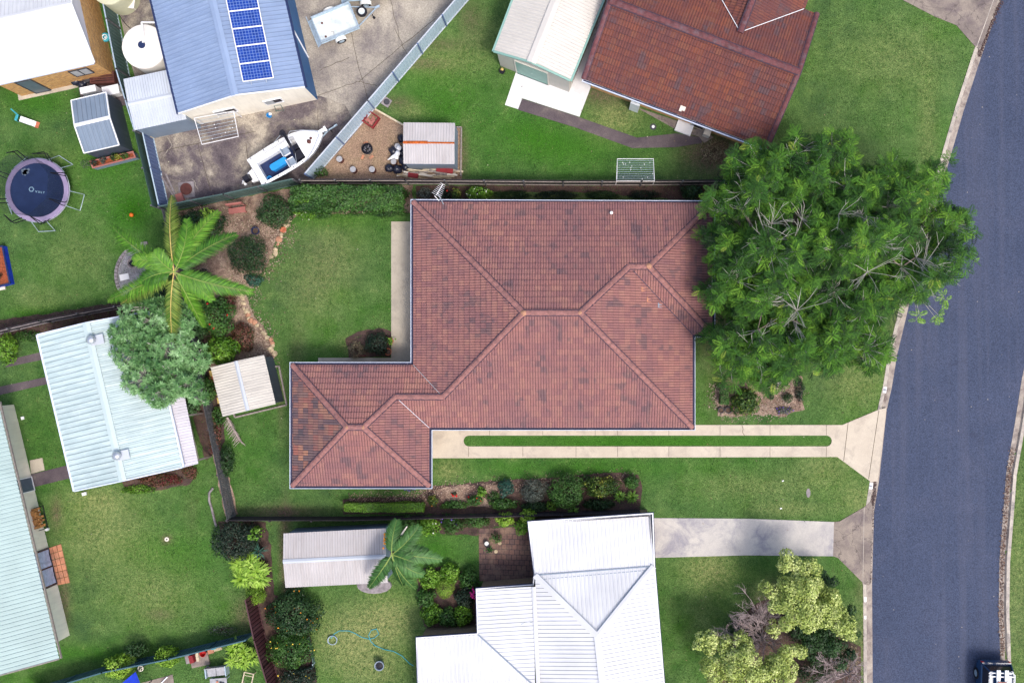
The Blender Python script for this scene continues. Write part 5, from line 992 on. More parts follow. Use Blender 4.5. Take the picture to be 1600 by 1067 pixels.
# ---- palms
PALM_PAL = dict(bright=[(.035, .12, .010), (.06, .18, .014), (.10, .25, .02), (.17, .33, .035)], mid=[(.03, .09, .02), (.05, .14, .03), (.08, .19, .05)])
def palm(label, px, py, z, base_px, fronds, pal, Lw, seed=0, trunk_r=.16, mat='leaf_gloss'):
    r_ = random.Random(seed); rg = np.random.default_rng(seed); c = P3(px, py, z); b = P3(*base_px); root = thing('palm_tree', label, 'palm', (b.x, b.y, 0)); t = MB()
    pts = [b, b.lerp(c, .35) + Vector((.05, 0, 0)), b.lerp(c, .7), c]; t.tube(pts, [trunk_r * 1.5, trunk_r, trunk_r * .9, trunk_r * .8], 12)
    for i in range(14): p = b.lerp(c, i / 14); t.tube([p, p + Vector((0, 0, .05))], trunk_r * 1.12, 10)
    t.build('trunk', M['bark'], root, smooth=True)
    for (fx, fy, fz, bend, kind) in fronds:
        e = P3(fx, fy, fz); hor = (e - c); side = Vector((-hor.y, hor.x, 0)).normalized(); mid = c.lerp(e, .5) + Vector((0, 0, abs(hor.length) * .22)) + side * bend; n = 30; rp = []
        for i in range(n + 1): s = i / n; rp.append((1 - s) ** 2 * c + 2 * s * (1 - s) * mid + s * s * e)
        m = MB(); m.tube(rp[::3], [.035 * (1 - .8 * i / (len(rp[::3]) - 1)) for i in range(len(rp[::3]))], 4); m.mi = 0
        fr = m.build('frond_stem', M['stem'] if kind == 'dead' else M['wood_yellow'] if kind == 'old' else MATS['leaf_rib'], root)
        cen, dd, nn, LL, cc = [], [], [], [], []; nlf = 50
        for i in range(nlf):
            s = .10 + .90 * i / nlf; f = s * n; a = int(min(f, n - 1)); p = rp[a].lerp(rp[a + 1], f - a); tg = (rp[a + 1] - rp[a]).normalized(); sd_ = tg.cross(Vector((0, 0, 1))).normalized(); up = sd_.cross(tg); ln = Lw * (math.sin(math.pi * (.15 + .8 * s)) ** .7) * r_.uniform(.85, 1.1)
            for sg in (-1, 1):
                for rep in range(2):
                    lift = {'up': .15, 'flat': -.15, 'droop': -.9, 'dead': -1.3, 'old': -.5}[kind] + r_.uniform(-.2, .2); d = tg * (.55 + .5 * s) + sd_ * sg * (1.0 if kind != 'dead' else .5) + Vector((0, 0, lift))
                    cen.append(p); dd.append(d.normalized()); nn.append(up + sd_ * r_.uniform(-.3, .3)); LL.append(ln * (1 if rep == 0 else .85)); cc.append(s)
        cen, dd, nn, LL = [np.array([list(q) for q in v]) if v is not LL else np.array(v) for v in (cen, dd, nn, LL)]
        pl_ = PAL['straw'] if kind == 'dead' else [(.13, .20, .03), (.20, .27, .05), (.08, .17, .02)] if kind == 'old' else PALM_PAL.get(pal, PAL[pal]); cols = palette(len(cen), pl_, np.clip(np.full(len(cen), r_.random()), 0, 1), .14)
        # two quads per leaflet so it droops
        W_ = .062; dn = unit(dd); s_ = unit(np.cross(nn, dn)); m1 = cen + dn * LL[:, None] * .5; tip = m1 + (dn + np.array([0, 0, -.35])) * LL[:, None] * .5; V1 = np.stack([cen - s_ * W_ * .3, cen + s_ * W_ * .3, m1 + s_ * W_ * .5, m1 - s_ * W_ * .5], 1); V2 = np.stack([m1 - s_ * W_ * .5, m1 + s_ * W_ * .5, tip + s_ * .004, tip - s_ * .004], 1)
        lf = quad_mesh('frond', np.concatenate([V1, V2]), np.concatenate([cols, cols]), mat, root)
    return root, c
simple('leaf_rib', (.20, .27, .06), .6, var=.15)
palm('tall palm with long arching bright green fronds at the garden corner', 272, 425, 5.6, (338, 440), [(176, 355, 5.0, .2, 'flat'), (186, 362, 4.4, .1, 'dead'), (268, 305, 5.0, -.1, 'old'), (292, 342, 5.2, -.7, 'up'), (342, 330, 4.8, .1, 'flat'), (370, 366, 4.8, .15, 'flat'), (396, 456, 4.2, -.25, 'flat'), (380, 448, 3.8, -.2, 'dead'), (332, 470, 4.4, .3, 'flat'), (318, 512, 3.6, .3, 'droop'), (270, 535, 4.0, .1, 'old'), (168, 470, 4.3, .2, 'flat'), (188, 476, 4.0, .15, 'old'), (208, 408, 6.0, -.5, 'up'), (222, 440, 5.6, -.2, 'up'), (240, 395, 6.2, .1, 'up')], 'bright', .72, 3)
r_, c_ = palm('small dark green palm with fronds over the long shed end', 612, 866, 4.6, (636, 842), [(576, 918, 3.6, .1, 'flat'), (590, 908, 3.9, 0, 'droop'), (620, 812, 4.4, .1, 'flat'), (655, 822, 4.6, -.2, 'up'), (690, 874, 4.2, .2, 'flat'), (668, 862, 4.4, .1, 'flat'), (662, 898, 3.9, -.2, 'flat'), (650, 920, 3.6, -.2, 'droop'), (630, 915, 3.7, .0, 'droop'), (645, 878, 4.7, .1, 'up')], 'mid', .62, 8, .13)
sh = MB(); sh.tube([c_ + Vector((.2, .6, -.3)), P3(636, 822, 4.7)], [.10, .03], 6); sh.build('pale_sheath', M['cream_paint'], r_)
sh = MB()
for i in range(34): sh.ball(c_ + Vector((random.uniform(-.55, -.15), random.uniform(.3, 1.1), random.uniform(-.6, -.2))), .06, 6)
sh.build('fruit', M['petal_orange'], r_)
r_ = thing('dead_frond', 'bleached dead palm frond lying below the garden shed', 'palm frond', P3(366, 670)); m = MB(); p0, p1 = P3(355, 652, .3), P3(376, 690, .08); m.tube([p0, p1], [.05, .015], 5)
for i in range(46): s = i / 46; p = p0.lerp(p1, s); sg = 1 if i % 2 else -1; m.tube([p, p + Vector((sg * random.uniform(.2, .38), -random.uniform(.25, .5), random.uniform(-.05, .12)))], [.022, .006], 3, False)
m.build('blade', M['dead_palm'], r_)
# ---- strappy rosettes
def rosette(label, px, py, rpx, h, pal, n=90, W_=.11, name='rosette_plant', layers=3, cat='plant', group=None, spread=.5):
    cx, cy = G(px, py, h * .6); rr = rpx * (H - h * .6) / (H * S); root = thing(name, label, cat, (cx, cy, 0), group); ncl = layers; V = []; cs = []
    cl = [(0, 0)] if ncl == 1 else [(random.uniform(-1, 1) * rr * spread, random.uniform(-1, 1) * rr * spread) for _ in range(ncl)]
    for (ox, oy) in cl:
        L0 = rr if ncl == 1 else rr * (1 - spread * .6) * .95; a = RNG.random(n) * 6.283; el = RNG.uniform(.15, 1.25, n); base = np.stack([np.full(n, cx + ox), np.full(n, cy + oy), np.full(n, h * .35)], -1); d1 = np.stack([np.cos(a) * np.cos(el), np.sin(a) * np.cos(el), np.sin(el)], -1); LL = L0 * RNG.uniform(.75, 1.05, n)[:, None]; m1 = base + d1 * LL * .55; d2 = d1 * np.array([1.2, 1.2, .2]) + np.array([0, 0, -.25]); t = m1 + unit(d2) * LL * .45
        s = np.stack([-np.sin(a), np.cos(a), np.zeros(n)], -1) * W_ * .5; V.append(np.stack([base - s * .5, base + s * .5, m1 + s, m1 - s], 1)); V.append(np.stack([m1 - s, m1 + s, t + s * .1, t - s * .1], 1)); c_ = palette(n, PAL[pal], RNG.random(n), .15); cs += [c_, c_]
    quad_mesh('blades', np.concatenate(V), np.concatenate(cs), 'leaf_gloss', root); MB().lathe([(.12, 0), (.10, h * .3), (.04, h * .45)], (cx, cy, 0), 8).build('stem', M['stem'], root); return root
shrub('dark green shrub against the fence right of the palm crown', 316, 352, 42, 1.9, 'dark', (.13, .06), 120, ry=32)
shrub('bright lime shoot between dark shrubs at the north west fence', 322, 333, 11, 2.0, 'lime', (.12, .08), 160, subs=3, stem=False)
shrub('dark green shrub beside the pink garden bench', 426, 332, 34, 1.8, 'dark', (.12, .06), 120, ry=30)
hedge('long glossy green hedge along the north fence by the lawn', 455, 292, 630, 330, 1.7, 'mid', (.12, .07), 190, rough=.2)
shrub('green bush dotted with white flowers at the hedge end', 478, 320, 30, 1.5, 'bright', (.11, .06), 120, ry=24, flowers=('petal_white', 46, .05))
shrub('round dark green shrub on the mulch left of the lawn', 382, 397, 36, 1.9, 'dark', (.11, .05), 130, subs=8, flowers=None)
shrub('low blue green ground cover at the lawn edge', 396, 437, 17, .3, 'blue', (.09, .04), 260, ry=11, subs=5, name='ground_cover_plant', cat='plant')
shrub('green hibiscus bush dotted with red flowers', 330, 496, 33, 1.9, 'mid', (.13, .08), 110, ry=38, flowers=('petal_red', 12, .07))
shrub('leafy glossy shrub just above the garden shed', 340, 548, 30, 1.8, 'bright', (.16, .10), 90, ry=26)
shrub('rusty brown low shrub between mulch and garden shed', 376, 528, 22, .8, 'red', (.10, .05), 170, ry=26, subs=6)
shrub('pale blue green shrub left of the hibiscus', 310, 500, 17, 1.6, 'frangi', (.16, .05), 120, ry=34)
shrub('dark shrub below the palm crown', 262, 478, 30, 1.6, 'black', (.14, .06), 110)
shrub('dark green shrub under the left fronds of the palm', 272, 352, 24, 1.3, 'dark', (.13, .06), 120)
shrub('mid green shrub behind the palm crown above the paling fence', 286, 396, 24, 1.2, 'mid', (.13, .06), 120)
shrub('dark shrub close to the palm trunk', 305, 440, 24, 1.1, 'black', (.13, .06), 120)
shrub('low rusty shrub between palm and hibiscus', 352, 472, 18, .6, 'red', (.10, .05), 150, subs=6)
shrub('loose green bush at the front of the long hedge, left part', 500, 332, 22, 1.1, 'mid', (.12, .06), 110, ry=10)
shrub('loose green bush at the front of the long hedge, right part', 600, 330, 26, 1.2, 'dark', (.12, .06), 110, ry=10)
shrub('small green bush beside the lower left bed fence', 340, 650, 11, .8, 'mid', (.11, .05), 150, ry=18)
shrub('low green plants between the mulch and pale bed of the south fence', 770, 776, 14, .4, 'mid', (.10, .05), 160, ry=8, subs=5)
shrub('low leafy plant right of the grey green shrub in the south bed', 862, 790, 12, .5, 'bright', (.12, .06), 160, ry=8, subs=4)
shrub('low dark plant between the round shrub and speckled shrub', 914, 752, 12, .6, 'dark', (.11, .05), 160, ry=12, subs=4)
# frangipani over the green shed
def frangipani():
    z = 4.6; root = thing('frangipani_tree', 'pale blue green frangipani tree hanging over the pale green shed', 'tree', P3(292, 545)); base = P3(292, 545); rr = random.Random(4); bl = []
    for px, py, r in ((225, 500, 40), (200, 545, 34), (250, 545, 44), (215, 590, 34), (262, 590, 34), (270, 500, 30), (190, 520, 26), (245, 615, 22), (225, 478, 22), (290, 560, 24), (285, 600, 18), (300, 625, 10)):
        x, y = G(px, py, z); k = (H - z) / (H * S); bl.append((x, y, z - rr.uniform(.6, 1.1), r * k, r * k, rr.uniform(.7, 1.0)))
    P_, Nn = crown_pts(bl, 22, 9); n = len(P_); nr = unit(Nn * .6 + np.array([0, 0, .8]) + RNG.normal(0, .2, (n, 3))); V, cc = [], []; cl = vnoise(P_, 1.2, 5); t1 = unit(np.cross(nr, np.array([1., .2, 0]))); t2 = np.cross(nr, t1)
    for w_ in range(9):
        a = 2 * math.pi * w_ / 9 + RNG.random(n) * .4; dd = t1 * np.cos(a)[:, None] + t2 * np.sin(a)[:, None] + nr * RNG.uniform(.1, .6, (n, 1)); V.append(leaves(P_, dd, nr, RNG.uniform(.20, .32, n), .075)); cc.append(palette(n, PAL['frangi'], cl, .14))
    quad_mesh('crown', np.concatenate(V), np.concatenate(cc), 'leaf', root); t = MB(); top = base + Vector((-.3, 0, 1.6)); t.tube([base, base.lerp(top, .5) + Vector((.05, .05, 0)), top], [.2, .16, .14], 9); t.build('trunk', M['bark'], root)
    b = MB()
    for q in bl: e = Vector((q[0], q[1], q[2])); m_ = top.lerp(e, .5) + Vector((0, 0, .3)); b.tube([top, m_, e], [.09, .07, .04], 6)
    for i in range(0, n, 3): j = min(bl, key=lambda q: (q[0] - P_[i][0]) ** 2 + (q[1] - P_[i][1]) ** 2); b.tube([(j[0], j[1], j[2]), tuple(P_[i])], [.04, .025], 4, False)
    b.build('limbs', M['twig_pale'], root)
frangipani()
shrub('pale green shrub at the lower edge of the frangipani', 296, 640, 12, 1.0, 'frangi', (.18, .06), 120, subs=4)
shrub('green shrub left of the garden shed', 318, 610, 20, 1.2, 'mid', (.13, .06), 130, ry=24)
shrub('dark shrub with reddish leaves along the left paling fence', 333, 680, 12, .9, 'red', (.10, .05), 170, ry=34, subs=8)
shrub('narrow dark green bush low on the left paling fence', 352, 720, 14, 1.0, 'dark', (.10, .05), 150, ry=30, subs=8)
shrub('dark patio shrub beside the terracotta pots', 588, 537, 23, 1.1, 'black', (.09, .05), 200, ry=21)
shrub('dry straw coloured plant left of the dark patio shrub', 556, 546, 15, .5, 'straw', (.12, .02), 220, subs=5, name='dry_plant', cat='plant')
shrub('grey green shrub in the narrow bed above the tiled roof', 662, 302, 15, .9, 'grey', (.09, .04), 180, ry=10)
shrub('dark shrub with a few red flowers near the aerial', 692, 304, 15, .9, 'black', (.10, .05), 170, ry=10, flowers=('petal_red', 5, .08))
shrub('small olive shrub right of the aerial', 713, 303, 8, 1.1, 'ochre', (.09, .05), 200, ry=12)
shrub('clipped bright green variegated bush above the tiled roof', 748, 301, 23, 1.3, 'bright', (.13, .06), 170, ry=11, flowers=('petal_white', 24, .045))
shrub('dark glossy shrub behind the roof near the pale gate', 1083, 299, 20, 1.5, 'dark', (.12, .07), 140, ry=13)
for i, (x, w_) in enumerate(((800, 34), (870, 36), (940, 30), (1005, 28))): shrub(['dark low ground cover strip next to the bright clipped bush', 'dark low ground cover strip above the roof vent', 'dark low ground cover strip right of the roof vent', 'dark low ground cover strip under the clothesline'][i], x, 305, w_, .35, 'black' if i % 2 else 'dark', (.09, .04), 170, ry=8, subs=9, name='ground_cover_plant', cat='plant', group='ground cover along the north fence', stem=False)  # dark leaf tones also carry the shade of house and tree
# south bed
hedge('long low clipped lime green hedge along the south fence', 538, 786, 662, 799, .8, 'bright', (.07, .04), 420, rough=.06)
shrub('round blue green shrub in the south bed', 790, 763, 15, 1.1, 'blue', (.08, .05), 300, subs=5)
shrub('grey green spiky shrub in the south bed', 834, 768, 26, 1.2, 'grey', (.12, .03), 170, ry=22)
shrub('large round clipped green shrub in the south bed', 886, 770, 32, 1.7, 'mid', (.14, .035), 170, ry=31, subs=9)
shrub('yellow speckled dark shrub near the right end of the south bed', 940, 762, 30, 1.4, 'ochre', (.11, .07), 150, ry=19)
shrub('glossy green shrub in the top right corner of the south bed', 987, 754, 13, 1.1, 'mid', (.12, .06), 190, ry=12)
rosette('green bromeliad left of its twin at the right end of the south bed', 968, 775, 12, .6, 'bright', 40, .10, layers=1)
rosette('green bromeliad at the far right end of the south bed', 988, 777, 13, .6, 'bright', 40, .10, layers=1)
rosette('pale green bromeliad against the white roof edge', 896, 800, 12, .6, 'bright', 36, .10, layers=1)
shrub('green shrub with red flowers in the pale mulch of the south bed', 742, 783, 14, .8, 'mid', (.10, .06), 200, ry=9, flowers=('petal_red', 5, .06))
shrub('leafy green plant left of the round blue green shrub', 752, 769, 8, .7, 'bright', (.12, .07), 200, subs=4)
shrub('dark green spreading plants below the round blue green shrub', 785, 788, 28, .7, 'mid', (.10, .06), 180, ry=9)
shrub('orange speckled plant at the right end of the lime hedge', 676, 783, 9, .7, 'ochre', (.10, .05), 200, flowers=('petal_orange', 8, .04))
shrub('purple flowering plant under the garage eave', 640, 763, 9, .35, 'dark', (.07, .03), 220, ry=4, subs=4, flowers=('petal_purple', 18, .04), name='flowering_plant', cat='plant')
shrub('small red flowered plant on the pale mulch', 710, 772, 5, .35, 'dark', (.07, .04), 260, subs=3, flowers=('petal_red', 8, .05), name='flowering_plant', cat='plant', stem=False)
shrub('low dark plants at the fence foot left of the big round shrub', 835, 792, 26, .6, 'dark', (.12, .06), 150, ry=9, subs=7)
shrub('low dark plants at the fence foot right of the big round shrub', 935, 789, 30, .6, 'dark', (.12, .06), 150, ry=9, subs=7)
shrub('low green plants at the left end of the south bed', 712, 789, 26, .5, 'mid', (.12, .06), 150, ry=7, subs=7)
# below the south fence
shrub('mixed green shrub nearest the palm below the south fence', 634, 820, 20, 1.2, 'mid', (.16, .05), 130, ry=15)
shrub('leafy bright green shrub in the middle of the neighbour bed', 668, 822, 22, 1.1, 'bright', (.14, .08), 120, ry=16, flowers=('petal_white', 12, .05))
shrub('spiky green clump with blue flowers in the neighbour bed', 706, 820, 20, .9, 'mid', (.22, .03), 130, ry=17, flowers=('petal_purple', 12, .05))
shrub('low green shrub left of the lime pair', 745, 815, 24, .8, 'mid', (.11, .05), 150, ry=12)
shrub('bright lime green shrub, left one of the lime pair above the paver patio', 788, 813, 15, 1.4, 'lime', (.12, .06), 170, ry=12)
shrub('bright lime green shrub, right one of the lime pair above the paver patio', 824, 808, 15, 1.4, 'lime', (.12, .06), 170, ry=12)
shrub('mid green round shrub below the lime pair touching the white roof', 816, 825, 14, 1.2, 'bright', (.11, .06), 180)
# round bed by the white house
shrub('smooth lime green ball topiary in the round bed', 695, 921, 18, 1.3, 'lime', (.05, .03), 700, ry=23, subs=0, name='topiary')
for x, y, r, p, lb in ((672, 905, 20, 'bright', 'leafy green shrub upper left in the round bed'), (702, 897, 19, 'bright', 'leafy green shrub at the top of the round bed'), (731, 905, 19, 'mid', 'leafy green shrub upper right in the round bed'), (664, 935, 17, 'mid', 'leafy green shrub at the left edge of the round bed'), (674, 962, 20, 'bright', 'leafy green shrub lower left in the round bed'), (700, 966, 17, 'mid', 'leafy green shrub at the bottom of the round bed'), (724, 962, 19, 'bright', 'light green ball shrub lower right in the round bed'), (726, 933, 19, 'black', 'dark rose bush in the middle right of the round bed')): shrub(lb, x, y, r, .9, p, (.13, .08), 150, subs=5)
shrub('magenta bougainvillea at the white roof corner', 741, 928, 7, 1.3, 'dark', (.08, .05), 160, ry=10, subs=3, flowers=('petal_magenta', 60, .07))
# front bed
shrub('dark shrub speckled with yellow leaves in the front bed', 1166, 627, 26, 1.5, 'ochre', (.14, .08), 130, ry=25)
hedge('small clipped dark green hedge at the left of the front bed', 1125, 604, 1138, 631, .7, 'mid', (.07, .04), 420, rough=.05)
shrub('small green tuft on the pale mulch', 1205, 620, 6, .3, 'mid', (.10, .03), 300, subs=3, name='tuft_plant', cat='plant', stem=False); shrub('small dark bush on the pale mulch', 1232, 622, 9, .6, 'dark', (.10, .04), 240, subs=4)
shrub('purple grey flowering border plant at the front bed edge', 1225, 641, 16, .3, 'grey', (.08, .04), 220, ry=6, subs=5, flowers=('petal_purple', 22, .04), name='flowering_plant', cat='plant', stem=False)
shrub('dark border plant at the right edge of the front bed', 1250, 608, 8, .4, 'black', (.09, .04), 200, ry=22, subs=6)
# bottom left garden
shrub('large dark green shrub at the south west corner', 362, 847, 44, 2.0, 'black', (.15, .05), 100, ry=34, subs=9)
shrub('light green leafy plant on the dark corner shrub', 397, 836, 12, 2.1, 'bright', (.14, .10), 110, subs=3, stem=False)
rosette('dark fan leaved plant above the bright rosette', 402, 862, 17, 1.5, 'blue', 46, .05, layers=1)
rosette('bright lime green strappy rosette beside the long shed', 388, 893, 34, 1.3, 'lime', 60, .12, layers=12, spread=.6)
shrub('feathery yellow green shrub under the lime rosette', 398, 931, 19, 1.0, 'lime', (.16, .02), 260, ry=17)
shrub('citrus bush dotted with orange fruit left of the dry lawn', 455, 960, 46, 2.0, 'dark', (.12, .07), 120, ry=42, subs=9, flowers=('petal_orange', 34, .05))
shrub('green bush with yellow flowers below the citrus bush', 450, 1017, 42, 1.4, 'mid', (.11, .06), 130, ry=36, subs=8, flowers=('petal_yellow', 34, .045))
shrub('dark bush at the bottom edge right of the brown fence', 462, 1062, 38, 1.3, 'black', (.11, .06), 120, ry=18, flowers=('petal_yellow', 12, .045))
rosette('light green ginger clump left of the brown fence', 378, 1020, 27, 1.2, 'lime', 44, .10, layers=8, spread=.6)
shrub('bright lime green shrub by the blue tarp', 183, 1044, 27, 1.6, 'lime', (.15, .07), 150, ry=23)
shrub('bright lime green shrub right of the blue tarp', 258, 1029, 22, 1.6, 'lime', (.15, .07), 150, ry=18)
shrub('dark shrub behind the lime shrub at the teal fence', 210, 1016, 22, 1.4, 'dark', (.14, .05), 120, ry=12)
shrub('dark twiggy shrub below the teal fence', 345, 985, 26, .6, 'grey', (.10, .03), 70, ry=12, subs=5)
shrub('straggly green plant at the left edge above the slate paths', 8, 545, 16, 1.3, 'bright', (.15, .07), 120, ry=30, subs=5)
shrub('low green plant at the top of the slate paths', 40, 525, 24, .5, 'mid', (.10, .05), 150, ry=9, subs=6)
shrub('low reddish flower patch under the pale green shed', 250, 750, 40, .35, 'red', (.09, .05), 220, ry=11, subs=9, name='flowering_plant', cat='plant', stem=False)
shrub('reddish flower patch right of the pale green shed corner', 296, 738, 14, .4, 'red', (.09, .05), 220, ry=12, subs=5, name='flowering_plant', cat='plant', stem=False)
shrub('low green plants below the red flower patch', 215, 765, 30, .3, 'bright', (.10, .05), 160, ry=7, subs=6, name='ground_cover_plant', cat='plant', stem=False)
shrub('dead brown shrub between dark path and big tree', 1118, 236, 30, .6, 'straw', (.12, .03), 60, ry=24, subs=6, name='dry_plant', cat='plant')
shrub('green weeds at the foot of the steel fence near the boat', 500, 268, 14, .9, 'mid', (.10, .05), 130, ry=10, subs=5)
# yellow green trees at the bottom right
def cloud_tree(label, base_px, blobs, pal, dens=120, leaf=(.12, .08), group=None, trunk='bark', z0=4.0, name='tree'):
    b = P3(*base_px); root = thing(name, label, 'tree', b, group); bl = []
    for px, py, r, z in blobs: x, y = G(px, py, z); k = (H - z) / (H * S); bl.append((x, y, z - .55, r * k * 1.25, r * k * 1.25, .75 + r * .014))
    small = []
    rr = random.Random(int(base_px[0]))
    for (x, y, z, a, b_, c) in bl:
        for _ in range(9): an = rr.random() * 6.28; q = rr.uniform(.25, .95); s_ = rr.uniform(.34, .5); small.append((x + math.cos(an) * a * q, y + math.sin(an) * b_ * q, z + rr.uniform(-.2, .35) * (1 - q * .6) + .15, a * s_, b_ * s_, c * rr.uniform(.4, .6)))
    P_, Nn = crown_pts(small, dens * 3.0, int(base_px[0])); n = len(P_); tang = unit(np.cross(Nn, RNG.normal(0, 1, (n, 3)))); nr = unit(Nn + RNG.normal(0, .35, (n, 3)) + np.array([0, 0, .4])); sz = RNG.uniform(.7, 1.25, n)
    quad_mesh('crown', leaves(P_, tang + Nn * .3, nr, leaf[0] * sz, leaf[1] * sz), palette(n, PAL[pal], vnoise(P_, 2.2, 4), .16), 'leaf', root)
    t = MB(); top = Vector((b.x, b.y, 1.5)); t.tube([b, top], [.17, .12], 8); t.build('trunk', M[trunk], root); l_ = MB()
    for q in bl: e = Vector(q[:3]); l_.tube([top, top.lerp(e, .55) + Vector((0, 0, .2)), e], [.08, .05, .03], 5)
    for q in small[::2]: j = min(bl, key=lambda w_: (w_[0] - q[0]) ** 2 + (w_[1] - q[1]) ** 2); l_.tube([j[:3], q[:3]], [.025, .012], 4, False)
    l_.build('limbs', M[trunk], root); return root
cloud_tree('yellow green cloud leaved tree at the top of the round bed', (1262, 935), [(1240, 892, 22, 4.0), (1270, 902, 20, 3.8), (1220, 925, 20, 3.8), (1250, 930, 26, 4.4), (1225, 955, 22, 3.8), (1262, 955, 22, 4.2), (1300, 948, 18, 3.8), (1315, 968, 20, 3.8), (1290, 965, 18, 3.8), (1325, 990, 12, 3.2), (1212, 985, 10, 3.0), (1262, 975, 12, 3.6), (1296, 935, 14, 3.6)], 'yellow')
cloud_tree('yellow green cloud leaved tree at the lower left of the round bed', (1165, 1035), [(1105, 1010, 16, 3.4), (1150, 1020, 20, 3.6), (1125, 1048, 22, 3.8), (1165, 1045, 26, 4.2), (1200, 1055, 22, 3.8), (1210, 1035, 14, 3.4), (1240, 1030, 18, 3.4), (1140, 1075, 26, 3.8), (1190, 1085, 26, 3.8), (1232, 1050, 12, 3.2)], 'yellow')
cloud_tree('dark green shrub tree between the yellow green trees', (1262, 1000), [(1255, 998, 20, 2.4), (1300, 1000, 20, 2.6), (1312, 1020, 18, 2.4), (1272, 1015, 18, 2.2), (1295, 915, 12, 2.4), (1285, 908, 10, 2.2), (1330, 960, 10, 2.2), (1335, 990, 10, 2.0), (1280, 990, 16, 2.2)], 'dark', 110, (.13, .07))
def bare_tree(label, base_px, tips, seed, z=3.2, group=None):
    rr = random.Random(seed); b = P3(*base_px); root = thing('bare_tree', label, 'tree', b, group); t = MB(); top = b + Vector((0, 0, .9)); t.tube([b, top], [.12, .09], 7); t.build('trunk', M['twig_grey'], root); m = MB()
    def grow(p, d, ln, r, lev):
        e = p + d * ln; mid = p.lerp(e, .5) + Vector((rr.uniform(-.06, .06), rr.uniform(-.06, .06), rr.uniform(0, .06))) * ln; m.tube([p, mid, e], [r, r * .8, r * .55], 4 if lev > 1 else 3, False)
        if lev == 0: return
        for _ in range(4):
            q = p.lerp(e, rr.uniform(.25, 1)); d2 = (d + Vector((rr.uniform(-.8, .8), rr.uniform(-.8, .8), rr.uniform(-.2, .4)))).normalized(); grow(q, d2, ln * rr.uniform(.42, .68), r * .6, lev - 1)
    for px, py in tips: e = P3(px, py, z); v = e - top; grow(top, v.normalized(), v.length * .66, .040, 4)
    m.build('branches', M['twig_grey'], root); return root
bare_tree('bare pinkish grey twiggy shrub between the yellow green trees', (1188, 992), [(1130, 985), (1150, 965), (1175, 945), (1198, 950), (1205, 985), (1200, 1012), (1165, 1005), (1125, 1000), (1185, 925), (1140, 975)], 4)
bare_tree('bare grey twiggy shrub near the kerb at the bottom edge', (1318, 1045), [(1280, 1030), (1300, 1020), (1335, 1015), (1340, 1040), (1275, 1055), (1300, 1065), (1335, 1068), (1260, 1062), (1345, 1055)], 7, 2.4)
shrub('dark green shrub under the bare twigs of the round bed', 1165, 990, 34, 1.2, 'black', (.12, .05), 90, ry=26, subs=8)
shrub('dark green shrub at the bottom of the round bed', 1275, 1055, 36, 1.2, 'dark', (.12, .05), 90, ry=20, subs=8)
shrub('straw and green ground plants near the lower kerb', 1320, 1030, 24, .5, 'straw', (.12, .03), 90, ry=30, subs=8, name='dry_plant', cat='plant')
shrub('grey green twiggy shrub in the middle of the round bed', 1262, 985, 22, 1.8, 'grey', (.12, .05), 90, ry=20)
# ---------------------------------------------------------------- objects
def rotm(a): return Matrix.Rotation(a, 4, 'Z')
def text_mesh(s, size, depth=.004):
    cu = bpy.data.curves.new('txt', 'FONT'); cu.body = s; cu.size = size; cu.extrude = depth; cu.offset = size * .02; cu.align_x = 'CENTER'; cu.align_y = 'CENTER'; o = bpy.data.objects.new('txt', cu); C.objects.link(o)
    bpy.context.view_layer.update(); me = bpy.data.meshes.new_from_object(o.evaluated_get(bpy.context.evaluated_depsgraph_get())); bpy.data.objects.remove(o); bpy.data.curves.remove(cu); vs = [tuple(v.co) for v in me.vertices]; fs = [tuple(p.vertices) for p in me.polygons]; bpy.data.meshes.remove(me); return vs, fs
# --- water tank
def tank(label, px, py, ztop, r, mat, lid=True):
    c = P3(px, py, ztop); root = thing('water_tank', label, 'water tank', (c.x, c.y, 0)); b = MB(); pr = [(r, 0)]
    for i in range(12): z = ztop * .93 * (i + .5) / 12; pr += [(r, z - .03), (r - .015, z), (r, z + .03)]
    b.lathe(pr + [(r, ztop * .93)], (c.x, c.y, 0), 40); b.build('tank_body', M[mat], root, smooth=True)
    b = MB(); b.lathe([(r + .02, ztop * .92), (r, ztop * .95), (r * .6, ztop + .05), (.2, ztop + .16), (0, ztop + .16)], (c.x, c.y, 0), 40)
    for k in range(4): a = R(82 + 90 * k - 4); b.bar((c.x + math.cos(a) * .25, c.y + math.sin(a) * .25, ztop + .155), (c.x + math.cos(a) * r * .85, c.y + math.sin(a) * r * .85, ztop * .965), .05, .03)
    b.build('tank_lid', M[mat], root, smooth=False)
    b = MB(); b.lathe([(.21, ztop + .15), (.21, ztop + .20), (.16, ztop + .21), (0, ztop + .21)], (c.x, c.y, 0), 20); b.build('strainer', M['navy'], root)
    return root, c
rt, c = tank('white round water tank tucked against the blue roofed garage', 223.5, 72, 2.05, 1.27, 'tank')
b = MB(); z = 2.75; p0, p1, p2 = Vector((*G(244, 35.5, z), z)), Vector((*G(221, 35.5, z), z)), c + Vector((.1, .1, .25)); b.tube([p0, p1], .05, 8); b.tube([p1 + Vector((0, 0, 0)), Vector((*G(224, 60, 2.4), 2.4)), p2], .045, 8); b.build('inlet_pipe', M['paint_white'], rt)
tank('olive water tank cut by the top edge beside the slat fence', 168, -22, 1.9, 1.05, 'tank_olive')
b = MB(); b.box((*G(195, 2, .4), .35), (1.1, .7, .7), R(-8)); b.box((*G(195, 2, .75), .72), (1.15, .75, .05), R(-8)); tag(b.build('pump_box', M['tank']), 'cream equipment box at the top edge beside the olive tank', 'box')
b = MB(); b.tube([P3(184, 8, .12), P3(188, 14, .1), P3(193, 20, .08)], .09, 8); tag(b.build('drain_pipe', M['stone_pale']), 'short stub of pale pipe between olive tank and yard', 'pipe')
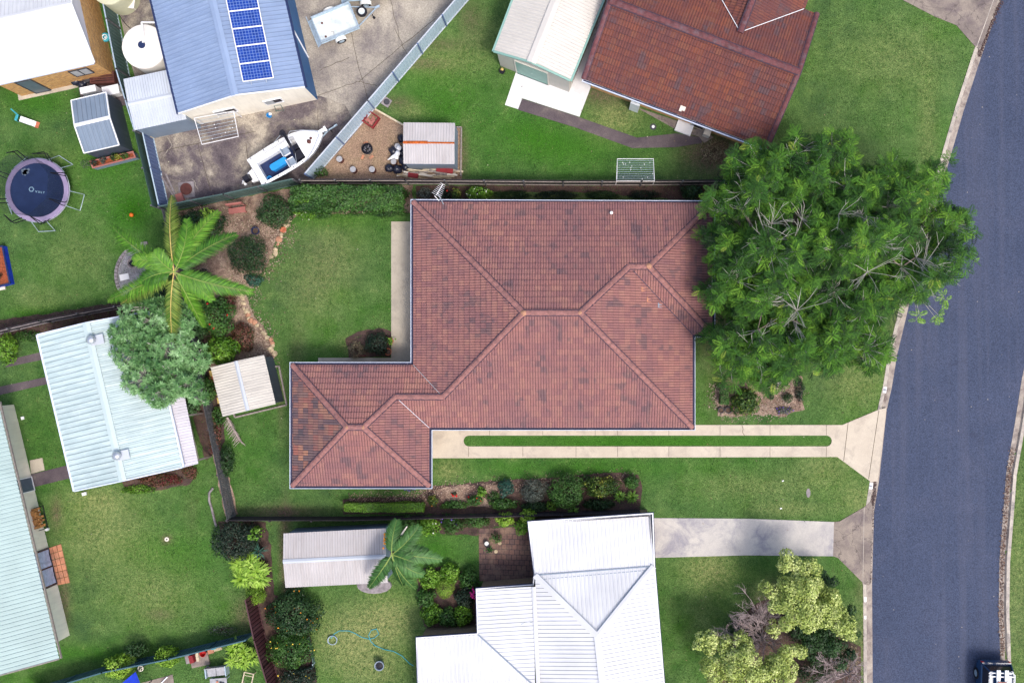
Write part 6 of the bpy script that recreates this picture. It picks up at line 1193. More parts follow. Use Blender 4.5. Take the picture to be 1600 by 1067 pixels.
b = MB(); b.tube([P3(186, 22, .05), P3(190, 30, .05), P3(198, 40, .05), P3(206, 47, .05)], .02, 5); tag(b.build('hose', M['black']), 'thin black hose running to the white water tank', 'hose')
# --- trampoline
def trampoline():
    c = P3(58.4, 297.4, .85); cx, cy = c.x, c.y; root = thing('trampoline', 'round netted trampoline with lilac pad on the left lawn', 'trampoline', (cx, cy, 0)); r = 1.87; n = 48; zm = .85
    b = MB(); b.lathe([(r - .26, zm - .02), (r - .26, zm), (0, zm)], (cx, cy, 0), n); b.build('jumping_mat', M['mat_navy'], root)
    b = MB(); b.lathe([(r, zm - .02), (r, zm + .05), (r - .05, zm + .07), (r - .27, zm + .05), (r - .27, zm + .01), (r, zm - .02)], (cx, cy, 0), n); b.build('pad', M['lilac_pad'], root)
    b = MB(); b.tube([(cx + (r + .02) * math.cos(2 * math.pi * i / 40), cy + (r + .02) * math.sin(2 * math.pi * i / 40), zm - .04) for i in range(41)], .03, 6); b.build('frame_ring', M['steel'], root)
    for a in (-15, 57, 129, 201, 273):
        q = R(a); d = Vector((math.cos(q), math.sin(q), 0)); s = Vector((-d.y, d.x, 0)); A = Vector((cx, cy, 0)) + d * (r + .0); F_ = Vector((cx, cy, 0)) + d * (r + .45); b = MB()
        b.tube([A + s * .45 + Vector((0, 0, .82)), F_ + s * .5 + Vector((0, 0, .06)), F_ - s * .5 + Vector((0, 0, .06)), A - s * .45 + Vector((0, 0, .82))], .025, 6); b.build('leg', M['galv'], root)
    k = 8; ztop = 2.75; tops = []
    for i in range(k):
        q = R(20 + 45 * i); d = Vector((math.cos(q), math.sin(q), 0)); s = Vector((-d.y, d.x, 0)); o = Vector((cx, cy, 0)); T = o + d * (r + .05) + Vector((0, 0, ztop)); tops.append(T)
        for sg in (-1, 1): b = MB(); b.tube([o + d * (r - .02) + s * .13 * sg + Vector((0, 0, zm)), o + d * (r + .38) + s * .10 * sg + Vector((0, 0, 1.7)), T], .028, 6); b.build('net_pole', M['black'], root)
    b = MB(); vs = []; kk = 40
    for i in range(kk):
        a = 2 * math.pi * i / kk; d = Vector((math.cos(a), math.sin(a), 0)); u = (math.degrees(a) - 20) % 360 / 45; j = int(u); f = u - j; tp = tops[j].lerp(tops[(j + 1) % k], f); vs += [Vector((cx, cy, zm + .05)) + d * (r - .27), tp.lerp(Vector((cx, cy, tp.z)), .06)]
    b.add(vs, [(2 * i, 2 * ((i + 1) % kk), 2 * ((i + 1) % kk) + 1, 2 * i + 1) for i in range(kk)]); b.build('safety_net', M['net_black'], root)
    # mark and word on the mat
    b = MB(); mc = P3(49, 296, zm + .012); b.ring([(mc.x + .16 * math.cos(R(a)), mc.y + .16 * math.sin(R(a))) for a in range(0, 360, 60)], [(mc.x + .115 * math.cos(R(a)), mc.y + .115 * math.sin(R(a))) for a in range(0, 360, 60)], zm + .006, zm + .012); b.build('ring_mark', M['logo_grey'], root)
    vs, fs = text_mesh('V U L Y', .17); mt = Matrix.Translation(P3(62.5, 300.5, zm + .01)) @ rotm(R(-7)); b = MB(); b.add([mt @ Vector(v) for v in vs], fs); b.build('lettering', M['logo_grey'], root)
    p = P3(38, 270, zm + .008); b = MB()
    for i in range(7): b.box((p.x + random.uniform(-.25, .25), p.y + random.uniform(-.22, .22), zm + .004), (random.uniform(.15, .3), random.uniform(.12, .25), .004), random.random())
    b.build('leaf_smudge', M['window_grey'], root)
trampoline()
# --- boat on its trailer
def boat():
    root = thing('boat', 'small white open runabout with blue deck mat and folded black canopy', 'boat', (0, 0, 0)); xs = [-2.15, -2.0, -1.4, -.6, .2, .9, 1.4, 1.8, 2.1, 2.3, 2.42]
    def w(x): t = (x + 2.15) / 4.6; return .90 * (1 - max(0, (t - .50) / .51) ** 2.4) + .06 * min(1, t * 3)
    zg, zf = 1.45, .85; b = MB(); vs = []; k = 7
    for x in xs:
        ww = max(w(x), .04); up = .12 * max(0, (x - .5) / 2) ** 1.5; zk = .55 + .55 * max(0, (x - .8) / 1.6) ** 2
        vs += [(x, 0, zk), (x, -ww * .8, zk + .22), (x, -ww, zg + up), (x, -ww + min(.16, ww * .5), zg + up + .02)]; vs += [(x, ww * .8, zk + .22), (x, ww, zg + up), (x, ww - min(.16, ww * .5), zg + up + .02)]
    fs = []
    for i in range(len(xs) - 1):
        a = i * k; c = a + k
        for p, q in ((0, 1), (1, 2), (2, 3)): fs.append((a + p, a + q, c + q, c + p))
        for p, q in ((0, 4), (4, 5), (5, 6)): fs.append((a + p, c + p, c + q, a + q))
    fs.append((3, 2, 1, 0, 4, 5, 6)); b.add(vs, fs); b.build('hull', M['gel_white'], root)
    b = MB(); ix = [x for x in xs if x <= .95]; vs = []
    for x in ix: ww = w(x) - .17; vs += [(x, -ww, zg), (x, -ww + .04, zf), (x, ww - .04, zf), (x, ww, zg)]
    b.add(vs, [(4 * i + j_, 4 * i + 4 + j_, 4 * i + 5 + j_, 4 * i + j_ + 1) for i in range(len(ix) - 1) for j_ in (0, 2)]); b.build('inner_side', M['gel_white'], root)
    b = MB(); b.prism([(-1.75, -.55), (1.0, -.52), (1.0, .45), (-1.75, .45)], zf - .02, zf + .01); b.build('deck_mat', M['navy'], root)
    b = MB(); b.prism([(-1.75, .45), (.6, .45), (.6, .74), (-1.75, .70)], zf, zg - .12); b.prism([(-2.12, -.86), (-1.75, -.86), (-1.75, .86), (-2.12, .86)], zf, zg); b.prism([(-2.6, -.30), (-2.12, -.42), (-2.12, .42), (-2.6, .30)], .9, 1.15); b.build('side_deck', M['gel_white'], root)
    fx = [x for x in xs if x >= .85]; vs = [(x, s * (max(w(x), .04) - .02), zg + .03 + .12 * max(0, (x - .5) / 2) ** 1.5) for x in fx for s in (-1, 1)] + [(x, 0, zg + .13 + .10 * max(0, (x - .5) / 2)) for x in fx]; m = len(fx); b = MB(); b.add(vs, [(2 * i, 2 * i + 2, 2 * m + i + 1, 2 * m + i) for i in range(m - 1)] + [(2 * i + 1, 2 * m + i, 2 * m + i + 1, 2 * i + 3) for i in range(m - 1)] + [(0, 2 * m, 1)]); b.add([(.9, -.75, zf), (.9, .75, zf), (.9, .8, zg + .02), (.9, 0, zg + .12), (.9, -.8, zg + .02)], [(0, 1, 2, 3, 4)]); b.build('foredeck', M['gel_white'], root)
    b = MB(); b.tube([(.7, -.95, zg), (.9, -.97, zg + .22), (1.6, -.62, zg + .32), (2.3, -.10, zg + .36), (2.3, .10, zg + .36), (1.6, .62, zg + .32), (.9, .97, zg + .22), (.7, .95, zg)], .02, 6)
    for x, y in ((1.6, .62), (1.6, -.62), (2.3, .1), (2.3, -.1)): b.tube([(x, y, zg + .34), (x, y * .9, zg + .08)], .016, 5)
    b.build('bow_rail', M['steel'], root)
    b = MB(); b.box((2.45, .05, zg + .22), (.62, .20, .07)); b.box((2.75, .05, zg + .2), (.12, .3, .1)); b.build('anchor_roller', M['gel_white'], root); b = MB(); b.ball((1.55, -.08, zg + .2), .13, 8, .5, .6); b.ball((1.75, .0, zg + .22), .09, 8, .5, .6); b.build('anchor', M['wood_redbrown'], root)
    b = MB(); b.box((.62, -.38, zf + .32), (.55, .62, .62), taper=.85); b.box((.75, .12, zf + .3), (.4, .35, .5), taper=.8); b.build('console', M['black'], root)
    for sx, sy in ((.05, .22), (.05, -.50)):
        b = MB(); b.box((sx, sy, zf + .42), (.42, .40, .10)); b.box((sx - .2, sy, zf + .56), (.07, .40, .26)); st = b.build('seat', M['seat_grey'], root); b = MB(); b.box((sx, sy + .23, zf + .46), (.4, .05, .12)); b.box((sx, sy - .23, zf + .46), (.4, .05, .12)); b.box((sx - .25, sy, zf + .55), (.03, .46, .2)); b.tube([(sx, sy, zf), (sx, sy, zf + .38)], .04, 8); b.build('seat_frame', M['gel_white'], st)
    b = MB(); b.prism([(-1.25, -.28), (-1.15, -.38), (-.25, -.38), (-.15, -.28), (-.15, -.08), (-.25, .02), (-1.15, .02), (-1.25, -.08)], zf, zf + .42); b.build('storage_box', M['sky_blue'], root)
    b = MB(); b.lathe([(.15, 0), (.17, .28), (.13, .28), (.12, .05)], (-1.62, -.62, zf), 14); b.build('bucket', M['sky_blue'], root)
    b = MB(); b.tube([(.35, .95, zg), (.62, .93, zg + .75), (.62, .2, zg + .95), (.62, -.5, zg + .9)], [.03, .10, .09, .05], 8); b.ball((.55, .95, zg + .75), .18, 8, .8, .4); b.build('folded_canopy', M['black'], root)
    for q_ in ([(-.35, .93, zg), (.6, .93, zg + .78)], [(.2, -.93, zg), (.62, -.5, zg + .9)], [(.9, .5, zg + .1), (.62, .3, zg + .92)]): b = MB(); b.tube(q_, .018, 5); b.build('canopy_strut', M['steel'], root)
    b = MB(); b.box((-2.72, .0, 1.38), (.46, .36, .42), taper=.75); b.box((-2.6, 0, .95), (.22, .16, .7)); b.build('outboard_motor', M['black'], root); b = MB(); b.box((-2.98, 0, 1.0), (.35, .05, .30), M=Matrix.Rotation(R(35), 4, 'Y')); b.box((-3.05, 0, .9), (.16, .34, .05)); b.build('motor_fin', M['gel_white'], root)
    b = MB()
    for x in (-1.9, -1.0, 0.0, .6):
        for s in (-1, 1): b.lathe([(.035, 0), (.035, .03), (0, .035)], (x, s * (w(x) - .08), zg + .02), 8)
    b.build('rod_holder', M['black'], root)
    return root
bt = boat(); place(bt, 448, 242, math.atan2(58, 98), 0, 1.35)
def boat_trailer():
    root = thing('boat_trailer', 'galvanised boat trailer under the white runabout', 'trailer', (0, 0, 0)); b = MB(); b.bar((-1.9, .5, .42), (1.2, .5, .42), .07); b.bar((-1.9, -.5, .42), (1.2, -.5, .42), .07); b.bar((1.2, .5, .42), (2.9, 0, .42), .07); b.bar((1.2, -.5, .42), (2.9, 0, .42), .07); b.bar((2.7, 0, .42), (3.4, 0, .42), .07)
    for x in (-1.8, -.6, .6): b.bar((x, -.5, .42), (x, .5, .42), .06)
    b.box((3.4, 0, .48), (.2, .1, .1)); b.bar((2.6, 0, .45), (2.6, 0, 1.1), .06); b.build('chassis', M['galv'], root); b = MB(); b.tube([(3.0, -.12, .05), (3.0, -.12, .6)], .03, 6); b.build('jockey_wheel', M['black'], root)
    for s in (-1, 1): wheel(root, (-.7, s * .82, .28), .28, .17)
    return root
def wheel(root, c, r, w_, rim='galv', axis='Y'):
    Mx = Matrix.Translation(Vector(c)) @ (Matrix.Rotation(R(90), 4, 'X') if axis == 'Y' else Matrix.Identity(4)); b = MB(); b.lathe([(r * .62, -w_ / 2), (r * .92, -w_ / 2), (r, -w_ * .3), (r, w_ * .3), (r * .92, w_ / 2), (r * .62, w_ / 2), (r * .62, -w_ / 2)], (0, 0, 0), 24); b.xform(Mx); wh = b.build('wheel', M['rubber'], root); b = MB(); b.lathe([(r * .62, -w_ * .42), (r * .62, w_ * .42), (r * .45, w_ * .36), (r * .2, w_ * .30), (0, w_ * .30)], (0, 0, 0), 20)
    for k in range(5): a = 2 * math.pi * k / 5; b.lathe([(r * .06, w_ * .3), (r * .06, w_ * .42), (0, w_ * .42)], (r * .3 * math.cos(a), r * .3 * math.sin(a), 0), 6)
    b.xform(Mx); b.build('rim', M[rim], wh); return wh
place(boat_trailer(), 448, 242, math.atan2(58, 98), 0, .45)
def box_trailer(label):
    root = thing('box_trailer', label, 'trailer', (0, 0, 0), 'box trailers in the yard'); Lx, Wy = 2.42, 1.58; b = MB(); b.box((0, 0, .52), (Lx, Wy, .04)); b.build('tray_floor', M['galv_floor'], root)
    b = MB()
    for y in (-Wy / 2, Wy / 2): b.bar((-Lx / 2, y, .68), (Lx / 2, y, .68), .03, .32); b.bar((-Lx / 2, y, .85), (Lx / 2, y, .85), .06, .04); b.bar((-Lx / 2, y * 1.03, .60), (Lx / 2, y * 1.03, .60), .04, .05)
    b.bar((Lx / 2, -Wy / 2, .68), (Lx / 2, Wy / 2, .68), .03, .32); b.bar((Lx / 2, -Wy / 2, .85), (Lx / 2, Wy / 2, .85), .06, .04); b.bar((-Lx / 2, -Wy / 2, .56), (-Lx / 2, Wy / 2, .56), .06, .05)
    for k in range(5): b.bar((Lx / 2 + .03, -Wy / 2 + .1 + k * .34, .55), (Lx / 2 + .03, -Wy / 2 + .1 + k * .34, .83), .03)
    b.build('tray_side', M['galv'], root); b = MB(); b.add([(-Lx / 2 - .02, -Wy / 2, .54), (-Lx / 2 - .02, Wy / 2, .54), (-Lx / 2 - .30, Wy / 2 + .05, .38), (-Lx / 2 - .30, -Wy / 2 - .05, .38)], [(0, 1, 2, 3)]); b.bar((-Lx / 2 - .3, -Wy / 2 - .05, .38), (-Lx / 2 - .3, Wy / 2 + .35, .38), .04); b.build('tailgate', M['galv'], root)
    b = MB(); b.bar((Lx / 2, .62, .46), (Lx / 2 + 1.4, 0, .46), .05, .08); b.bar((Lx / 2, -.62, .46), (Lx / 2 + 1.4, 0, .46), .05, .08); b.box((Lx / 2 + 1.45, 0, .5), (.3, .12, .1)); b.bar((-Lx / 2, .5, .47), (Lx / 2, .5, .47), .06); b.bar((-Lx / 2, -.5, .47), (Lx / 2, -.5, .47), .06); b.build('drawbar', M['galv'], root)
    b = MB(); b.tube([(Lx / 2 + 1.0, -.35, .06), (Lx / 2 + 1.0, -.35, .6)], .03, 6); b.lathe([(.08, -.03), (.08, .03)], (Lx / 2 + 1.0, -.35, .08), 10); b.build('jockey_wheel', M['black'], root)
    for s in (-1, 1):
        wheel(root, (-.1, s * (Wy / 2 + .14), .29), .29, .17); vs = []
        for i in range(7): a = R(20 + i * 23.3); vs += [(-.1 + .36 * math.cos(a), s * (Wy / 2 + .03), .29 + .36 * math.sin(a)), (-.1 + .36 * math.cos(a), s * (Wy / 2 + .26), .29 + .36 * math.sin(a))]
        b = MB(); b.add(vs, [(2 * i, 2 * i + 1, 2 * i + 3, 2 * i + 2) for i in range(6)]); b.build('mudguard', M['board_white'], root)
    wheel(root, (Lx / 2 + .50, .02, .66), .31, .18, 'galv_floor', 'Z')
    b = MB()
    for x, y in ((-.75, .35), (-.85, -.48)): b.lathe([(.07, 0), (.07, .01), (0, .012)], (x, y, .545), 12)
    b.tube([(-.35, -.55, .56), (-.3, -.4, .56), (-.45, -.33, .56)], .012, 4); b.build('tie_ring', M['wood_redbrown'], root); return root
tr = box_trailer('galvanised box trailer with spare wheel on its drawbar in the yard'); place(tr, 524.5, 37, R(22.5), 0, .6)
t2 = copy_tree(tr); t2['label'] = 'trailer mostly beyond the top edge with only a wheel showing'; place(t2, 571, -21, R(4), 0, .6)
# --- parked wagon
def wagon():
    root = thing('parked_car', 'dark blue wagon with white roof rack parked at the kerb', 'car', (0, 0, 0)); hw = .90
    prof = [(-2.25, .35), (-2.35, .62), (-2.30, 1.0), (2.05, .98), (2.3, .78), (2.35, .45), (2.2, .3), (-2.2, .3)]; b = MB(); n = len(prof); secs = [(-hw + .06, .97), (-hw, .985), (-hw + .0, 1), (hw, 1), (hw, .985), (hw - .06, .97)]
    vs = [(x * k, y, .3 + (z - .3) * k) for y, k in [(-hw, .93), (-hw + .05, 1), (hw - .05, 1), (hw, .93)] for x, z in prof]; fs = [(j_ * n + i, j_ * n + (i + 1) % n, (j_ + 1) * n + (i + 1) % n, (j_ + 1) * n + i) for j_ in range(3) for i in range(n)] + [tuple(range(n))[::-1], tuple(range(3 * n, 4 * n))]; b.add(vs, fs); b.build('body', M['car_blue'], root)
    lo = [(-2.18, -hw + .06), (1.35, -hw + .06), (1.35, hw - .06), (-2.18, hw - .06)]; hi = [(-1.95, -.68), (.45, -.68), (.45, .68), (-1.95, .68)]; b = MB(); b.add([(x, y, .97) for x, y in lo] + [(x, y, 1.58) for x, y in hi], [(0, 1, 5, 4), (1, 2, 6, 5), (2, 3, 7, 6), (3, 0, 4, 7)]); b.build('windows', M['window_dark'], root)
    b = MB(); b.prism([(-2.02, -.66), (-1.96, -.73), (.48, -.73), (.52, -.6), (.52, .6), (.48, .73), (-1.96, .73), (-2.02, .66)], 1.565, 1.62); 
    for x, y in ((-2.0, .69), (-2.0, -.69), (.48, .69), (.48, -.69)): b.bar((x, y, 1.58), ((-2.2 if x < 0 else 1.35), math.copysign(hw - .05, y), .98), .07)
    b.build('roof', M['car_blue'], root)
    for x in (-1.45, 1.4):
        for s in (-1, 1): wheel(root, (x, s * .84, .34), .34, .22)
    for s in (-1, 1): b = MB(); b.box((-2.28, s * .80, .85), (.10, .12, .24)); b.build('tail_light', M['paint_red'], root); b = MB(); b.box((1.0, s * 1.02, 1.05), (.12, .2, .14)); b.build('mirror', M['car_blue'], root); b = MB(); b.box((2.28, s * .65, .72), (.12, .35, .16)); b.build('headlight', M['gel_white'], root)
    z = 1.76; b = MB(); b.tube([(-1.85, -.72, z), (-1.95, -.6, z), (-1.95, .6, z), (-1.85, .72, z), (.5, .72, z), (.55, .6, z), (.55, -.6, z), (.5, -.72, z), (-1.85, -.72, z)], .035, 6)
    for x in (-1.74, -.9, 0): b.bar((x, -.72, z), (x, .72, z), .05)
    for x in (-1.6, .3):
        for y in (-.7, .7): b.bar((x, y, 1.6), (x, y, z), .04)
    b.build('roof_rack', M['gel_white'], root)
    b = MB()
    for y in (.26, .14, -.22, -.34): b.box((-.95, y, z + .09), (2.4, .09, .08))
    b.build('ladder', M['gel_white'], root); b = MB(); b.prism([(-1.5, -.36), (.8, -.36), (.8, .42), (-1.5, .42)], z + .14, z + .20); bd = b.build('board', M['board_white'], root)
    b = MB(); b.box((-1.46, -.1, z + .215), (.06, .5, .02)); b.build('orange_strip', M['rust'], bd); b = MB(); b.box((.0, .36, z + .215), (1.6, .05, .02)); b.build('yellow_strip', M['wood_yellow'], bd)
    b = MB(); b.lathe([(.085, 0), (.085, .01), (0, .01)], (-1.18, -.03, z + .20), 14); b.lathe([(.22, 0), (.22, .01), (0, .01)], (-.80, -.03, z + .20), 20); b.build('blue_mark', M['tarp_blue'], bd); return root
place(wagon(), 1563.5, 1102, R(-91.5), -.12, 1.5)
# --- clotheslines
def clothesline(label, p_a, p_b, p_c, p_d, z, nl, dots):      # a-b wall side, c-d outer side
    A, B_, Cc, D = [Vector((*G(*p, z), z)) for p in (p_a, p_b, p_c, p_d)]; root = thing('clothesline', label, 'clothesline', ((A + Cc) / 2 * 1.0)); OFF[root] = Vector(root.location); b = MB(); b.tube([A, D, Cc, B_], .025, 6); b.tube([A, B_], .02, 6)
    for q in (A, B_): b.tube([q, Vector((q.x, q.y, .4))], .025, 6)
    b.build('arm_frame', M['paint_white'], root); b = MB()
    for i in range(1, nl + 1): t = i / (nl + 1); b.tube([A.lerp(D, t), B_.lerp(Cc, t)], .010, 4)
    b.build('line', M['galv'], root)
    b = MB()
    for i in range(dots): t = random.randint(1, nl) / (nl + 1); s = random.random(); q = A.lerp(D, t).lerp(B_.lerp(Cc, t), s); b.box(q, (.03, .05, .07))
    b.build('peg', M['paint_white'], root)
clothesline('white fold out clothesline on the blue garage end wall', (303.5, 185), (365, 174), (372.5, 213.5), (315.5, 226), 1.7, 7, 9)
clothesline('white fold out clothesline on the north fence', (963.5, 283), (1022.5, 283), (1021, 248.5), (964.5, 248.5), 1.5, 11, 14)
# --- small yard things
def single(name, b, mat, label, cat, group=None, smooth=False): return tag(b.build(name, M[mat], smooth=smooth), label, cat, group)
def stump(px, py, label, r=.19, h=.42, top='stone_grey'):
    root = thing('log_stump', label, 'stump', P3(px, py), 'log stumps round the fire pit'); b = MB(); b.lathe([(r, 0), (r * .97, h)], P3(px, py), 14); b.build('bark', M['wood_redbrown'], root); b = MB(); b.lathe([(r * .95, 0), (r * .95, .02), (0, .02)], P3(px, py, 0) + Vector((0, 0, h - .005)), 14); b.build('cut_top', M['flat_grey'], root)
stump(533, 251, 'log stump beneath the steel fence, leftmost of the fire pit seats'); stump(554, 267, 'log stump, middle one of the fire pit seats'); stump(583.5, 267, 'log stump with orange rim, nearest the black bags'); stump(623, 231, 'log stump above the white bag at the tin shed', .18); stump(617, 255, 'log stump below the white bag at the tin shed', .18)
root = thing('fire_pit', 'round black fire pit full of ash on the pebbles', 'fire pit', P3(575, 234)); b = MB(); b.lathe([(.30, 0), (.34, .25), (.30, .27), (.26, .08), (0, .06)], P3(575, 234), 20); b.build('bowl', M['black'], root); b = MB()
for i in range(16): a = random.random() * 6.28; q = random.random() * .2; b.box(P3(575, 234) + Vector((math.cos(a) * q, math.sin(a) * q, .12)), (.16, .05, .04), random.random() * 3)
b.build('charred_wood', M['ash'], root)
for x, y, a, l_ in ((572, 224, 10, 'brick above the fire pit'), (580.5, 246, 40, 'long brick below the fire pit'), (567, 246, 70, 'small brick lower left of the fire pit')): b = MB(); b.box(P3(x, y) + Vector((0, 0, .04)), (.26, .13, .08), R(a)); single('brick', b, 'paver_terra', l_, 'brick', 'loose bricks round the fire pit')
root = thing('brick_box', 'square box of grey bricks in a dark frame against the steel fence', 'planter', P3(581, 188.5)); c = P3(581, 188.5); q = [(c.x + .36 * sx, c.y + .36 * sy) for sx, sy in ((-1, -1), (1, -1), (1, 1), (-1, 1))]; Mq = Matrix.Translation(c) @ rotm(R(-35)) @ Matrix.Translation(-c); b = MB(); b.ring(off_poly(q, .03), off_poly(q, -.03), 0, .3); b.xform(Mq); b.build('frame', M['maroon'], root); b = MB()
for i in range(9): b.box(c + Vector((random.uniform(-.22, .22), random.uniform(-.22, .22), .12 + i * .01)), (.24, .12, .08), random.random() * 3)
b.xform(Mq); b.build('bricks', M['wood_pink'], root)
root = thing('drain_cover', 'grey square concrete pad with round black drain at the fence foot', 'drain', P3(604, 160)); b = MB(); b.box(P3(604, 160) + Vector((0, 0, .03)), (.5, .5, .06), R(-32)); b.build('pad', M['stone_grey'], root); b = MB(); b.lathe([(.18, 0), (.18, .1), (.13, .1), (.12, .07), (0, .07)], P3(604.5, 160), 16); b.build('grate', M['charcoal'], root)
for i, (x, y, r) in enumerate(((616, 237, .30), (609.5, 264, .27), (622, 266, .30), (629, 240, .25), (630, 252, .27), (628, 218, .25), (634, 262, .22))):
    b = MB(); b.ball(P3(x, y) + Vector((0, 0, r * .7)), r, 14, .85, .35); b.ball(P3(x, y) + Vector((0, 0, r * 1.45)), r * .25, 8, .8, .3); single('rubbish_bag', b, 'bag_black', ['black bag left of the white bags', 'black bag at the lower left of the heap', 'black bag at the bottom right of the heap', 'black bag between white bags and tin shed wall', 'black bag behind the lower stump', 'topmost black bag at the tin shed wall', 'black bag at the tin shed lower corner'][i], 'bag', 'black bags beside the tin shed', True)
for i, (x, y, r) in enumerate(((625.5, 234, .16), (623.5, 242, .16), (621.5, 248, .15))): b = MB(); b.ball(P3(x, y) + Vector((0, 0, .42)), r, 12, .9, .3); b.lathe([(.1, 0), (.1, .35)], P3(x, y), 8); single('white_bag', b, 'bag_white', ['upper white bag by the tin shed wall', 'middle white bag by the tin shed wall', 'lower white bag by the tin shed wall'][i], 'bag', 'white bags beside the tin shed', True)
b = MB(); b.tube([P3(606, 250, .3), P3(613, 246, .35), P3(619, 243, .35)], [.02, .10, .14], 8); single('white_sheet', b, 'bag_white', 'pointed white plastic sheet lying on the black bags', 'sheet')
# timber pile under the tin shed
rr = random.Random(9)
tone = [('wood_pale', 'pale yellow'), ('wood_grey', 'grey'), ('cream_paint', 'creamy white'), ('stone_pale', 'sandy brown')]
for i in range(20):
    q = i // 4; mt, tn = tone[i % 4]; x, y = 640 + q * 15 + rr.uniform(-3, 3), 267 + (i % 4) * 3.6 + rr.uniform(-1, 1); a = rr.uniform(-18, 12); ln = rr.uniform(.8, 1.9); b = MB(); b.box(P3(x, y) + Vector((0, 0, .06 + .035 * (i % 7))), (ln, rr.uniform(.06, .14), .05), R(a)); single('timber_offcut', b, mt, '%s timber offcut %s of the pile below the tin shed' % (tn, ('at the left end', 'left of the middle', 'in the middle', 'right of the middle', 'at the right end')[q]), 'timber', 'timber offcuts below the tin shed')
for i, (x, y, ln) in enumerate(((696, 268, 1.0), (647, 276, .6))): b = MB(); b.box(P3(x, y) + Vector((0, 0, .32)), (ln, .28, .10), R(-8)); single('red_board', b, 'maroon', ['dark red board on the right of the timber pile', 'small dark red board on the left of the timber pile'][i], 'board')
root = thing('timber_edging', 'low timber edging along the right side of the tin shed', 'edging', P3(721, 235)); b = MB(); b.bar(P3(721.5, 200) + Vector((0, 0, .1)), P3(720.5, 276) + Vector((0, 0, .1)), .07, .2); b.bar(P3(714, 200) + Vector((0, 0, .1)), P3(721.5, 200) + Vector((0, 0, .1)), .07, .2); b.build('rail', M['wood_grey'], root)
# left yard
def toy():
    c = P3(40, 189); root = thing('toy_slide', 'small white and red toy slide with aqua ladder on the lawn', 'toy', c); a = Vector((62, -197, 0)); p0, p1 = P3(31, 186, .45), P3(61, 196.5, .05); d = (p1 - p0).normalized(); s = Vector((-d.y, d.x, 0)).normalized() * .17; u = Vector((0, 0, .10)); b = MB(); q = p0.lerp(p1, .82)
    b.add([p0 + s, p0 - s, q - s, q + s, p0 + s + u, p0 - s + u, q - s + u, q + s + u], [(0, 1, 2, 3), (0, 3, 7, 4), (1, 5, 6, 2)]); b.build('chute', M['gel_white'], root); b = MB(); b.add([q + s, q - s, p1 - s, p1 + s], [(0, 1, 2, 3)]); b.bar(q + s, p1 + s, .03, .08); b.bar(q - s, p1 - s, .03, .08); b.build('chute_end', M['terracotta'], root)
    b = MB()
    for k in (-1, 1): b.tube([p0 + s * k + u * 3, p0 + s * k - d * .12, Vector((*(p0 + s * k - d * .35).xy, 0))], .035, 6)
    for t in (.1, .25): b.bar(p0 + s - d * (.1 + t) - Vector((0, 0, t)), p0 - s - d * (.1 + t) - Vector((0, 0, t)), .08, .03)
    b.tube([p0 + s + u * 3, p0 + s * 2.2 - d * .5 + u * 1.5], .04, 6); b.build('ladder', M['aqua'], root)
toy()
def planter(label, quad_px, h, mat, soil='rust', plants=(), z=0):
    q = ccw([G(x, y, h) for x, y in quad_px]); c = Vector((sum(p[0] for p in q) / 4, sum(p[1] for p in q) / 4, 0)); root = thing('raised_planter', label, 'planter', c); b = MB(); b.ring(q, off_poly(q, -.05), 0, h); b.build('box', M[mat], root); b = MB(); b.prism(off_poly(q, -.05), .02, h - .08); b.build('soil', M[soil], root); rim = MB(); rim.ring(off_poly(q, .025), off_poly(q, -.06), h + .002, h + .03); rim.build('rim', M['wood_pink' if mat != 'tarp_blue' else 'navy'], root); return root
simple('chips_orange', (.30, .075, .03), .9, var=.6, scale=18, grain=.5, gscale=30)
planter('long raised steel planter of orange chips below the blue grey shed', [(141, 252), (208, 237), (212, 246), (145, 263)], .55, 'wall_bluegrey', 'chips_orange')
for i, (x, y) in enumerate(((148, 255), (162, 251), (178, 246), (184, 245), (196, 244))): shrub(['leftmost small dark plant in the raised steel planter', 'second small plant from the left in the raised steel planter', 'middle small plant in the raised steel planter', 'small plant right of the middle in the raised steel planter', 'small bright plant at the right of the raised steel planter'][i], x, y, 6, .85, ['black', 'grey', 'dark', 'ochre', 'mid'][i], (.09, .05), 260, subs=3, flat=.8, name='potted_plant', cat='plant', group='plants in the raised planter', stem=False)
shrub('wispy pale grass tuft at the left end of the steel planter', 133, 256, 9, .5, 'grey', (.14, .02), 90, subs=3, name='grass_tuft', cat='plant', stem=False)
planter('blue raised bed of orange chips cut by the left edge', [(-30, 392), (4, 384), (16, 443), (-18, 452)], .45, 'tarp_blue', 'chips_orange')
b = MB(); b.box(P3(0, 450) + Vector((0, 0, .05)), (.7, .3, .1), R(10)); single('timber_block', b, 'cream_paint', 'pale timber block at the foot of the blue raised bed', 'block')
shrub('tiny dark plant in the blue raised bed', -1, 432, 5, .75, 'black', (.09, .05), 220, subs=2, flat=.8, name='potted_plant', cat='plant', stem=False)
b = MB(); b.ball(P3(207, 336.5) + Vector((0, 0, .13)), .13, 16); single('ball', b, 'orange', 'orange ball on the lawn', 'ball', smooth=True)
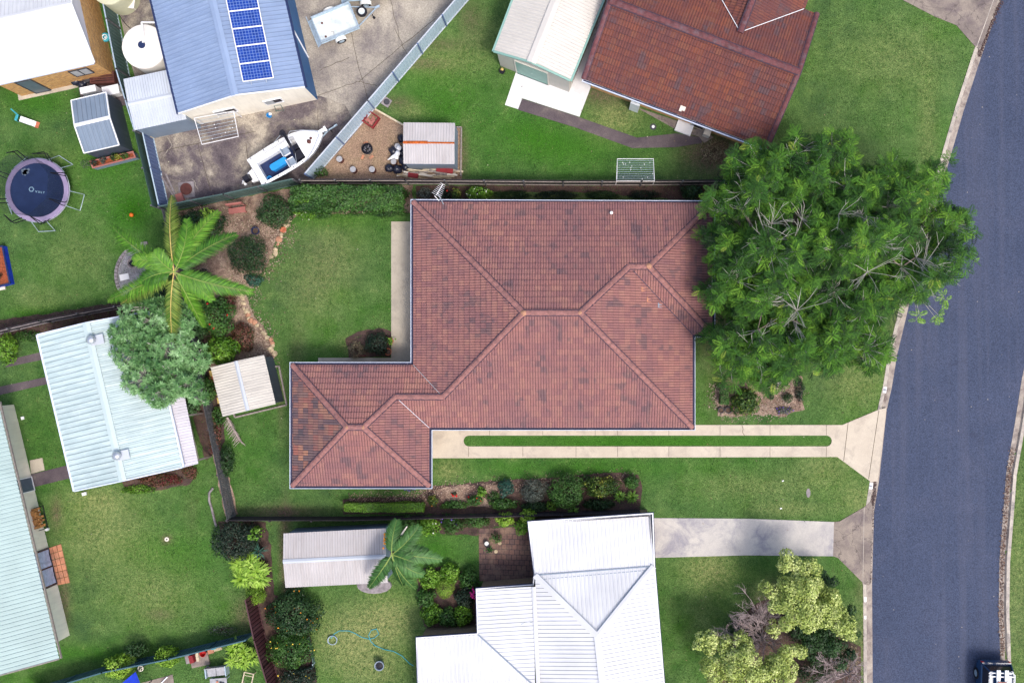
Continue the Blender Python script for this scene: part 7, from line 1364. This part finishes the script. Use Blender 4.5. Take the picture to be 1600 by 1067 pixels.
# gravel half circle with edging blocks, pot and paver
pts = arc(232, 430, 50, 95, 218, 19)
for i, p in enumerate(pts):
    a = 95 + (218 - 95) * i / 19; b = MB(); b.box(P3(*p) + Vector((0, 0, .05)), (.17, .26, .11), R(a)); single('edging_block', b, 'stone_grey', 'grey brown block in the curved edging under the palm fronds', 'block', 'blocks edging the gravel half circle')
root = thing('plant_pot', 'dark round pot with tangled stems on the grey gravel', 'pot', P3(211, 412)); b = MB(); b.lathe([(.28, 0), (.36, .3), (.30, .3), (.28, .2), (0, .2)], P3(211, 412), 18); b.build('pot', M['stone_grey'], root); b = MB(); b.ball(P3(211, 412) + Vector((0, 0, .25)), .22, 10, .6, .5); b.build('soil', M['black'], root)
b = MB(); b.box(P3(195, 433) + Vector((0, 0, .05)), (.55, .36, .05), R(12)); single('paver', b, 'conc_white', 'single white paver on the grey gravel', 'paver')
# beside the brick house
for x, y, lb, r in ((121, 127, 'dark blue bag heap beside the brick wall', .38), (130, 133, 'dark blue rubbish bag next to the bag heap', .28)): b = MB(); b.ball(P3(x, y) + Vector((0, 0, r * .7)), r, 12, .8, .45); b.ball(P3(x + 4, y - 3) + Vector((0, 0, r * .7)), r * .7, 10, .8, .4); single('rubbish_bag', b, 'bag_black', lb, 'bag', smooth=True)
b = MB(); b.lathe([(.22, 0), (.26, .5), (.22, .5), (.2, .4), (0, .4)], P3(141, 126), 16); single('bin', b, 'charcoal', 'round dark bin between the bags and the crate', 'bin')
def crate(label, px, py, L_, W_, h, ang, mat):
    c = P3(px, py); root = thing('slatted_crate', label, 'crate', c); b = MB()
    for k in range(5): b.box((0, -W_ / 2 + (k + .5) * W_ / 5, h), (L_, W_ / 5 * .6, .03))
    b.xform(Matrix.Translation(c) @ rotm(ang)); b.build('slats', M[mat], root); b = MB()
    for s in (-1, 1): b.box((s * L_ / 2, 0, h / 2 + .02), (.06, W_, h + .06)); b.box((0, s * W_ / 2, h / 2), (L_, .05, h))
    b.xform(Matrix.Translation(c) @ rotm(ang)); b.build('sides', M[mat], root)
crate('dark red slatted timber crate in the corner by the slat fence', 165.5, 125, 1.4, .62, .45, R(4), 'wood_redbrown')
b = MB(); b.box(P3(150, 147) + Vector((0, 0, .45)), (.9, .34, .9), R(12)); b.box(P3(150, 147) + Vector((0, 0, .92)), (.94, .38, .05), R(12)); single('storage_cabinet', b, 'paint_white', 'small white cabinet top behind the blue grey shed', 'cabinet')
b = MB(); b.box(P3(181, 146) + Vector((0, 0, .3)), (.95, .5, .6), R(12)); b.box(P3(181, 146) + Vector((0, 0, .62)), (1.0, .55, .05), R(12)); single('storage_cabinet', b, 'paint_white', 'white cabinet between blue grey shed and lean-to', 'cabinet')
root = thing('hose_reel', 'aqua hose reel by the brick wall and slat fence', 'hose reel', P3(172, 64)); b = MB(); b.lathe([(.26, 0), (.26, .12), (.1, .14), (.1, .02)], P3(172, 64) + Vector((0, 0, .5)), 18); b.build('reel', M['aqua'], root); b = MB(); b.tube([P3(172, 64) + Vector((.15 * math.cos(i), .15 * math.sin(i), .66)) for i in range(12)], .025, 5); b.tube([P3(172, 64), P3(172, 64) + Vector((0, 0, .6))], .05, 6); b.build('hose', M['gel_white'], root)
b = MB(); b.tube([P3(176, 80, .4), P3(175, 90, .5), P3(179, 98, .4), P3(180, 106, .3)], .03, 6); single('hose', b, 'wood_grey', 'curled grey hose hanging on the slat fence', 'hose')
# stained yard bits
root = thing('round_cover', 'round rusty red cover on the stained yard', 'cover', P3(292, 296)); b = MB(); b.lathe([(.33, 0), (.36, .1), (.30, .1), (0, .09)], P3(292, 296) + Vector((0, 0, .02)), 22); b.build('lid', M['wood_redbrown'], root); b = MB(); b.box(P3(292, 297) + Vector((0, 0, .035)), (.95, .95, .03), R(5)); b.build('pad', M['stone_grey'], root)
for x, y, ln, a, lb in ((252, 285, 2.3, -80, 'long pale plank leaning along the blue steel fence'), (263, 292, 1.5, -58, 'short pale plank beside the round rusty cover'), (267, 288, 1.3, -66, 'thin pale batten beside the round rusty cover')): b = MB(); b.box(P3(x, y) + Vector((0, 0, .06)), (ln, .10, .05), R(a)); single('timber_plank', b, 'stone_grey', lb, 'plank', 'planks on the stained yard')
b = MB(); b.box(P3(283, 310) + Vector((0, 0, .12)), (.4, .5, .24), R(20)); single('concrete_block', b, 'wood_pink', 'pink brown block beside the round rusty cover', 'block')
b = MB(); b.box(P3(238, 215) + Vector((0, 0, .25)), (.25, .16, .5), R(10)); single('meter_box', b, 'wood_pale', 'little yellow box at the lean-to wall corner', 'box')
root = thing('spray_bottle', 'blue and white bucket at the foot of the garage wall', 'bucket', P3(423, 182)); b = MB(); b.lathe([(.12, 0), (.15, .26), (.12, .26), (.1, .05)], P3(422, 182), 14); b.build('bucket_body', M['sky_blue'], root); b = MB(); b.ball(P3(424, 180) + Vector((0, 0, .22)), .10, 8, 1, .3); b.build('cloth', M['gel_white'], root)
b = MB(); c = P3(438, 172); b.tube([c + Vector((-.22, -.1, .02)), c + Vector((-.2, .1, .55)), c + Vector((.2, .14, .55)), c + Vector((.22, -.06, .02))], .02, 5); b.tube([c + Vector((-.2, -.15, .3)), c + Vector((.2, -.1, .3))], .02, 5); single('wire_stand', b, 'fence_green', 'small green wire stand against the cream end wall', 'stand')
# by the cream shed and orange brown house
root = thing('plant_pot', 'dark pot with a small yellow green plant at the cream shed corner', 'pot', P3(785, 113)); b = MB(); b.lathe([(.14, 0), (.18, .25), (.15, .25), (.14, .2), (0, .2)], P3(785, 113), 14); b.build('pot', M['black'], root); b = MB(); b.ball(P3(785, 111) + Vector((0, 0, .32)), .10, 8, 1, .6); b.build('plant', M['wood_yellow'], root)
nl = lambda a, b_: NEO + NEU * a + NEW * b_
def ubox(name, label, cat, px, py, L_, W_, h, mat, z0=0.0, extra=None): root = thing(name, label, cat, P3(px, py)); b = MB(); b.box(P3(px, py) + Vector((0, 0, z0 + h / 2)), (L_, W_, h), math.atan2(NEU.y, NEU.x)); b.build('case', M[mat], root); return root
r_ = ubox('water_heater', 'pale grey hot water unit under the orange brown eave', 'water heater', 992, 167, .55, .6, 1.5, 'ac_white'); b = MB(); b.lathe([(.2, 0), (.2, .02), (0, .03)], P3(992, 167) + Vector((0, 0, 1.5)), 16); b.build('lid', M['flat_grey'], r_)
ubox('step', 'white concrete step at the orange brown house door', 'step', 1069, 200, 1.0, .75, .18, 'paint_white'); ubox('utility_box', 'small white box right of the dark doorway', 'box', 1104, 209, .4, .5, .6, 'cream_paint')
root = thing('ground_socket', 'white capped ground socket in a dark ring on the dry patch', 'socket', P3(1020.5, 198.5)); b = MB(); b.lathe([(.2, 0), (.2, .02), (0, .025)], P3(1020.5, 198.5), 16); b.build('ring', M['charcoal'], root); b = MB(); b.lathe([(.09, 0), (.09, .08), (0, .09)], P3(1020.5, 198.5), 12); b.build('cap', M['gel_white'], root)
root = thing('ground_socket', 'white capped ground socket in the middle of the dry lawn', 'socket', P3(261, 842)); b = MB(); b.lathe([(.13, 0), (.13, .05), (.05, .05), (.05, .0)], P3(261, 842), 16); b.build('cap', M['cream_paint'], root); b = MB(); b.lathe([(.03, 0), (.03, .03)], P3(261, 842), 8); b.build('hole', M['black'], root)
# bench, pots, edging stones in our garden
def bench():
    c = P3(374, 326); root = thing('garden_bench', 'pink timber garden bench among the shrubs', 'bench', c); Mx = Matrix.Translation(c) @ rotm(R(8)); b = MB(); b.box((0, -.18, .45), (1.0, .34, .05)); b.xform(Mx); b.build('seat', M['wood_pink'], root); b = MB(); b.box((-.03, .16, .72), (.95, .10, .32)); b.xform(Mx); b.build('backrest', M['wood_pink'], root)
    for x in (-.42, .42):
        for y in (-.28, .1): b = MB(); b.box((x, y, .22), (.06, .06, .44)); b.xform(Mx); b.build('leg', M['wood_pink'], root)
bench()
def pot(label, px, py, r, h, mat, plant=None, soil='soil'):
    root = thing('plant_pot', label, 'pot', P3(px, py)); b = MB(); b.lathe([(r * .7, 0), (r, h), (r * 1.08, h), (r * 1.08, h + .03), (r * .88, h + .03), (r * .82, h * .8), (0, h * .8)], P3(px, py), 18); b.build('pot', M[mat], root)
    b = MB(); b.lathe([(r * .82, 0), (0, .02)], P3(px, py) + Vector((0, 0, h * .82)), 14); b.build('soil', M[soil], root)
    if plant:
        c = P3(px, py) + Vector((0, 0, h)); P_ = np.array(list(c)) + RNG.normal(0, 1, (70, 3)) * r * .5; P_[:, 2] = np.abs(P_[:, 2] - c.z) + c.z; d = unit(RNG.normal(0, 1, (70, 3))); quad_mesh('foliage', leaves(P_, d, np.tile([0, 0, 1.], (70, 1)), .13, .08), palette(70, PAL[plant]), 'leaf', root)
pot('terracotta pot with a green plant on the patio corner', 611, 533, .20, .34, 'terracotta', 'bright'); pot('empty round terracotta pot below the planted one', 608, 549.5, .20, .34, 'terracotta'); pot('blue glazed pot on the mulch', 402, 362, .22, .36, 'navy')
pot('black planter on the front bed corner, left one', 1126, 640.5, .17, .2, 'charcoal'); pot('black planter on the front bed corner, right one', 1137, 640.5, .19, .24, 'charcoal')
pot('dark pot with dry brown soil on the citrus side of the lawn', 595, 1036, .27, .45, 'seat_grey', None, 'black')
pot('white rimmed pot, upper of the pots on the paver patio', 761, 848, .16, .25, 'charcoal', None, 'board_white'); pot('small pot with green leaves, lower of the pots on the paver patio', 766, 857, .14, .2, 'charcoal', 'mid')
shrub('straggly green potted plant on the paver patio', 775, 842, 13, .8, 'mid', (.12, .05), 110, ry=8, subs=4, name='potted_plant', cat='plant')
for i, (x, y) in enumerate(((781, 848), (775, 861))): b = MB(); b.lathe([(.10, 0), (.11, .04), (0, .05)], P3(x, y) + Vector((0, 0, .03)), 10); single('round_stone', b, 'stone_pale', ['pale round stone, upper one on the paver patio', 'pale round stone, lower one on the paver patio'][i], 'stone')
rr = random.Random(12); edge = [(455, 342), (446, 352), (441, 366), (436, 378), (430, 392), (422, 404)] ; e2 = [(379, 460), (378, 470), (383, 480), (385, 490), (394, 499), (402, 506), (408, 514), (414, 520), (420, 528), (425, 537), (427, 547), (428, 555)]
k = 0
for path in (edge, e2):
    for a, b_ in zip(path[:-1], path[1:]):
        n = max(1, int(math.dist(a, b_) / 5))
        for i in range(n):
            t = (i + rr.uniform(.2, .8)) / n; x, y = a[0] + (b_[0] - a[0]) * t + rr.uniform(-2.5, 2.5), a[1] + (b_[1] - a[1]) * t + rr.uniform(-2.5, 2.5); r = rr.uniform(.09, .19); b = MB(); b.ball(P3(x, y) + Vector((0, 0, r * .3)), r, 8, .55, .7); single('edging_stone', b, 'stone_pale' if rr.random() < .8 else 'mortar', 'rough pale stone in the curved border of the lawn', 'stone', 'stones bordering the palm bed'); k += 1
b = MB(); b.lathe([(.16, 0), (.2, .1), (.15, .13), (0, .08)], P3(443, 359), 14); single('dish', b, 'terracotta', 'small orange dish among the upper border stones', 'dish')
for i, (x, y) in enumerate(((334, 583), (334, 592), (343, 612), (346, 625), (349, 638))): b = MB(); b.box(P3(x, y) + Vector((0, 0, .15)), (.28, .34, .3), R(12)); single('timber_crate', b, 'wood_yellow' if i != 1 else 'terracotta', ['topmost yellow timber block left of the garden shed', 'orange block under the topmost yellow block', 'upper of three lower yellow blocks beside the garden shed', 'middle of three lower yellow blocks beside the garden shed', 'lowest yellow block at the garden shed corner'][i], 'block')
# aerial on the north side
root = thing('tv_aerial', 'pale metal television aerial at the roof corner', 'aerial', P3(690, 322)); b = MB(); top = P3(684, 302, 4.2); b.tube([Vector((top.x + .15, top.y - .5, 2.2)), top], .025, 6); b.build('mast', M['galv'], root); b = MB(); a0, a1 = P3(682, 305, 4.2), P3(692, 288, 4.2); b.bar(a0, a1, .03); s = Vector((a1 - a0).yx.to_3d()); s = Vector((-(a1 - a0).y, (a1 - a0).x, 0)).normalized()
for k in range(8): q = a0.lerp(a1, k / 7); l_ = .30 - .02 * k; b.bar(q + s * l_, q - s * l_, .014)
b.bar(P3(679, 306, 4.2), P3(686, 314, 3.9), .03); b.build('element', M['paint_white'], root)
# hose, ring, edging, timber strips
rt = thing('garden_hose', 'thin aqua garden hose winding across the bottom lawn', 'hose', P3(560, 1000)); pts = [(517, 997), (522, 990), (530, 985), (545, 985), (555, 989), (565, 995), (577, 998), (585, 996), (592, 990), (588, 982), (580, 984), (576, 992), (579, 1001), (586, 1008), (600, 1014), (615, 1017), (628, 1024), (640, 1036), (652, 1043)]; sm = []
for a, b_ in zip(pts[:-1], pts[1:]): sm.append(P3(*a, .03)); sm.append((P3(*a, .03) + P3(*b_, .03)) / 2)
b = MB(); b.tube(sm, .022, 5); b.build('tube', M['aqua'], rt)
b = MB(); c = P3(520, 999); b.tube([c + Vector((.27 * math.cos(i * .35), .27 * math.sin(i * .35), .04 + .004 * i)) for i in range(30)], .025, 5); single('coiled_hose', b, 'galv', 'coiled grey hose ring on the dry patch', 'hose')
b = MB()
pts = [P3(x, y, .06) for x, y in ((333, 762), (327, 770), (327, 782), (331, 795), (335, 812), (338, 822))]; b.tube(pts, .07, 6); single('concrete_edging', b, 'stone_grey', 'curved grey concrete edging left of the paling fence end', 'edging')
# firewood stack, tiles at the left house
root = thing('firewood_rack', 'black rack of split firewood against the cream wall', 'firewood rack', P3(65, 806)); Mx = Matrix.Translation(P3(66, 808)) @ rotm(R(-77)); b = MB()
for x in (-.68, .68): b.box((x, -.22, .5), (.04, .04, 1.0)); b.box((x, .22, .5), (.04, .04, 1.0))
b.box((0, -.22, .06), (1.4, .04, .04)); b.box((0, .22, .06), (1.4, .04, .04)); b.xform(Mx); b.build('rack', M['black'], root); rr = random.Random(3)
lg = MB()
for i in range(48): lg.box((rr.uniform(-.6, .6), rr.uniform(-.08, .08), .12 + .8 * rr.random() ** .5), (rr.uniform(.09, .15), .42, rr.uniform(.07, .12)), rr.uniform(-.2, .2))
lg.xform(Mx); lg.build('split_logs', M['wood_log'], root)
b = MB(); b.lathe([(.1, 0), (.1, .2), (0, .2)], P3(75, 826), 10); single('white_pot', b, 'gel_white', 'small white pot at the end of the firewood rack', 'pot')
tq = [G(*p) for p in ((75, 856), (96, 849), (110, 910), (90, 914))]; k = 0
for i in range(6):
    for j_ in range(3):
        A_ = lerp(lerp(tq[0], tq[1], j_ / 3), lerp(tq[3], tq[2], j_ / 3), i / 6); B2 = lerp(lerp(tq[0], tq[1], (j_ + 1) / 3), lerp(tq[3], tq[2], (j_ + 1) / 3), i / 6); C2 = lerp(lerp(tq[0], tq[1], (j_ + 1) / 3), lerp(tq[3], tq[2], (j_ + 1) / 3), (i + 1) / 6); D2 = lerp(lerp(tq[0], tq[1], j_ / 3), lerp(tq[3], tq[2], j_ / 3), (i + 1) / 6)
        b = MB(); b.prism(off_poly(ccw([A_, B2, C2, D2]), -.015), 0, .06 + random.uniform(0, .008)); single('terracotta_tile', b, 'paver_terra', 'square terracotta paver in the %s row from the top, %s' % (('first', 'second', 'third', 'fourth', 'fifth', 'last')[i], ('against the door sill', 'middle of the row', 'at the lawn edge')[j_]), 'paver', 'terracotta pavers at the sliding door')
b = MB(); b.box(P3(36, 653) + Vector((0, 0, .05)), (.18, .18, .06), .2); single('white_block', b, 'gel_white', 'small white block on the lawn beside the cream wall', 'block')
b = MB(); b.box(P3(133, 771) + Vector((0, 0, .08)), (.25, .18, .12), .3); single('white_block', b, 'gel_white', 'small white block under the lower corner of the pale green shed', 'block')
# bottom left corner clutter
def slat_seat(name, label, px, py, L_, W_, ang, mat, h=.42, back=True):
    c = P3(px, py); root = thing(name, label, 'bench', c); Mx = Matrix.Translation(c) @ rotm(ang); b = MB(); b.box((-L_ * .235, 0, h), (L_ * .44, W_, .06)); b.box((L_ * .235, 0, h), (L_ * .44, W_, .06)); b.xform(Mx); b.build('seat', M[mat], root); b = MB()
    if back: b.box((0, W_ / 2 + .04, h + .15), (L_, .05, .35)); b.xform(Mx); b.build('backrest', M[mat], root)
    for s in (-1, 1): b = MB(); b.box((s * (L_ / 2 + .02), 0, h / 2 + .08), (.06, W_ + .1, h + .16)); b.xform(Mx); b.build('armrest', M['galv'], root)
slat_seat('garden_bench', 'grey two seat garden bench on the lawn at bottom left', 342, 1045, 1.15, .5, R(7), 'flat_grey')
root = thing('work_table', 'grey table with odds and ends below the grey bench', 'table', P3(347, 1062)); b = MB(); b.box(P3(347, 1062) + Vector((0, 0, .55)), (1.0, .6, .04), R(5)); b.build('tabletop', M['flat_grey'], root)
for sx in (-1, 1):
    for sy in (-1, 1): b = MB(); b.box(P3(347, 1062) + Vector((sx * .44, sy * .25, .27)), (.05, .05, .54)); b.build('leg', M['galv'], root)
for i, (dx, dy, mt) in enumerate(((-.05, .1, 'paver_terra'), (.15, .05, 'black'), (.3, .0, 'navy'), (0, -.1, 'petal_yellow'))): b = MB(); b.lathe([(.06, 0), (.07, .1), (0, .1)], P3(347, 1062) + Vector((dx, dy, .575)), 10); single('small_pot', b, mt, ['terracotta cup on the grey table', 'black cup on the grey table', 'navy cup at the right of the grey table', 'yellow cup on the grey table'][i], 'cup')
root = thing('stool_frame', 'open pale timber stool frame beside the brown fence', 'stool', P3(391, 1055)); b = MB(); Mx = Matrix.Translation(P3(391, 1056)) @ rotm(R(-12))
for s in (-1, 1): b.bar((s * .28, -.4, .4), (s * .28, .35, .4), .06); 
b.bar((-.28, .33, .4), (.28, .33, .4), .05); b.bar((-.28, .15, .38), (.28, .15, .38), .03)
for sx in (-1, 1):
    for sy in (-.38, .33): b.bar((sx * .28, sy, 0), (sx * .28, sy, .4), .05)
b.xform(Mx); b.build('frame', M['wood_pale'], root)
for x, y, L_, W_, a, mt, lb in ((313, 1030, 1.1, .75, 12, 'conc_old', 'large grey brown slab under the red bucket'), (297, 1027, .5, .6, 12, 'stone_grey', 'smaller grey slab left of the red cushion'), (330, 1016, .35, .3, 15, 'paver_terra', 'orange brick right of the red bucket'), (341, 1012, .5, .25, 15, 'stone_pale', 'pale paver at the teal fence foot')): b = MB(); b.box(P3(x, y) + Vector((0, 0, .06)), (L_, W_, .12), R(a)); single('paving_slab', b, mt, lb, 'slab')
b = MB(); b.box(P3(303.5, 1026) + Vector((0, 0, .3)), (.25, .45, .36), R(14)); single('red_cushion', b, 'maroon', 'dark red cushion standing on the slabs at bottom left', 'cushion'); b = MB(); b.box(P3(311, 1024) + Vector((0, 0, .2)), (.16, .5, .16), R(8)); single('timber_block', b, 'wood_pale', 'pale timber strip between red cushion and bucket', 'block')
b = MB(); b.lathe([(.14, 0), (.19, .28), (.165, .28), (.13, .04), (0, .04)], P3(320.5, 1018) + Vector((0, 0, .12)), 16); single('red_bucket', b, 'paint_red', 'bright red bucket at the teal fence', 'bucket'); b = MB(); b.box(P3(337, 1010) + Vector((0, 0, .25)), (.28, .12, .2), R(15)); single('aqua_tub', b, 'aqua', 'small aqua tub on the pale paver', 'tub')
b = MB(); q = [P3(184, 1072, 1.2), P3(212, 1049, 1.6), P3(222, 1075, 1.3), P3(190, 1090, 1.0), P3(202, 1060, 1.35)]; b.add(q, [(0, 4, 1), (1, 4, 2), (2, 4, 3), (3, 4, 0)]); tp_ = thing('blue_tarp', 'bright blue tarp draped at the bottom left edge', 'tarp', P3(205, 1072)); b.build('sheet', M['tarp_blue'], tp_); b = MB()
for x, y, z in ((184, 1072, 1.2), (212, 1049, 1.6), (222, 1075, 1.3)): b.tube([P3(x, y, z), Vector((*P3(x, y, z).xy, 0))], .03, 6)
b.build('pole', M['charcoal'], tp_)
root = thing('ornamental_ring', 'white spoked ring on a post next to the blue tarp', 'ring', P3(219.5, 1044)); b = MB(); c = P3(219.5, 1044, .9); b.tube([c + Vector((.15 * math.cos(i * math.pi / 8), .15 * math.sin(i * math.pi / 8), 0)) for i in range(17)], .03, 6); b.bar(c + Vector((-.14, 0, 0)), c + Vector((.14, 0, 0)), .03); b.bar(c + Vector((0, -.14, 0)), c + Vector((0, .14, 0)), .03); b.build('ring', M['cream_paint'], root); b = MB(); b.tube([c, (c.x, c.y, 0)], .04, 6); b.build('post', M['charcoal'], root)
slab('path', [(214, 1070), (222, 1066), (270, 1053), (275, 1085), (220, 1085)], .03, 'conc_old'); b = MB(); b.bar(P3(253, 1066) + Vector((0, 0, .1)), P3(263, 1056) + Vector((0, 0, .1)), .06); single('white_pipe', b, 'gel_white', 'short white pipe on the grey slab at bottom left', 'pipe')
# street bits
def kerb_number(label, px, py, ang, s):
    c = P3(px, py); root = thing('kerb_number', label, 'house number', c + Vector((0, 0, .02))); Mx = Matrix.Translation(c) @ rotm(ang); b = MB(); b.box((0, 0, .025), (.36, .20, .006)); b.xform(Mx); b.build('painted_plate', M['gel_white'], root); vs, fs = text_mesh(s, .22, .002); b = MB(); b.add([Mx @ (Vector(v) + Vector((0, 0, .031))) for v in vs], fs); b.build('digit', M['navy'], root)
kerb_number('white painted number plate on the kerb above the cream driveway', 1382.5, 609, R(80), '8'); kerb_number('white painted number plate on the kerb below the cream driveway', 1361, 759, R(84), '8')
b = MB(); b.box(P3(1352, 936) + Vector((0, 0, .022)), (.12, .3, .006)); single('kerb_mark', b, 'gel_white', 'upper white paint mark on the lower kerb', 'mark'); b = MB(); b.box(P3(1352, 964) + Vector((0, 0, .022)), (.1, .2, .006)); single('kerb_mark', b, 'gel_white', 'lower white paint mark on the lower kerb', 'mark')
root = thing('service_cover', 'oval dark service cover in the verge lawn', 'cover', P3(1263, 770)); b = MB(); b.lathe([(.17, 0), (.17, .02), (0, .02)], P3(1263, 770), 18, .75, 1.6); b.build('lid', M['stone_grey'], root)
for x, y, lb in ((1223, 751, 'tiny white litter scrap on the lawn above the boundary corner'), (1220, 794, 'tiny white litter scrap on the strip above the stained driveway')): b = MB(); b.box(P3(x, y) + Vector((0, 0, .03)), (.12, .06, .02), .3); single('litter', b, 'gel_white', lb, 'litter')
b = MB(); b.box(P3(563, 556) + Vector((0, 0, .12)), (.72, .12, .18)); single('timber_edge_block', b, 'wood_redbrown', 'dark red block at the bed edge beside the lower patio strip', 'block')
# debris
def litter(name, label, path, n, w_, cols, seed, sz=(.05, .14), z=-.085):
    rg = np.random.default_rng(seed); P_ = np.array([[*G(*p)] for p in path]); seg = rg.integers(0, len(P_) - 1, n); t = rg.random(n)[:, None]; A_ = P_[seg] * (1 - t) + P_[seg + 1] * t; d = P_[seg + 1] - P_[seg]; d = d / np.linalg.norm(d, axis=1, keepdims=True); nn = np.stack([-d[:, 1], d[:, 0]], -1); A_ = A_ + nn * rg.normal(0, w_, (n, 1)); cen = np.concatenate([A_, np.full((n, 1), z) + rg.random((n, 1)) * .02], 1); a = rg.random(n) * 6.28; dd = np.stack([np.cos(a), np.sin(a), rg.normal(0, .15, n)], -1); nr = np.stack([rg.normal(0, .2, n), rg.normal(0, .2, n), np.ones(n)], -1); o = quad_mesh(name, leaves(cen, dd, nr, rg.uniform(*sz, n), rg.uniform(*sz, n) * .5), palette(n, cols), 'leaf', None); tag(o, label, 'leaf litter', kind='stuff')
litter('leaf_litter', 'dark leaf litter in the road gutter', [(1372, 690), (1369, 740), (1364, 790), (1359.5, 860), (1358.5, 912)], 900, .06, [(.06, .03, .03), (.10, .055, .05), (.04, .025, .03)], 1)
litter('leaf_litter', 'dark leaf litter in the road gutter', [(1566, 0), (1553, 30), (1541, 60), (1531, 88)], 350, .06, [(.06, .03, .03), (.10, .055, .05)], 2)
litter('leaf_litter', 'brown leaf litter in the far road gutter', [(1584, 700), (1574, 770), (1568, 860), (1565, 955), (1568, 1025)], 900, .09, [(.12, .06, .04), (.20, .11, .07), (.06, .03, .03)], 3)
litter('leaf_litter', 'pale bark chips on the palm bed mulch', [(300, 340), (340, 350), (400, 350), (440, 345), (430, 380), (400, 430), (360, 440), (380, 490), (420, 540), (390, 560)], 5200, .55, [(.34, .25, .19), (.22, .15, .11), (.44, .35, .28), (.12, .07, .05)], 4, (.05, .13), .035)
litter('leaf_litter', 'pale bark chips on the front bed mulch', [(1125, 600), (1125, 640), (1180, 640), (1230, 635), (1245, 600), (1200, 600)], 2400, .35, [(.36, .28, .24), (.24, .16, .13), (.46, .36, .30), (.12, .07, .05)], 5, (.05, .12), .035)
litter('leaf_litter', 'bark chips along the south bed', [(545, 780), (640, 779), (690, 765), (770, 762), (860, 755), (990, 748)], 2600, .25, [(.30, .20, .15), (.16, .09, .07), (.08, .04, .04), (.4, .3, .24)], 6, (.05, .12), .035)
rg_ = np.random.default_rng(77)
def specks():
    n = 320; cx = rg_.uniform(0, 1340, n); cy = rg_.uniform(130, 1060, n); cen = np.stack([(cx - NX) / S, -(cy - NY) / S, np.full(n, .035)], -1); a = rg_.random(n) * 6.28; o = quad_mesh('leaf_litter', leaves(cen, np.stack([np.cos(a), np.sin(a), np.zeros(n)], -1), np.tile([0, 0, 1.], (n, 1)), rg_.uniform(.05, .13, n), rg_.uniform(.03, .06, n)), palette(n, [(.35, .30, .16), (.22, .15, .07), (.42, .40, .30), (.12, .08, .04)]), 'leaf', None); tag(o, 'scattered fallen leaves on lawns and paths', 'leaf litter', kind='stuff')
specks()
# short grass blades: soft nap on the lawns
def nap():
    rg = np.random.default_rng(21); n = 150000; px = rg.uniform(-5, 1605, n); py = rg.uniform(-5, 1072, n)
    dm = rg.random(n)
    cell = (vn := vnoise(np.stack([px / 60, py / 60, px * 0], -1), 2.0, 4)); keep = cell > .25
    def inpoly(poly):
        c = np.zeros(n, bool); j = len(poly) - 1
        for i in range(len(poly)):
            xi, yi = poly[i]; xj, yj = poly[j]; c ^= ((yi > py) != (yj > py)) & (px < (xj - xi) * (py - yi) / (yj - yi + 1e-9) + xi); j = i
        return c
    for o in C.objects:
        if o.get('kind') == 'structure' and o.name.split('.')[0] in ('driveway', 'patio', 'yard', 'path', 'paver_patio', 'road', 'gravel_bed'):
            me = o.data; f = max(me.polygons, key=lambda p: (p.normal.z > .9) * p.area) if o.name != 'driveway' else None
            if f is None: continue
            poly = [(o.location.x + me.vertices[v].co.x, o.location.y + me.vertices[v].co.y) for v in f.vertices]; keep &= ~inpoly([(a * S + NX, -b_ * S + NY) for a, b_ in poly])
    keep &= ~inpoly([(671, 663), (1316, 663), (1375, 639), (1385, 637), (1371, 752), (1360, 752), (1308, 714), (671, 716)]) & ~((px > interp(py, RL) - 15) & (px < interp(py, RR) + 15))
    px, py = px[keep], py[keep]; m = len(px); cen = np.stack([(px - NX) / S, -(py - NY) / S, np.full(m, .0)], -1); a = rg.random(m) * 6.28; d = np.stack([np.cos(a) * .7, np.sin(a) * .7, rg.uniform(.3, 1.0, m)], -1); nr = unit(rg.normal(0, .5, (m, 3)) + np.array([0, 0, 1.])); dry = vnoise(np.stack([px / 60, py / 60, px * 0], -1), 3.0, 8); cols = palette(m, [(.04, .11, .02), (.06, .15, .03), (.09, .18, .04), (.15, .19, .06)], dry, .25)
    o = quad_mesh('grass', leaves(cen, d, nr, rg.uniform(.06, .13, m), rg.uniform(.02, .045, m)), cols, 'leaf', None); tag(o, 'short green grass blades across the lawns', 'grass', kind='stuff')
nap()
